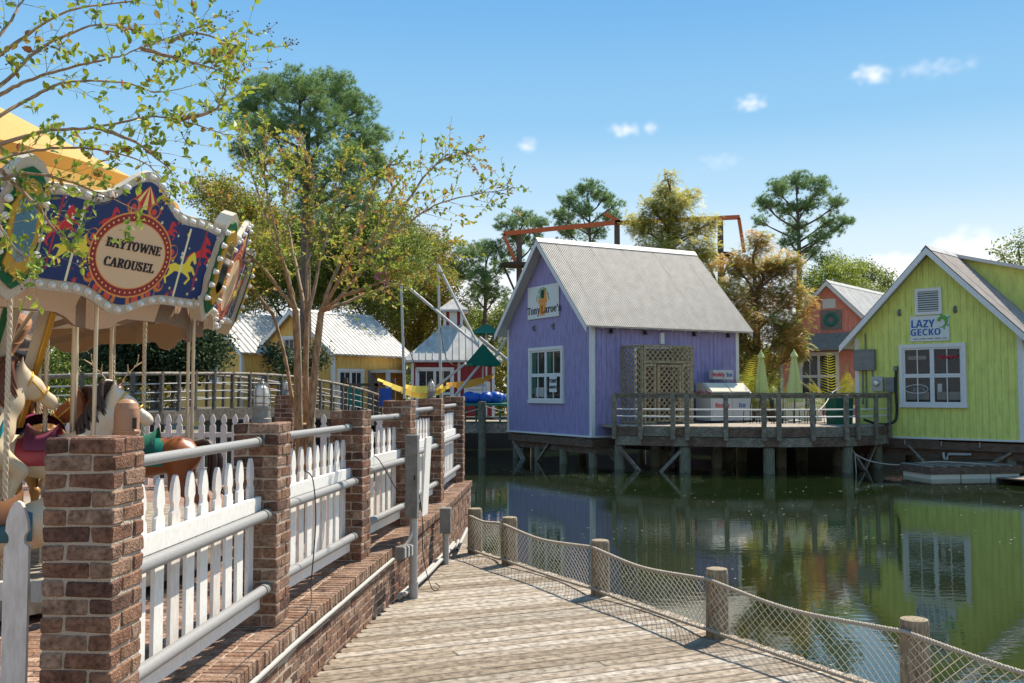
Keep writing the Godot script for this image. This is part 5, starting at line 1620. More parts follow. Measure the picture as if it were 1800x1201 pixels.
# closed surface of a set of tapered capsules joined smoothly: bones [a, ra, b, rb]
func sdf_mesh(bones: Array, cell: float, k: float) -> MB:
	var lo := Vector3.INF
	var hi := -Vector3.INF
	for b: Array in bones:
		for q: Array in [[b[0], b[1]], [b[2], b[3]]]:
			lo = lo.min(q[0] - Vector3.ONE * (q[1] + k + cell * 2.0)); hi = hi.max(q[0] + Vector3.ONE * (q[1] + k + cell * 2.0))
	var nx := int((hi.x - lo.x) / cell) + 2
	var ny := int((hi.y - lo.y) / cell) + 2
	var nz := int((hi.z - lo.z) / cell) + 2
	var f := PackedFloat32Array()
	f.resize(nx * ny * nz)
	f.fill(9.0)
	for b: Array in bones:
		var a: Vector3 = b[0]
		var e: Vector3 = b[2]
		var ra: float = b[1]
		var rb: float = b[3]
		var m := maxf(ra, rb) + k * 1.5 + cell
		var l0 := (a.min(e) - Vector3.ONE * m - lo) / cell
		var l1 := (a.max(e) + Vector3.ONE * m - lo) / cell
		var ab := e - a
		var den := maxf(ab.length_squared(), 1e-6)
		for z in range(maxi(0, int(l0.z)), mini(nz, int(l1.z) + 1)):
			for y in range(maxi(0, int(l0.y)), mini(ny, int(l1.y) + 1)):
				for x in range(maxi(0, int(l0.x)), mini(nx, int(l1.x) + 1)):
					var p := lo + Vector3(x, y, z) * cell
					var t := clampf((p - a).dot(ab) / den, 0.0, 1.0)
					var d := (p - a - ab * t).length() - lerpf(ra, rb, t)
					var i := x + nx * (y + ny * z)
					var o := f[i]
					var h := maxf(k - absf(o - d), 0.0) / k
					f[i] = minf(o, d) - h * h * k * 0.25
	var mb := MB.new()
	var vid := {}
	var vp := []
	var vn := []
	for z in nz - 1:
		for y in ny - 1:
			for x in nx - 1:
				var i := x + nx * (y + ny * z)
				var c := [f[i], f[i + 1], f[i + nx], f[i + nx + 1], f[i + nx * ny], f[i + nx * ny + 1], f[i + nx * ny + nx], f[i + nx * ny + nx + 1]]
				var neg := 0
				for q in 8:
					if c[q] < 0.0: neg += 1
				if neg == 0 or neg == 8: continue
				var s := Vector3.ZERO
				var n := 0
				for ed: Array in [[0, 1], [2, 3], [4, 5], [6, 7], [0, 2], [1, 3], [4, 6], [5, 7], [0, 4], [1, 5], [2, 6], [3, 7]]:
					var u: float = c[ed[0]]
					var w: float = c[ed[1]]
					if (u < 0.0) != (w < 0.0):
						var t := u / (u - w)
						var p0 := Vector3(ed[0] & 1, (ed[0] >> 1) & 1, ed[0] >> 2)
						var p1 := Vector3(ed[1] & 1, (ed[1] >> 1) & 1, ed[1] >> 2)
						s += p0.lerp(p1, t)
						n += 1
				vid[i] = vp.size()
				vp.append(lo + (Vector3(x, y, z) + s / n) * cell)
				vn.append(Vector3(c[1] + c[3] + c[5] + c[7] - c[0] - c[2] - c[4] - c[6], c[2] + c[3] + c[6] + c[7] - c[0] - c[1] - c[4] - c[5], c[4] + c[5] + c[6] + c[7] - c[0] - c[1] - c[2] - c[3]).normalized())
	var st := [1, nx, nx * ny]
	for i: int in vid:
		for ax in 3:
			var b: int = st[(ax + 1) % 3]
			var d: int = st[(ax + 2) % 3]
			if (f[i] < 0.0) == (f[i + st[ax]] < 0.0): continue
			if not (vid.has(i - b) and vid.has(i - d) and vid.has(i - b - d)): continue
			var q := [vid[i], vid[i - b], vid[i - b - d], vid[i - d]]
			mb.tri(vp[q[0]], vp[q[1]], vp[q[2]], vn[q[0]], vn[q[1]], vn[q[2]])
			mb.tri(vp[q[0]], vp[q[2]], vp[q[3]], vn[q[0]], vn[q[2]], vn[q[3]])
	return mb

var horse_body: Mesh
var deer_body: Mesh

func V(x: float, y: float, z := 0.0) -> Vector3: return Vector3(x, y, z)

func horse_bones(deer := false) -> Array:
	var b := [[V(-0.40, 0.02), 0.20, V(0.0, -0.03), 0.205], [V(0.0, -0.03), 0.205, V(0.36, 0.03), 0.20], [V(0.36, 0.03), 0.19, V(0.47, 0.10), 0.16], [V(-0.40, 0.02, 0.07), 0.17, V(-0.5, 0.0, 0.08), 0.13], [V(-0.40, 0.02, -0.07), 0.17, V(-0.5, 0.0, -0.08), 0.13],
		[V(0.44, 0.14), 0.165, V(0.58, 0.36), 0.125], [V(0.58, 0.36), 0.125, V(0.68, 0.56), 0.095], [V(0.68, 0.58), 0.098, V(0.80, 0.50), 0.082], [V(0.80, 0.50), 0.08, V(0.97, 0.36), 0.052], [V(0.97, 0.36), 0.055, V(1.0, 0.335), 0.05], [V(0.74, 0.50), 0.07, V(0.80, 0.43), 0.05]]
	for s: float in [-1, 1]:
		b += [[V(0.67, 0.65, s * 0.055), 0.032, V(0.66, 0.77, s * 0.07), 0.010]]
		b += [[V(0.40, -0.08, s * 0.11), 0.11, V(0.58 + s * 0.06, -0.26, s * 0.12), 0.062], [V(0.58 + s * 0.06, -0.26, s * 0.12), 0.058, V(0.50 + s * 0.03, -0.50, s * 0.12), 0.038], [V(0.50 + s * 0.03, -0.50, s * 0.12), 0.036, V(0.42, -0.60, s * 0.12), 0.05]]
		b += [[V(-0.42, -0.04, s * 0.10), 0.16, V(-0.42 - s * 0.04, -0.34, s * 0.13), 0.085], [V(-0.42 - s * 0.04, -0.34, s * 0.13), 0.075, V(-0.66, -0.50, s * 0.13), 0.045], [V(-0.66, -0.50, s * 0.13), 0.042, V(-0.66 - s * 0.03, -0.78, s * 0.13), 0.036], [V(-0.66 - s * 0.03, -0.78, s * 0.13), 0.038, V(-0.62, -0.86, s * 0.13), 0.05]]
	return b

func shell(x0: float, x1: float, r0: float, a0: float, a1: float, cy: float, thick := 0.02, flare := 0.0) -> MB:
	var mb := MB.new()
	var nu := 8
	var na := 14
	var pt := func(i: int, j: int, t: float) -> Vector3:
		var u := float(i) / nu
		var a := lerpf(a0, a1, float(j) / na)
		var r := r0 + t + flare * pow(absf(u - 0.5) * 2.0, 2.0) * maxf(cos(a), 0.0)
		return Vector3(lerpf(x0, x1, u), cy + cos(a) * r, sin(a) * r)
	for i in nu:
		for j in na:
			var c := Vector3((x0 + x1) * 0.5, cy, 0)
			for t: float in [0.0, thick]:
				var p := [pt.call(i, j, t), pt.call(i + 1, j, t), pt.call(i + 1, j + 1, t), pt.call(i, j + 1, t)]
				var m := []
				for q: Vector3 in p: m.append((q - Vector3(q.x, cy, 0)).normalized() * (1.0 if t > 0 else -1.0))
				mb.tri(p[0], p[1], p[2], m[0], m[1], m[2]); mb.tri(p[0], p[2], p[3], m[0], m[2], m[3])
	return mb

func carousel_horse(label: String, at: Vector3, yaw: float, sc: float, body: Color, mane: Color, saddle: Color, strap: Color, deer := false) -> void:
	var o := thing("carousel_deer" if deer else "carousel_horse", label, "carousel animal", Transform3D(Basis(Vector3.UP, yaw).scaled(Vector3.ONE * sc), at), "" if deer else "carousel horses")
	if horse_body == null: horse_body = sdf_mesh(horse_bones(), 0.022, 0.06).mesh()
	var key := str(body)
	if not M.has("h" + key): mk("h" + key, body, 0.32, T.fine, Vector3.ONE * 3.0)
	for c: Color in [mane, saddle, strap]:
		if not M.has("h" + str(c)): mk("h" + str(c), c, 0.4, T.fine, Vector3.ONE * 4.0)
	part("body", horse_body, M["h" + key], o)
	var mb := MB.new()
	if deer:
		for s: float in [-1, 1]:
			mb.tube(smooth([V(0.67, 0.64, s * 0.04), V(0.62, 0.78, s * 0.12), V(0.60, 0.92, s * 0.24), V(0.66, 1.04, s * 0.26)], 3), [0.02, 0.016, 0.012, 0.006], 6)
			mb.tube([V(0.61, 0.82, s * 0.15), V(0.72, 0.92, s * 0.14)], [0.014, 0.005], 5)
			mb.tube([V(0.60, 0.90, s * 0.22), V(0.56, 0.98, s * 0.34)], [0.013, 0.005], 5)
		pmb("antlers", mb, M.cream, o)
	else:
		for k in 15:
			var t := k / 14.0
			var p := V(0.42 + t * 0.22, 0.30 + t * 0.42, 0)
			p.x -= 0.045
			for s: float in [-1, 0, 1]:
				var w := sin(k * 1.7 + s)
				mb.tube(smooth([p + V(0.03, 0.02, s * 0.02), p + V(-0.04, 0.02, s * 0.08), p + V(-0.05 + w * 0.02, -0.10, s * 0.125), p + V(0.01 + w * 0.04, -0.25, s * 0.13)], 3), [0.036, 0.036, 0.035, 0.034, 0.032, 0.03, 0.026, 0.018, 0.01, 0.004], 6)
		pmb("mane", mb, M["h" + str(mane)], o)
	mb = MB.new()
	for k in 6:
		var w := sin(k * 2.1) * 0.05
		var z := (k - 2.5) * 0.02
		mb.tube(smooth([V(-0.55, 0.12, z * 0.3), V(-0.70, 0.14, z), V(-0.78 + w, -0.05, z * 2.0), V(-0.76 + w, -0.3, z * 2.5), V(-0.84 + w, -0.45, z * 3.0)], 3), [0.04, 0.04, 0.04, 0.04, 0.04, 0.038, 0.035, 0.032, 0.026, 0.02, 0.013, 0.008, 0.004], 6)
	pmb("tail", mb, M["h" + str(mane)], o)
	pmb("saddle_blanket", shell(-0.24, 0.22, 0.214, -1.9, 1.9, -0.03, 0.014), M["h" + str(strap)], o)
	pmb("saddle", shell(-0.16, 0.14, 0.232, -1.25, 1.25, -0.03, 0.03, 0.09), M["h" + str(saddle)], o)
	mb = MB.new()
	for q: Array in [[V(0.40, 0.06), 0.215, 0.9]]:
		var ring := []
		for k in 21:
			var a := TAU * k / 20.0
			ring.append(q[0] + Vector3(cos(a) * 0.45, cos(a) * q[2], sin(a)) * q[1])
		mb.tube(ring, [0.018], 5, false)
	pmb("breast_strap", mb, M["h" + str(strap)], o)
	mb = MB.new()
	for q: Array in [[V(0.72, 0.545), 0.108, 0.5], [V(0.88, 0.435), 0.076, 0.75]]:
		var ring := []
		for k in 17:
			var a := TAU * k / 16.0
			ring.append(q[0] + Vector3(cos(a) * q[2], cos(a) * 0.85, sin(a)) * q[1])
		mb.tube(ring, [0.012], 5, false)
	for s: float in [-1, 1]: mb.tube([V(0.74, 0.55, s * 0.1), V(0.87, 0.43, s * 0.078)], [0.011], 5)
	pmb("bridle", mb, M.gold, o)
	mb = MB.new()
	for s: float in [-1, 1]: mb.ball(V(0.785, 0.555, s * 0.07), Vector3(0.017, 0.017, 0.012), 7, 5)
	pmb("eyes", mb, M.black, o)
	mb = MB.new()
	var y0 := (-1.43 - at.y) / sc
	var y1 := (0.95 - at.y) / sc
	var line := []
	var seg := 90
	for st in 3:
		line = []
		for k in seg + 1:
			var y := lerpf(y0, y1, float(k) / seg)
			var a := y * 34.0 + st * TAU / 3.0
			line.append(Vector3(cos(a) * 0.011, y, sin(a) * 0.011))
		mb.tube(line, [0.015], 5, false)
	pmb("pole", mb, M.brass, o)

func fill_poly(img: Image, pts: Array, c: Color, org: Vector2, ppm: float) -> void:
	var q := []
	var y0 := INF
	var y1 := -INF
	for p: Vector2 in pts:
		var r := Vector2((p.x - org.x) * ppm, img.get_height() - (p.y - org.y) * ppm)
		q.append(r); y0 = minf(y0, r.y); y1 = maxf(y1, r.y)
	for y in range(maxi(0, int(y0)), mini(img.get_height() - 1, int(y1)) + 1):
		var xs := []
		for i in q.size():
			var a: Vector2 = q[i]
			var b: Vector2 = q[(i + 1) % q.size()]
			if (a.y <= y + 0.5) != (b.y <= y + 0.5): xs.append(a.x + (y + 0.5 - a.y) / (b.y - a.y) * (b.x - a.x))
		xs.sort()
		for i in range(0, xs.size() - 1, 2): img.fill_rect(Rect2i(int(xs[i]), y, maxi(1, int(xs[i + 1]) - int(xs[i])), 1), c)

func ellipse(c: Vector2, r: Vector2, n := 40) -> Array:
	var out := []
	for k in n: out.append(c + Vector2(cos(TAU * k / n), sin(TAU * k / n)) * r)
	return out

func star(c: Vector2, r: float, turn := 0.0) -> Array:
	var out := []
	for k in 10:
		var a := PI / 2 + turn + TAU * k / 10.0
		out.append(c + Vector2(cos(a), sin(a)) * (r if k % 2 == 0 else r * 0.42))
	return out

func horse_print(img: Image, at: Vector2, s: float, c: Color, org: Vector2, ppm: float, rear := 0.0) -> void:
	var pts := [[-0.5, 0.02], [-0.62, -0.02], [-0.66, -0.18], [-0.58, -0.06], [-0.46, -0.1], [-0.5, -0.28], [-0.62, -0.36], [-0.5, -0.55], [-0.44, -0.52], [-0.52, -0.38], [-0.36, -0.26], [-0.22, -0.14], [0.12, -0.16], [0.3, -0.22], [0.44, -0.3], [0.3, -0.46], [0.38, -0.5], [0.54, -0.3], [0.36, -0.1], [0.5, -0.06], [0.66, -0.2], [0.7, -0.14], [0.52, 0.06], [0.38, 0.1], [0.4, 0.28], [0.5, 0.2], [0.58, 0.14], [0.64, 0.2], [0.52, 0.42], [0.42, 0.52], [0.36, 0.46], [0.24, 0.36], [0.12, 0.12], [-0.1, 0.06], [-0.3, 0.1]]
	var out := []
	for p: Array in pts: out.append(at + (Vector2(p[0], p[1]) * s).rotated(rear))
	fill_poly(img, out, c, org, ppm)

func panel_print() -> ImageTexture:
	var img := Image.create(1320, 760, false, Image.FORMAT_RGB8)
	var org := Vector2(-1.1, -0.22)
	var ppm := 600.0
	var navy := Color8(20, 46, 100)
	img.fill(navy)
	var r := RandomNumberGenerator.new(); r.seed = 5
	for k in 110:
		var c := Vector2(r.randf_range(-1.05, 1.05), r.randf_range(-0.15, 0.72))
		var col: Color = [Color8(240, 232, 190), Color8(225, 228, 235), Color8(244, 220, 110), Color8(205, 40, 60)][r.randi() % 4]
		fill_poly(img, star(c, r.randf_range(0.008, 0.034), r.randf()), col, org, ppm)
	var red := Color8(206, 34, 48)
	var yel := Color8(240, 216, 62)
	for s: float in [-1, 1]:
		horse_print(img, Vector2(s * 0.80, 0.40), 0.26 * s if s > 0 else 0.26, red, org, ppm, 0.35)
		horse_print(img, Vector2(s * 0.62, 0.25), 0.30, yel, org, ppm)
		fill_poly(img, [Vector2(s * 0.62 - 0.012, -0.02), Vector2(s * 0.62 + 0.012, -0.02), Vector2(s * 0.62 + 0.012, 0.6), Vector2(s * 0.62 - 0.012, 0.6)], Color8(238, 230, 180), org, ppm)
		fill_poly(img, [Vector2(s * 0.84 - 0.01, 0.05), Vector2(s * 0.84 + 0.01, 0.05), Vector2(s * 0.84 + 0.01, 0.64), Vector2(s * 0.84 - 0.01, 0.64)], Color8(170, 30, 60), org, ppm)
		horse_print(img, Vector2(s * 0.34, 0.52), 0.17, red, org, ppm, 0.4)
	# striped tent in the crest
	for k in 7:
		var x0 := -0.22 + k * 0.44 / 7.0
		fill_poly(img, [Vector2(0, 0.86), Vector2(x0, 0.66), Vector2(x0 + 0.44 / 7.0, 0.66)], red if k % 2 == 0 else Color8(242, 222, 130), org, ppm)
	# scrolls
	for s: float in [-1, 1]:
		for q: Array in [[0.16, -0.09, 0.10], [0.30, -0.03, 0.08], [0.12, 0.66, 0.07], [0.40, 0.06, 0.06], [0.46, 0.36, 0.07]]:
			fill_poly(img, ellipse(Vector2(s * q[0], q[1]), Vector2(q[2], q[2])), Color8(214, 120, 50), org, ppm)
			fill_poly(img, ellipse(Vector2(s * q[0] + s * 0.01, q[1] + 0.012), Vector2(q[2], q[2]) * 0.72), navy, org, ppm)
			fill_poly(img, ellipse(Vector2(s * q[0], q[1]), Vector2(q[2], q[2]) * 0.4), Color8(220, 70, 50), org, ppm)
	fill_poly(img, ellipse(Vector2(0, 0.27), Vector2(0.47, 0.36)), Color8(226, 150, 70), org, ppm)
	fill_poly(img, ellipse(Vector2(0, 0.27), Vector2(0.455, 0.345)), Color8(150, 26, 34), org, ppm)
	for k in 46:
		var a := TAU * k / 46.0
		fill_poly(img, ellipse(Vector2(cos(a) * 0.425, 0.27 + sin(a) * 0.315), Vector2(0.009, 0.009), 8), Color8(246, 214, 120), org, ppm)
	fill_poly(img, ellipse(Vector2(0, 0.27), Vector2(0.395, 0.285)), Color8(226, 150, 70), org, ppm)
	fill_poly(img, ellipse(Vector2(0, 0.27), Vector2(0.385, 0.275)), Color8(226, 190, 150), org, ppm)
	return ImageTexture.create_from_image(img)

func build_carousel() -> void:
	var ctr := P(-7.13, 9.30, 0)
	var o := thing("carousel", "carousel with navy painted rounding boards, light bulbs and yellow canopy", "carousel", Transform3D(Basis.IDENTITY, ctr))
	var pm := StandardMaterial3D.new()
	pm.resource_name = "panel_print"
	pm.albedo_texture = panel_print()
	pm.roughness = 0.45
	var ap := 4.16
	var top := func(u: float) -> float: return 0.56 + 0.33 * exp(-pow(u / 0.33, 2.0)) + 0.06 * exp(-pow((absf(u) - 0.75) / 0.3, 2.0))
	var bot := func(u: float) -> float: return -0.17 * exp(-pow(u / 0.30, 2.0)) + 0.02 * cos(u * 4.0)
	var outline := func(g: float) -> PackedVector2Array:
		var p := PackedVector2Array()
		for k in 41:
			var u := lerpf(-1.06, 1.06, k / 40.0)
			p.append(Vector2(u, bot.call(u) - g))
		for k in 41:
			var u := lerpf(1.06, -1.06, k / 40.0)
			p.append(Vector2(u, top.call(u) + g))
		return p
	var fm := MB.new()
	fm.prism(outline.call(0.085), -0.05, 0.0)
	var frame_mesh := fm.mesh()
	fm = MB.new()
	fm.prism(outline.call(0.0), 0.0005, 0.012, Transform3D.IDENTITY, Rect2(-1.1, -0.22, 2.2, 760.0 / 600.0))
	var field := fm.mesh()
	fm = MB.new()
	fm.ball(Vector3(0, 0, 0.02), Vector3(0.022, 0.022, 0.026), 10, 6)
	fm.lathe([Vector2(0.03, 0), Vector2(0.03, 0.008), Vector2(0, 0.008)], 10, Transform3D(Basis(Vector3.RIGHT, PI / 2), Vector3.ZERO))
	var bulb := fm.mesh()
	# corner shields
	var sp := [Vector2(0.08, -0.14), Vector2(0.15, -0.06), Vector2(0.13, 0.06), Vector2(0.165, 0.2), Vector2(0.165, 0.55), Vector2(0.12, 0.64), Vector2(0.145, 0.72), Vector2(0.08, 0.82), Vector2(0.0, 0.86)]
	var half := func(sc: float, c: Vector2) -> PackedVector2Array:
		var p := PackedVector2Array()
		for q: Vector2 in sp: p.append(c + (q - c) * sc)
		for i in range(sp.size() - 2, -1, -1): p.append(c + (Vector2(-sp[i].x, sp[i].y) - c) * sc)
		p.append(c + (Vector2(0, -0.2) - c) * sc)
		return p
	var mid := Vector2(0, 0.35)
	fm = MB.new(); fm.prism(half.call(1.0, mid), -0.12, 0.0); var sh0 := fm.mesh()
	fm = MB.new(); fm.prism(half.call(0.84, mid), 0.0005, 0.02); var sh1 := fm.mesh()
	fm = MB.new(); fm.prism(half.call(0.68, mid), 0.0205, 0.045); var sh2 := fm.mesh()
	fm = MB.new(); fm.prism(half.call(0.48, mid), 0.0455, 0.05); var sh3 := fm.mesh()
	var base_a := atan2(0.332, 0.943)
	for j in 12:
		var a := base_a + j * TAU / 12.0
		var out := Vector3(cos(a), 0, sin(a))
		var xf := Transform3D(Basis(Vector3.UP.cross(out), Vector3.UP, out).rotated(Vector3.UP.cross(out), 0.30), out * ap + Vector3(0, 0.87, 0))
		var pn := node("rounding_board", o, xf)
		part("frame", frame_mesh, M.cream_panel, pn)
		part("painted_field", field, pm, pn)
		if j in [0, 1, 2, 11]:
			for k in 17:
				var u := lerpf(-0.98, 0.98, k / 16.0)
				part("bulb", bulb, M.bulb_glass, pn, Transform3D(Basis.IDENTITY, Vector3(u, bot.call(u) - 0.043, 0.001)))
				part("bulb", bulb, M.bulb_glass, pn, Transform3D(Basis.IDENTITY, Vector3(u, top.call(u) + 0.043, 0.001)))
		if j == 0:
			for q: Array in [["BAYTOWNE", 0.345, 0.076], ["CAROUSEL", 0.19, 0.076]]: txt(q[0], q[2], M.ink_black, pn, Transform3D(Basis.IDENTITY, Vector3(0, q[1], 0.014)), "Droid Serif", 800)
		var a2 := a + TAU / 24.0
		var o2 := Vector3(cos(a2), 0, sin(a2))
		var sn := node("corner_shield", o, Transform3D(Basis(Vector3.UP.cross(o2), Vector3.UP, o2).rotated(Vector3.UP.cross(o2), 0.30), o2 * 4.32 + Vector3(0, 0.85, 0)))
		part("backing", sh0, M.cream_panel, sn)
		part("green_border", sh1, M.green_paint, sn)
		part("gilt_frame", sh2, M.gold, sn)
		part("mirror", sh3, M.mirror, sn)
		if j in [0, 1, 10, 11]:
			for s: float in [-1, 1]:
				for k in 6: part("bulb", bulb, M.bulb_glass, sn, Transform3D(Basis.IDENTITY, Vector3(s * 0.135, 0.03 + k * 0.125, 0.02)))
		# inner valance with a scalloped drop
		var vb := MB.new()
		vb.prism(PackedVector2Array([Vector2(-1.03, 0.3), Vector2(-1.03, 0.08), Vector2(-0.4, 0.08), Vector2(-0.3, 0.05), Vector2(-0.2, -0.01), Vector2(0, -0.04), Vector2(0.2, -0.01), Vector2(0.3, 0.05), Vector2(0.4, 0.08), Vector2(1.03, 0.08), Vector2(1.03, 0.3)]), -0.02, 0.02)
		part("inner_valance", vb.mesh(), M.valance_tan, o, Transform3D(Basis(Vector3.UP.cross(out), Vector3.UP, out), out * 3.84 + Vector3(0, 0.56, 0)))
		var bm := MB.new()
		bm.bar(o2 * 0.6 + Vector3(0, 1.15, 0), o2 * 4.2 + Vector3(0, 0.92, 0), 0.08, 0.14)
		bm.bar(o2 * 1.2 + Vector3(0, 0.2, 0), o2 * 3.6 + Vector3(0, 0.85, 0), 0.04, 0.05)
		pmb("sweep_beam", bm, M.valance_tan, o)
	var mb := MB.new()
	mb.lathe([Vector2(4.22, -1.62), Vector2(4.3, -1.60), Vector2(4.3, -1.45), Vector2(0, -1.45)], 48)
	pmb("platform", mb, M.weathered, o)
	mb = MB.new()
	mb.lathe([Vector2(1.3, -1.45), Vector2(1.25, -0.6), Vector2(1.0, -0.3), Vector2(1.05, 0.3), Vector2(1.5, 0.9), Vector2(1.5, 1.1), Vector2(0, 1.15)], 12)
	pmb("centre_drum", mb, M.cream_panel, o)
	for k in 12:
		var a := TAU * (k + 0.5) / 12.0
		var d := Vector3(cos(a), 0, sin(a))
		var xf := Transform3D(Basis(Vector3.UP.cross(d), Vector3.UP, d).rotated(Vector3.UP.cross(d), 0.35), d * 1.42 + Vector3(0, 0.1, 0))
		part("drum_mirror", bbox(Vector3(0.34, 0.8, 0.03), 0.008), M.mirror, o, xf)
	# leaning ornate panel seen below the boards
	var lean := Transform3D(Basis(Vector3(0.55, 0, -0.83), Vector3(0.36, 0.9, 0.24).normalized(), Vector3(0.83, 0, 0.55)).orthonormalized(), P(-4.15, 8.05, 0.28) - ctr)
	var lp := node("scenery_panel", o, lean)
	part("board", bbox(Vector3(0.42, 1.25, 0.04), 0.008), M.cream_panel, lp)
	for s: float in [-1, 1]: part("gilt_edge", bbox(Vector3(0.05, 1.25, 0.03), 0.006), M.gold if s > 0 else M.green_paint, lp, Transform3D(Basis.IDENTITY, Vector3(s * 0.2, 0, 0.036)))
	part("mirror", bbox(Vector3(0.16, 0.8, 0.012), 0.004), M.mirror, lp, Transform3D(Basis.IDENTITY, Vector3(0, 0.05, 0.028)))
	# plain support poles
	for q: Array in [[-4.15, 9.2, 0.022], [-3.78, 8.35, 0.028], [-3.45, 8.0, 0.018], [-3.9, 9.4, 0.02], [-3.35, 10.0, 0.018], [-3.2, 9.7, 0.018]]:
		mb = MB.new()
		mb.tube([P(q[0], q[1], -1.45) - ctr, P(q[0], q[1], 0.95) - ctr], [q[2]], 8)
		pmb("support_pole", mb, M.brass, o)
	# canvas top
	mb = MB.new()
	for k in 36:
		var a0 := TAU * k / 36.0
		var a1 := TAU * (k + 1) / 36.0
		var e0 := Vector3(cos(a0), 0, sin(a0))
		var e1 := Vector3(cos(a1), 0, sin(a1))
		mb.sheet(e0 * 3.7 + Vector3(0, 1.95, 0), e1 * 3.7 + Vector3(0, 1.95, 0), e1 * 0.12 + Vector3(0, 3.85, 0), e0 * 0.12 + Vector3(0, 3.85, 0))
	M.canopy_yellow.backlight_enabled = true
	M.canopy_yellow.backlight = Color(0.8, 0.8, 0.8)
	pmb("canopy", mb, M.canopy_yellow, o)
	mb = MB.new()
	mb.lathe([Vector2(3.70, 1.84), Vector2(3.715, 1.84), Vector2(3.715, 1.955), Vector2(3.70, 1.96)], 36)
	pmb("canopy_edge", mb, M.canopy_orange, o)
	mb = MB.new()
	for k in 12:
		var a := base_a + (k + 0.5) * TAU / 12.0
		mb.tube([Vector3(cos(a) * 3.6, 1.9, sin(a) * 3.6), Vector3(cos(a) * 4.1, 1.0, sin(a) * 4.1)], [0.025], 6)
	pmb("canopy_struts", mb, M.pale_pole, o)
	var cream := Color(0.70, 0.58, 0.40)
	var brown := Color(0.14, 0.05, 0.03)
	carousel_horse("cream carousel horse with brown mane and teal saddle at the left edge", P(-4.40, 7.45, -0.40), 0.95, 0.90, cream, brown, Color(0.10, 0.03, 0.04), Color(0.02, 0.30, 0.33))
	carousel_horse("tan carousel horse behind the brown-maned one, mostly hidden", P(-4.35, 8.9, -0.45), 2.2, 0.8, Color(0.52, 0.30, 0.12), Color(0.20, 0.08, 0.03), Color(0.18, 0.02, 0.08), Color(0.03, 0.22, 0.16))
	carousel_horse("white carousel horse with dark mane and wine straps, left of the domed post", P(-3.95, 8.2, -0.52), 0.3, 0.82, Color(0.72, 0.64, 0.50), Color(0.05, 0.03, 0.025), Color(0.16, 0.03, 0.07), Color(0.34, 0.05, 0.08))
	var dp := thing("domed_post", "tan domed post with a dark slot standing on the carousel platform", "post", Transform3D(Basis.IDENTITY, P(-3.18, 8.0, -1.45)))
	mb = MB.new()
	mb.lathe([Vector2(0.10, 0.0), Vector2(0.10, 1.27), Vector2(0.096, 1.32), Vector2(0.08, 1.365), Vector2(0.05, 1.39), Vector2(0.0, 1.40)], 20)
	mk("tan_fibreglass", Color(0.46, 0.25, 0.155), 0.4, T.fine, Vector3.ONE * 3.0)
	pmb("shell", mb, M.tan_fibreglass, dp)
	mb = MB.new()
	mb.box(Vector3(0.085, 1.2, 0.055), Vector3(0.02, 0.09, 0.03), Basis(Vector3.UP, -0.55))
	pmb("slot", mb, M.black, dp)
	mb = MB.new()
	mb.lathe([Vector2(0.1005, 1.12), Vector2(0.106, 1.125), Vector2(0.106, 1.14), Vector2(0.1005, 1.145)], 20)
	pmb("seam_band", mb, M.tan_fibreglass, dp)
	carousel_horse("bay carousel horse with green saddle behind the nearest picket panel", P(-3.50, 9.2, -0.60), 3.35, 0.85, Color(0.30, 0.10, 0.04), Color(0.05, 0.025, 0.02), Color(0.01, 0.12, 0.09), Color(0.01, 0.2, 0.15))
	carousel_horse("grey-maned cream carousel horse low at the left edge behind the gate", P(-3.70, 7.1, -0.98), 0.45, 0.85, Color(0.66, 0.55, 0.38), Color(0.28, 0.26, 0.24), Color(0.16, 0.07, 0.03), Color(0.04, 0.14, 0.18))
	carousel_horse("brown carousel deer with branching antlers behind the horses", P(-4.25, 10.3, -0.50), -1.15, 0.85, Color(0.16, 0.05, 0.025), Color(0.12, 0.04, 0.02), Color(0.3, 0.16, 0.06), Color(0.3, 0.05, 0.05), true)


func leaf_color(kind: String) -> Color:
	var r := rng.randf()
	match kind:
		"myrtle":
			if r < 0.52: return Color(0.145, 0.246, 0.043).lerp(Color(0.290, 0.377, 0.058), rng.randf())
			if r < 0.80: return Color(0.377, 0.420, 0.058).lerp(Color(0.551, 0.522, 0.072), rng.randf())
			if r < 0.97: return Color(0.522, 0.319, 0.072).lerp(Color(0.435, 0.189, 0.058), rng.randf())
			return Color(0.406, 0.087, 0.058)
		"pine": return Color(0.13, 0.23, 0.09).lerp(Color(0.30, 0.43, 0.14), rng.randf())
		"myrtle_green":
			if r < 0.6: return Color(0.15, 0.26, 0.045).lerp(Color(0.28, 0.38, 0.05), rng.randf())
			if r < 0.93: return Color(0.36, 0.43, 0.05).lerp(Color(0.50, 0.50, 0.07), rng.randf())
			return Color(0.42, 0.16, 0.06)
		"oak": return Color(0.13, 0.19, 0.045).lerp(Color(0.34, 0.40, 0.075), rng.randf())
		"autumn": return Color(0.290, 0.290, 0.043).lerp(Color(0.493, 0.319, 0.058), rng.randf()) if r < 0.55 else Color(0.131, 0.189, 0.036).lerp(Color(0.261, 0.290, 0.051), rng.randf())
		"gold": return Color(0.42, 0.42, 0.09).lerp(Color(0.66, 0.58, 0.15), rng.randf())
		"rust": return Color(0.50, 0.30, 0.08).lerp(Color(0.70, 0.46, 0.13), rng.randf()) if r < 0.6 else Color(0.36, 0.38, 0.08)
		"bright": return Color(0.217, 0.304, 0.043).lerp(Color(0.392, 0.450, 0.072), rng.randf())
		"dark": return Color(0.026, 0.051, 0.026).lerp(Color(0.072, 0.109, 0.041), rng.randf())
	return Color(0.145, 0.217, 0.043)

var clumps := {}

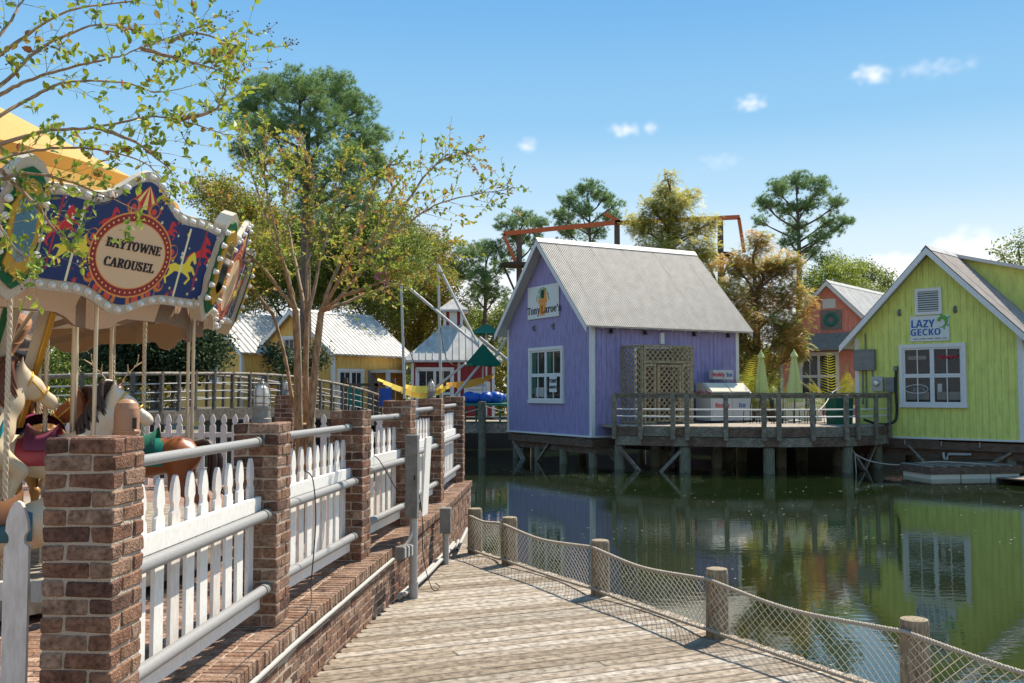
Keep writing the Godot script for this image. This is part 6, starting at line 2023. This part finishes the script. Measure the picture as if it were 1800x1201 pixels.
# small meshes that are scattered through a crown
func clump(kind: String, variant: int) -> ArrayMesh:
	var key := kind + str(variant)
	if clumps.has(key): return clumps[key]
	var mb := MB.new()
	mb.colored = true
	match kind:
		"pine":
			# brush of long needles round a few twig ends
			for t in 5:
				var c := rdir() * 0.22
				c.y *= 0.6
				for k in 26:
					var d := (rdir() + Vector3(0, 0.45, 0)).normalized()
					var s := d.cross(rdir()).normalized() * 0.0085
					mb.col = Color.WHITE * rng.randf_range(0.75, 1.15)
					mb.tri(c - s, c + s, c + d * rng.randf_range(0.16, 0.26), d.cross(s).normalized(), d.cross(s).normalized(), d.cross(s).normalized())
		"cypress":
			# drooping feathery sprays
			for t in 9:
				var c := rdir() * 0.25
				var ax := Vector3(rng.randf_range(-1, 1), rng.randf_range(-0.5, 0.25), rng.randf_range(-1, 1)).normalized()
				for k in 13:
					var p := c + ax * (k * 0.032) + Vector3.DOWN * 0.0006 * k * k
					for q: float in [-1, 1]:
						var d := (ax.cross(Vector3.UP).normalized() * q + ax * 0.5 + Vector3.DOWN * 0.3 + rdir() * 0.25).normalized()
						mb.col = Color.WHITE * rng.randf_range(0.75, 1.15)
						var s := ax * 0.012
						mb.tri(p - s, p + s, p + d * rng.randf_range(0.07, 0.13), Vector3.UP, Vector3.UP, Vector3.UP)
		_:
			for k in 30:
				var c := rdir() * pow(rng.randf(), 0.5) * 0.42
				var d := (rdir() + c * 1.2).normalized()
				var n := (rdir() + Vector3(0, 0.8, 0)).normalized()
				var s := d.cross(n).normalized()
				var ln := rng.randf_range(0.08, 0.15)
				mb.col = Color.WHITE * rng.randf_range(0.7, 1.15)
				mb.quad(c, c + d * ln * 0.5 + s * ln * 0.33, c + d * ln, c + d * ln * 0.5 - s * ln * 0.33, n)
	clumps[key] = mb.mesh()
	return clumps[key]

# tree whose crown is a set of lobes [x, y, d, r]; foot is (x, d)
func lobe_tree(called: String, label: String, kind: String, leaf: String, foot: Vector2, top: float, rad: float, lobes: Array, dens: float, group := "", flatten := 0.75, bottom := LAND) -> void:
	var o := thing(called, label, "tree", Transform3D(Basis.IDENTITY, P(foot.x, foot.y, bottom)), group)
	var base := P(foot.x, foot.y, bottom)
	var mb := MB.new()
	var h := top - bottom
	var tr := []
	for k in 9:
		var t := k / 8.0
		tr.append(Vector3(sin(t * 4.0 + foot.x) * 0.012 * h * t, t * h, cos(t * 3.0 + foot.x) * 0.012 * h * t))
	mb.tube(tr, [rad * 1.25, rad, rad * 0.95, rad * 0.88, rad * 0.78, rad * 0.66, rad * 0.5, rad * 0.33, rad * 0.14], 10)
	pmb("trunk", mb, M.pine_bark, o)
	mb = MB.new()
	var xs := []
	var cs := []
	var vs := []
	for l: Array in lobes:
		var c := P(l[0], l[2], l[1]) - base
		var r: float = l[3]
		var ty := clampf(c.y - r * 0.6 - Vector2(c.x, c.z).length() * 0.45, h * 0.22, h * 0.97)
		var p0: Vector3 = tr[0].lerp(tr[8], ty / h)
		var i := clampi(int(ty / h * 8.0), 0, 7)
		p0 = tr[i].lerp(tr[i + 1], ty / h * 8.0 - i)
		var pm := p0.lerp(c, 0.55) + Vector3(0, -0.1 * r, 0) + rdir() * r * 0.15
		mb.tube(smooth([p0, pm, c], 3), [rad * 0.36, rad * 0.3, rad * 0.26, rad * 0.22, rad * 0.18, rad * 0.14, rad * 0.09], 6)
		for k in 7:
			var e := rdir() * r * 0.8
			e.y *= flatten
			mb.tube(smooth([pm.lerp(c, rng.randf()), c + e * 0.5 + rdir() * r * 0.12, c + e], 2), [rad * 0.12, rad * 0.09, rad * 0.07, rad * 0.05, rad * 0.025], 5)
		var n := int(dens * 30.0 * r * r)
		for k in n:
			var e := rdir() * pow(rng.randf(), 0.42) * r
			if rng.randf() < 0.3 and e.y < -0.1 * r: e.y = -e.y
			e.y *= flatten
			var s := rng.randf_range(0.75, 1.25)
			xs.append(Transform3D(Basis.from_euler(Vector3(rng.randf_range(-0.5, 0.5), rng.randf() * TAU, rng.randf_range(-0.5, 0.5))).scaled(Vector3.ONE * s), c + e))
			var col := leaf_color(leaf)
			cs.append(col)
	pmb("limbs", mb, M.pine_bark, o)
	for v in 3:
		var xa := []
		var ca := []
		for k in range(v, xs.size(), 3):
			xa.append(xs[k]); ca.append(cs[k])
		if xa.size(): multi("crown" if v == 0 else "crown_foliage", clump(kind, v), M.leaf, xa, ca, o)

# one bent leaf with a midrib, length l, added to mb
func add_leaf(mb: MB, at: Vector3, d: Vector3, n: Vector3, l: float, w: float) -> void:
	var s := d.cross(n).normalized()
	n = s.cross(d).normalized()
	var p := [at, at + d * l * 0.33 + n * l * 0.05, at + d * l * 0.7 + n * l * 0.03, at + d * l - n * l * 0.06]
	var ws := [0.0, w * 0.5, w * 0.4, 0.0]
	for q: float in [-1, 1]:
		var nn := (n + s * q * -0.35).normalized()
		var b: Vector3 = p[1] + s * q * ws[1] + n * l * 0.05
		var c: Vector3 = p[2] + s * q * ws[2] + n * l * 0.04
		mb.tri(p[0], p[1], b, nn, nn, nn)
		mb.tri(p[1], p[2], c, nn, nn, nn)
		mb.tri(p[1], c, b, nn, nn, nn)
		mb.tri(p[2], p[3], c, nn, nn, nn)

# crape myrtle from given limbs; leaves sit on procedural twigs along the outer part of each limb
func myrtle(label: String, foot: Vector3, stems: Array, limbs: Array, r0: float, twig_n: int, leaf_n: int, leaf_l: float, singles: int, berries: bool, seed_: int, low := 0.3, twig_l := 0.55, limb_r := 0.03, hues := "myrtle") -> void:
	rng.seed = seed_
	var o := thing("crape_myrtle", label, "tree", Transform3D(Basis.IDENTITY, foot), "crape myrtles")
	var trunk := MB.new()
	var limb := MB.new()
	var twig := MB.new()
	var leaves := MB.new()
	leaves.colored = true
	var spots := []
	for si in stems.size():
		var s: Array = stems[si]
		var rs: float = r0 * [1.0, 0.92, 0.7, 0.45][si]
		var line := [Vector3(s[0].x * 0.5 + foot.x * 0.5, foot.y, s[0].z * 0.5 + foot.z * 0.5)]
		line += s
		var q := smooth(line, 4)
		var rr := []
		for k in q.size(): rr.append(lerpf(rs, rs * 0.62, float(k) / q.size()) * (1.0 + 0.06 * sin(k * 1.9 + si)))
		for k in q.size(): q[k] -= foot
		trunk.tube(q, rr, 10)
	var bt := MB.new()
	for l: Array in limbs:
		var q := smooth(l, 6)
		var rr := []
		for k in q.size(): rr.append(lerpf(limb_r, limb_r * 0.14, pow(float(k) / (q.size() - 1), 0.7)))
		for k in q.size(): q[k] = q[k] - foot + rdir() * limb_r * 0.25 * (1.0 if k > 0 else 0.0)
		limb.tube(q, rr, 7)
		for k in twig_n:
			var t := low + (1.0 - low) * pow(rng.randf(), 0.8)
			var fi := t * (q.size() - 1.001)
			var i := int(fi)
			var p: Vector3 = q[i].lerp(q[i + 1], fi - i)
			var d: Vector3 = (q[i + 1] - q[i]).normalized()
			var e := (d * 0.7 + rdir() * 0.9 + Vector3(0, 0.25, 0)).normalized()
			var tl := twig_l * rng.randf_range(0.4, 1.1) * (1.15 - 0.5 * t)
			var tw := smooth([p, p + e * tl * 0.5 + rdir() * tl * 0.08, p + e * tl + rdir() * tl * 0.16 + Vector3(0, -0.1 * tl, 0)], 4)
			twig.tube(tw, [limb_r * 0.14, limb_r * 0.12, limb_r * 0.1, limb_r * 0.08, limb_r * 0.06], 4)
			var hue := leaf_color(hues)
			for j in leaf_n:
				var u := pow(rng.randf(), 0.7) * (tw.size() - 1.001)
				var a := int(u)
				var lp: Vector3 = tw[a].lerp(tw[a + 1], u - a)
				spots.append([lp, (e * 0.6 + rdir()).normalized(), (Vector3(0, 0.9, 0) + rdir() * 0.9).normalized(), leaf_l * rng.randf_range(0.6, 1.2), hue.lerp(leaf_color(hues), 0.5)])
			if berries and rng.randf() < 0.22:
				var tip: Vector3 = tw[tw.size() - 1]
				for j in 7:
					var bp := tip + (rdir() + e * 0.7) * rng.randf_range(0.02, 0.055)
					bt.ball(bp, Vector3.ONE * rng.randf_range(0.004, 0.0062), 5, 4)
					twig.tube([tip, bp], [0.0012], 3, false)
	pmb("trunk", trunk, M.bark, o)
	pmb("limbs", limb, M.bark, o)
	pmb("twigs", twig, M.twig, o)
	if berries: pmb("seed_heads", bt, M.dark_brown, o).set_meta("kind", "stuff")
	var crown := node("crown", o)
	var step := maxi(1, spots.size() / maxi(singles, 1))
	var done := 0
	var shared := []
	var pal := []
	if singles > 0:
		for v in 4:
			var lm := MB.new()
			add_leaf(lm, Vector3.ZERO, Vector3.RIGHT, Vector3.UP, 1.0 , 0.5 + 0.06 * v)
			shared.append(lm.mesh())
		for v in 10:
			var c := leaf_color(hues)
			var m := mk("myrtle_leaf%d" % v, c, 0.55, T.faint, Vector3.ONE * 0.3)
			m.backlight_enabled = true
			m.backlight = Color(0.75, 0.75, 0.75)
			pal.append(m)
	for k in spots.size():
		var s: Array = spots[k]
		if singles > 0 and k % step == 0 and done < singles:
			var x: Vector3 = s[1]
			var z: Vector3 = x.cross(s[2]).normalized()
			part("leaf", shared[k % 4], pal[rng.randi() % 10], crown, Transform3D(Basis(x, z.cross(x), z).scaled(Vector3.ONE * s[3] * 1.1), s[0]))
			done += 1
		else:
			leaves.col = s[4]
			add_leaf(leaves, s[0], s[1], s[2], s[3], s[3] * 0.52)
	pmb("foliage", leaves, M.leaf, crown).set_meta("kind", "stuff")

func build_trees() -> void:
	var cm1 := [
		[Vector3(-2.38,-0.45,-11.05),Vector3(-2.42,-0.38,-11.00),Vector3(-2.44,0.39,-11.00),Vector3(-2.47,0.94,-11.00)],
		[Vector3(-2.29,-0.45,-11.00),Vector3(-2.29,-0.38,-11.00),Vector3(-2.21,0.39,-10.90),Vector3(-2.16,0.91,-10.90)],
		[Vector3(-2.38,-0.42,-11.20),Vector3(-2.39,0.27,-11.20),Vector3(-2.39,0.86,-11.25)],
		[Vector3(-2.45,-0.42,-11.10),Vector3(-2.52,-0.09,-11.10),Vector3(-2.63,0.40,-11.20),Vector3(-2.80,0.92,-11.30)],
		[Vector3(-2.47,0.94,-11.00),Vector3(-2.57,1.37,-11.00),Vector3(-2.82,1.93,-11.20),Vector3(-3.09,2.62,-11.30),Vector3(-3.30,3.23,-11.40)],
		[Vector3(-2.47,0.94,-11.00),Vector3(-2.56,1.41,-10.80),Vector3(-2.65,1.95,-10.60),Vector3(-2.72,2.43,-10.50),Vector3(-2.67,2.98,-10.40)],
		[Vector3(-2.39,0.86,-11.25),Vector3(-2.45,1.63,-11.50),Vector3(-2.42,2.50,-11.70),Vector3(-2.66,3.23,-11.90)],
		[Vector3(-2.16,0.91,-10.90),Vector3(-1.91,1.09,-10.80),Vector3(-1.52,1.55,-10.70),Vector3(-1.13,1.89,-10.60),Vector3(-0.69,2.11,-10.50),Vector3(0.03,2.22,-10.40)],
		[Vector3(-2.16,0.91,-10.90),Vector3(-2.02,1.37,-11.00),Vector3(-1.71,2.04,-11.10),Vector3(-1.56,2.53,-11.20),Vector3(-1.41,2.72,-11.30)],
		[Vector3(-2.39,0.86,-11.25),Vector3(-2.28,1.63,-11.50),Vector3(-2.17,2.38,-11.80),Vector3(-2.07,3.00,-12.00)],
		[Vector3(-2.16,0.91,-10.90),Vector3(-1.72,1.13,-11.20),Vector3(-1.09,1.43,-11.50),Vector3(-0.69,1.84,-11.70)],
		[Vector3(-2.80,0.92,-11.30),Vector3(-3.17,1.35,-11.40),Vector3(-3.40,1.53,-11.50)],
		[Vector3(-2.47,0.94,-11.00),Vector3(-2.76,1.38,-10.60),Vector3(-2.99,1.65,-10.30),Vector3(-3.09,2.04,-10.10)],
		[Vector3(-1.91,1.09,-10.80),Vector3(-1.46,1.16,-10.30),Vector3(-1.18,1.30,-10.00)],
		[Vector3(-1.52,1.55,-10.70),Vector3(-1.26,2.07,-10.90),Vector3(-0.89,2.64,-11.10),Vector3(-0.47,2.83,-11.20)],
		[Vector3(-2.39,0.86,-11.25),Vector3(-2.77,1.92,-12.00),Vector3(-2.95,2.58,-12.40),Vector3(-2.70,3.22,-12.60)],
		[Vector3(-2.16,0.91,-10.90),Vector3(-1.75,1.33,-10.20),Vector3(-1.47,1.53,-9.90),Vector3(-1.21,2.07,-9.70)]]
	myrtle("slender multi-stemmed crape myrtle standing behind the brick wall", Vector3(-2.38, LAND + 0.03, -11.05), cm1.slice(0, 4), cm1.slice(4), 0.062, 40, 13, 0.058, 0, false, 71, 0.18, 0.62, 0.028)
	var bl := MB.new()
	var mp := mk("petal", Color(0.66, 0.27, 0.42), 0.7, T.faint, Vector3.ONE)
	mp.backlight_enabled = true; mp.backlight = Color(0.6, 0.6, 0.6)
	for k in 60:
		var p := Vector3(-1.37, 1.24, -10.2) + rdir() * Vector3(0.09, 0.09, 0.07) * pow(rng.randf(), 0.5)
		add_leaf(bl, p, rdir(), rdir(), 0.04, 0.035)
	solo("blossom_cluster", "pink blossom cluster hanging on the crape myrtle's right limb", "blossom", bl, mp)
	var cm2 := [
		[Vector3(-2.95,1.32,-4.80),Vector3(-2.80,1.67,-5.20),Vector3(-2.72,1.93,-5.40),Vector3(-2.56,2.08,-5.50),Vector3(-2.43,2.17,-5.60),Vector3(-2.30,2.18,-5.70),Vector3(-2.10,2.14,-5.80)],
		[Vector3(-2.92,1.26,-4.80),Vector3(-2.69,1.56,-5.00),Vector3(-2.57,1.68,-5.10),Vector3(-2.40,1.78,-5.20),Vector3(-2.18,1.83,-5.20),Vector3(-2.07,1.92,-5.30),Vector3(-1.72,2.10,-5.40)],
		[Vector3(-2.97,1.17,-4.90),Vector3(-2.84,1.54,-5.30),Vector3(-2.72,1.73,-5.50),Vector3(-2.59,1.83,-5.60),Vector3(-2.33,1.88,-5.80),Vector3(-2.21,1.86,-5.90),Vector3(-2.03,1.93,-6.00)],
		[Vector3(-2.97,1.11,-4.80),Vector3(-2.63,1.27,-4.90),Vector3(-2.43,1.37,-5.00),Vector3(-2.18,1.39,-5.00),Vector3(-1.96,1.47,-5.10),Vector3(-1.79,1.46,-5.10),Vector3(-1.49,1.38,-5.20)],
		[Vector3(-3.03,1.10,-5.00),Vector3(-2.89,1.32,-5.40),Vector3(-2.70,1.43,-5.60),Vector3(-2.48,1.45,-5.70),Vector3(-2.24,1.40,-5.80),Vector3(-2.11,1.27,-5.90)],
		[Vector3(-3.00,1.02,-4.90),Vector3(-2.73,1.14,-5.10),Vector3(-2.62,1.19,-5.20),Vector3(-2.43,1.16,-5.30),Vector3(-2.26,1.09,-5.30),Vector3(-2.11,1.03,-5.40)],
		[Vector3(-2.98,1.40,-4.80),Vector3(-2.75,1.92,-5.10),Vector3(-2.74,2.19,-5.30),Vector3(-2.68,2.48,-5.50)],
		[Vector3(-2.98,1.52,-5.00),Vector3(-2.88,1.94,-5.40),Vector3(-2.67,2.29,-5.70),Vector3(-2.38,2.48,-6.00),Vector3(-2.09,2.64,-6.10)],
		[Vector3(-2.18,1.39,-5.00),Vector3(-1.93,1.28,-4.90),Vector3(-1.71,1.11,-4.80)],
		[Vector3(-2.78,1.21,-5.20),Vector3(-2.59,1.02,-5.20),Vector3(-2.46,0.84,-5.25),Vector3(-2.35,0.75,-5.30)],
		[Vector3(-2.63,1.27,-4.90),Vector3(-2.62,0.97,-4.80),Vector3(-2.50,0.74,-4.80),Vector3(-2.38,0.60,-4.80)],
		[Vector3(-2.10,2.14,-5.80),Vector3(-1.94,2.23,-5.90),Vector3(-1.65,2.15,-6.00)],
		[Vector3(-2.07,1.92,-5.30),Vector3(-1.82,1.86,-5.35),Vector3(-1.61,1.81,-5.40)],
		[Vector3(-1.79,1.46,-5.10),Vector3(-1.58,1.52,-5.10),Vector3(-1.52,1.74,-5.10)]]
	myrtle("crape myrtle branches reaching in from the upper left corner", Vector3(-3.75, LAND + 0.03, -4.3), [[Vector3(-3.74, -0.6, -4.32), Vector3(-3.65, 0.4, -4.4), Vector3(-3.45, 0.9, -4.55), Vector3(-3.0, 1.25, -4.8)], [Vector3(-3.8, -0.6, -4.3), Vector3(-3.7, 0.5, -4.45), Vector3(-3.4, 0.85, -4.7), Vector3(-3.0, 1.08, -4.92)]], cm2, 0.06, 17, 9, 0.05, 300, true, 72, 0.14, 0.42, 0.015, "myrtle_green")
	rng.seed = 90
	lobe_tree("tall_pine", "tallest pine with rounded crown behind the crape myrtle", "pine", "pine", Vector2(-9.7, 45.5), 13.8, 0.30, [[-12.9,13.5,46.2,1.09],[-11.9,14.5,46.3,1.26],[-9.6,13.7,43.3,1.39],[-8.6,14.6,46.2,1.39],[-7.7,13.7,46.5,1.26],[-8.9,12.3,43.9,1.39],[-11.0,12.0,43.8,1.39],[-12.3,11.2,45.0,1.06],[-7.1,12.0,46.0,1.39],[-7.8,10.4,43.9,1.39],[-6.6,10.7,46.2,1.06],[-10.2,10.5,45.4,1.39],[-9.7,9.2,46.8,1.52],[-7.3,8.9,43.9,1.26]], 2.0, "pines behind the village")
	lobe_tree("background_tree", "leafy green tree behind the carousel's right edge", "oak", "autumn", Vector2(-15.6, 54.5), 9.0, 0.3, [[-16.6,11.0,53.9,1.61],[-15.8,10.4,56.8,1.94],[-16.1,8.2,53.4,2.03],[-14.3,7.5,52.5,2.23],[-15.4,5.6,52.3,2.23]], 2.8, "leafy trees behind the yellow houses")
	lobe_tree("background_tree", "broad green tree behind the crape myrtle trunks", "oak", "oak", Vector2(-13.2, 58.0), 8.4, 0.32, [[-14.8,9.9,59.4,2.35],[-12.9,9.3,60.4,2.35],[-12.6,6.6,55.9,2.56],[-14.4,6.2,55.5,2.35],[-11.5,6.6,58.7,2.14]], 2.8, "leafy trees behind the yellow houses")
	lobe_tree("background_tree", "dark leafy tree behind the yellow house roof", "oak", "oak", Vector2(-8.4, 56.5), 8.0, 0.32, [[-9.5,8.9,55.4,2.26],[-7.8,9.8,56.9,2.26],[-8.8,7.4,57.2,2.48],[-6.4,7.7,54.1,2.06],[-10.3,6.2,57.9,2.26],[-7.3,5.3,56.1,2.06]], 2.8, "leafy trees behind the yellow houses")
	lobe_tree("background_tree", "yellowing tree between yellow house and red pavilion", "oak", "autumn", Vector2(-5.8, 61.0), 7.6, 0.3, [[-6.1,9.2,62.4,2.20],[-4.7,7.7,61.8,1.76],[-5.5,6.2,58.3,2.42],[-7.2,4.7,61.2,2.20],[-4.4,4.9,59.2,1.99],[-6.2,3.3,62.0,1.99]], 2.8, "leafy trees behind the yellow houses")
	lobe_tree("small_pine", "open-crowned pine just left of the purple roof", "pine", "pine", Vector2(-1.75, 60.5), 8.6, 0.2, [[-2.6,8.8,61.8,1.20],[-1.2,8.9,59.8,0.99],[-3.2,7.6,60.9,0.99],[-1.8,7.0,59.3,1.13],[-0.7,8.0,61.2,0.85],[-2.2,6.2,61.2,0.99],[-1.0,6.0,60.0,0.99]], 1.8, "pines behind the village")
	lobe_tree("undergrowth_tree", "low dark tree behind the green tent and cupola", "oak", "oak", Vector2(-1.9, 64.6), 4.0, 0.2, [[-2.7,4.6,64.9,1.69],[-1.1,4.2,64.7,1.69],[-3.7,3.7,62.2,1.51],[-1.9,2.7,66.1,1.51],[0.0,4.8,62.7,1.51]], 2.2)
	lobe_tree("small_pine", "pine behind the left end of the orange beam", "pine", "pine", Vector2(0.6, 60.8), 10.6, 0.2, [[-0.4,10.5,59.8,0.78],[0.7,11.1,61.2,0.85],[1.6,10.4,59.4,0.67],[0.2,9.6,60.1,0.85],[1.4,9.5,59.7,0.71],[0.0,8.7,60.9,0.71]], 1.9, "pines behind the village")
	lobe_tree("small_pine", "pine rising behind the purple roof ridge", "pine", "pine", Vector2(4.9, 62.0), 12.6, 0.2, [[5.0,13.1,61.9,0.98],[5.9,12.5,62.0,0.77],[3.6,12.2,60.9,0.73],[3.2,11.5,62.7,0.88],[4.3,11.4,60.7,0.88],[6.3,11.3,62.3,0.77],[6.6,12.0,61.3,0.51],[3.7,10.4,62.4,0.88],[5.4,10.4,62.5,0.88]], 1.9, "pines behind the village")
	lobe_tree("bald_cypress", "golden bald cypress rising above the purple roof", "cypress", "gold", Vector2(8.6, 52.0), 11.6, 0.22, [[8.4,11.5,51.5,0.34],[8.4,10.9,52.5,0.64],[8.8,9.9,51.3,0.86],[7.6,9.8,51.5,0.73],[9.8,10.7,52.8,0.55],[7.0,8.9,51.7,0.80],[8.7,8.7,52.3,1.16],[10.4,9.1,53.1,0.80],[6.6,9.2,52.5,0.46],[7.8,7.2,50.7,1.28],[10.1,7.3,51.5,1.16],[10.9,9.3,52.3,0.43]], 2.5, "bald cypresses turning colour", 0.9)
	lobe_tree("lone_pine", "lone tall pine with airy crown above the coral roof", "pine", "pine", Vector2(17.8, 60.0), 13.0, 0.24, [[18.0,13.3,60.6,0.99],[16.4,12.5,59.2,0.85],[15.7,11.6,59.4,0.71],[18.9,12.6,59.0,0.92],[20.1,11.7,59.5,0.71],[20.8,10.6,59.7,0.56],[17.2,11.4,60.3,0.92],[18.5,11.6,59.9,0.92],[19.8,10.7,60.1,0.71],[15.8,10.8,60.9,0.56],[17.9,10.2,60.3,0.81],[19.0,9.5,59.3,0.71],[20.2,10.1,59.9,0.56],[17.3,9.2,59.7,0.64],[18.8,8.7,59.9,0.64]], 2.0, "pines behind the village")
	lobe_tree("bald_cypress", "rusty brown bald cypress between purple and coral houses", "cypress", "rust", Vector2(12.0, 47.6), 6.9, 0.25, [[10.8,6.1,46.7,0.91],[12.5,5.9,47.9,1.05],[13.5,6.2,47.4,0.91],[10.2,4.6,45.6,0.91],[12.3,4.6,48.4,1.19],[13.5,4.4,46.8,1.05],[11.0,3.0,45.7,1.19],[12.7,2.7,45.7,1.19],[10.6,1.9,46.2,0.91],[11.9,1.4,46.1,1.05],[13.6,1.9,46.3,0.77],[11.8,7.1,46.4,0.77]], 2.5, "bald cypresses turning colour", 0.9)
	lobe_tree("round_tree", "bright green round tree behind the coral roof", "oak", "bright", Vector2(18.9, 57.0), 7.0, 0.25, [[18.0,6.3,56.4,1.30],[19.2,6.9,56.0,1.30],[19.1,7.8,57.7,0.82],[19.0,5.2,58.5,1.36]], 2.2, "round trees behind the coral house")
	lobe_tree("round_tree", "olive round tree left of the lime roof", "oak", "oak", Vector2(22.3, 60.2), 6.6, 0.25, [[22.5,7.6,61.5,1.16],[23.4,6.9,60.5,0.85],[21.0,6.0,59.2,1.34],[22.5,5.6,58.7,1.20]], 2.2, "round trees behind the coral house")
	lobe_tree("sparse_tree", "thin sparse tree at the right edge above the lime dormer", "oak", "oak", Vector2(23.6, 44.8), 6.6, 0.14, [[22.7,6.5,44.6,0.58],[23.4,6.8,44.3,0.64],[23.5,6.0,44.8,0.64],[24.8,6.5,45.6,0.74]], 0.9)
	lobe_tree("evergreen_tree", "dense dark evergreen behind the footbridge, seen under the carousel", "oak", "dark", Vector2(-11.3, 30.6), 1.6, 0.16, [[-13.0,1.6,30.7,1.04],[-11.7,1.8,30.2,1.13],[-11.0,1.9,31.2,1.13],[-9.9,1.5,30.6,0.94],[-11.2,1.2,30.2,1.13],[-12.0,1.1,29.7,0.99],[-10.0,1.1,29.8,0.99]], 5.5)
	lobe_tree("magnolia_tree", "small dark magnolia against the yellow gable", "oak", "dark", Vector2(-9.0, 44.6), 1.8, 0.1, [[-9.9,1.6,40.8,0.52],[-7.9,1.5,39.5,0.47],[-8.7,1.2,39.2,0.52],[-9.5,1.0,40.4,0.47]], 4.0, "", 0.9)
	# distant wood closing the view
	var xs := []
	var cs := []
	var nz := FastNoiseLite.new(); nz.seed = 9; nz.frequency = 0.045
	for k in 9000:
		var x := rng.randf_range(-75, 85)
		var d := rng.randf_range(69, 80)
		var top := 4.2 + 3.2 * nz.get_noise_1d(x * 1.6) + 1.2 * nz.get_noise_1d(x * 6.0 + 300.0)
		var y := LAND + (top - LAND) * pow(rng.randf(), 0.6)
		var s := rng.randf_range(1.6, 3.0)
		xs.append(Transform3D(Basis.from_euler(Vector3(rng.randf() * 3, rng.randf() * TAU, 0)).scaled(Vector3.ONE * s), P(x, d, y)))
		cs.append(leaf_color("oak" if nz.get_noise_1d(x * 0.8 + 50.0) > -0.1 else "autumn"))
	var fw := multi("distant_wood", clump("oak", 1), M.leaf, xs, cs, self)
	fw.set_meta("label", "distant green wood closing the view behind the village")
	fw.set_meta("category", "wood")

func _ready() -> void:
	rng.seed = 20240611
	set_view()
	make_materials()
	build_ground()
	build_wall()
	build_panels()
	build_boardwalk()
	build_electrics()
	build_houses()
	build_added_houses()
	build_deck_area()
	build_far_side()
	build_carousel()
	build_trees()
	print("trees ", Time.get_ticks_msec())
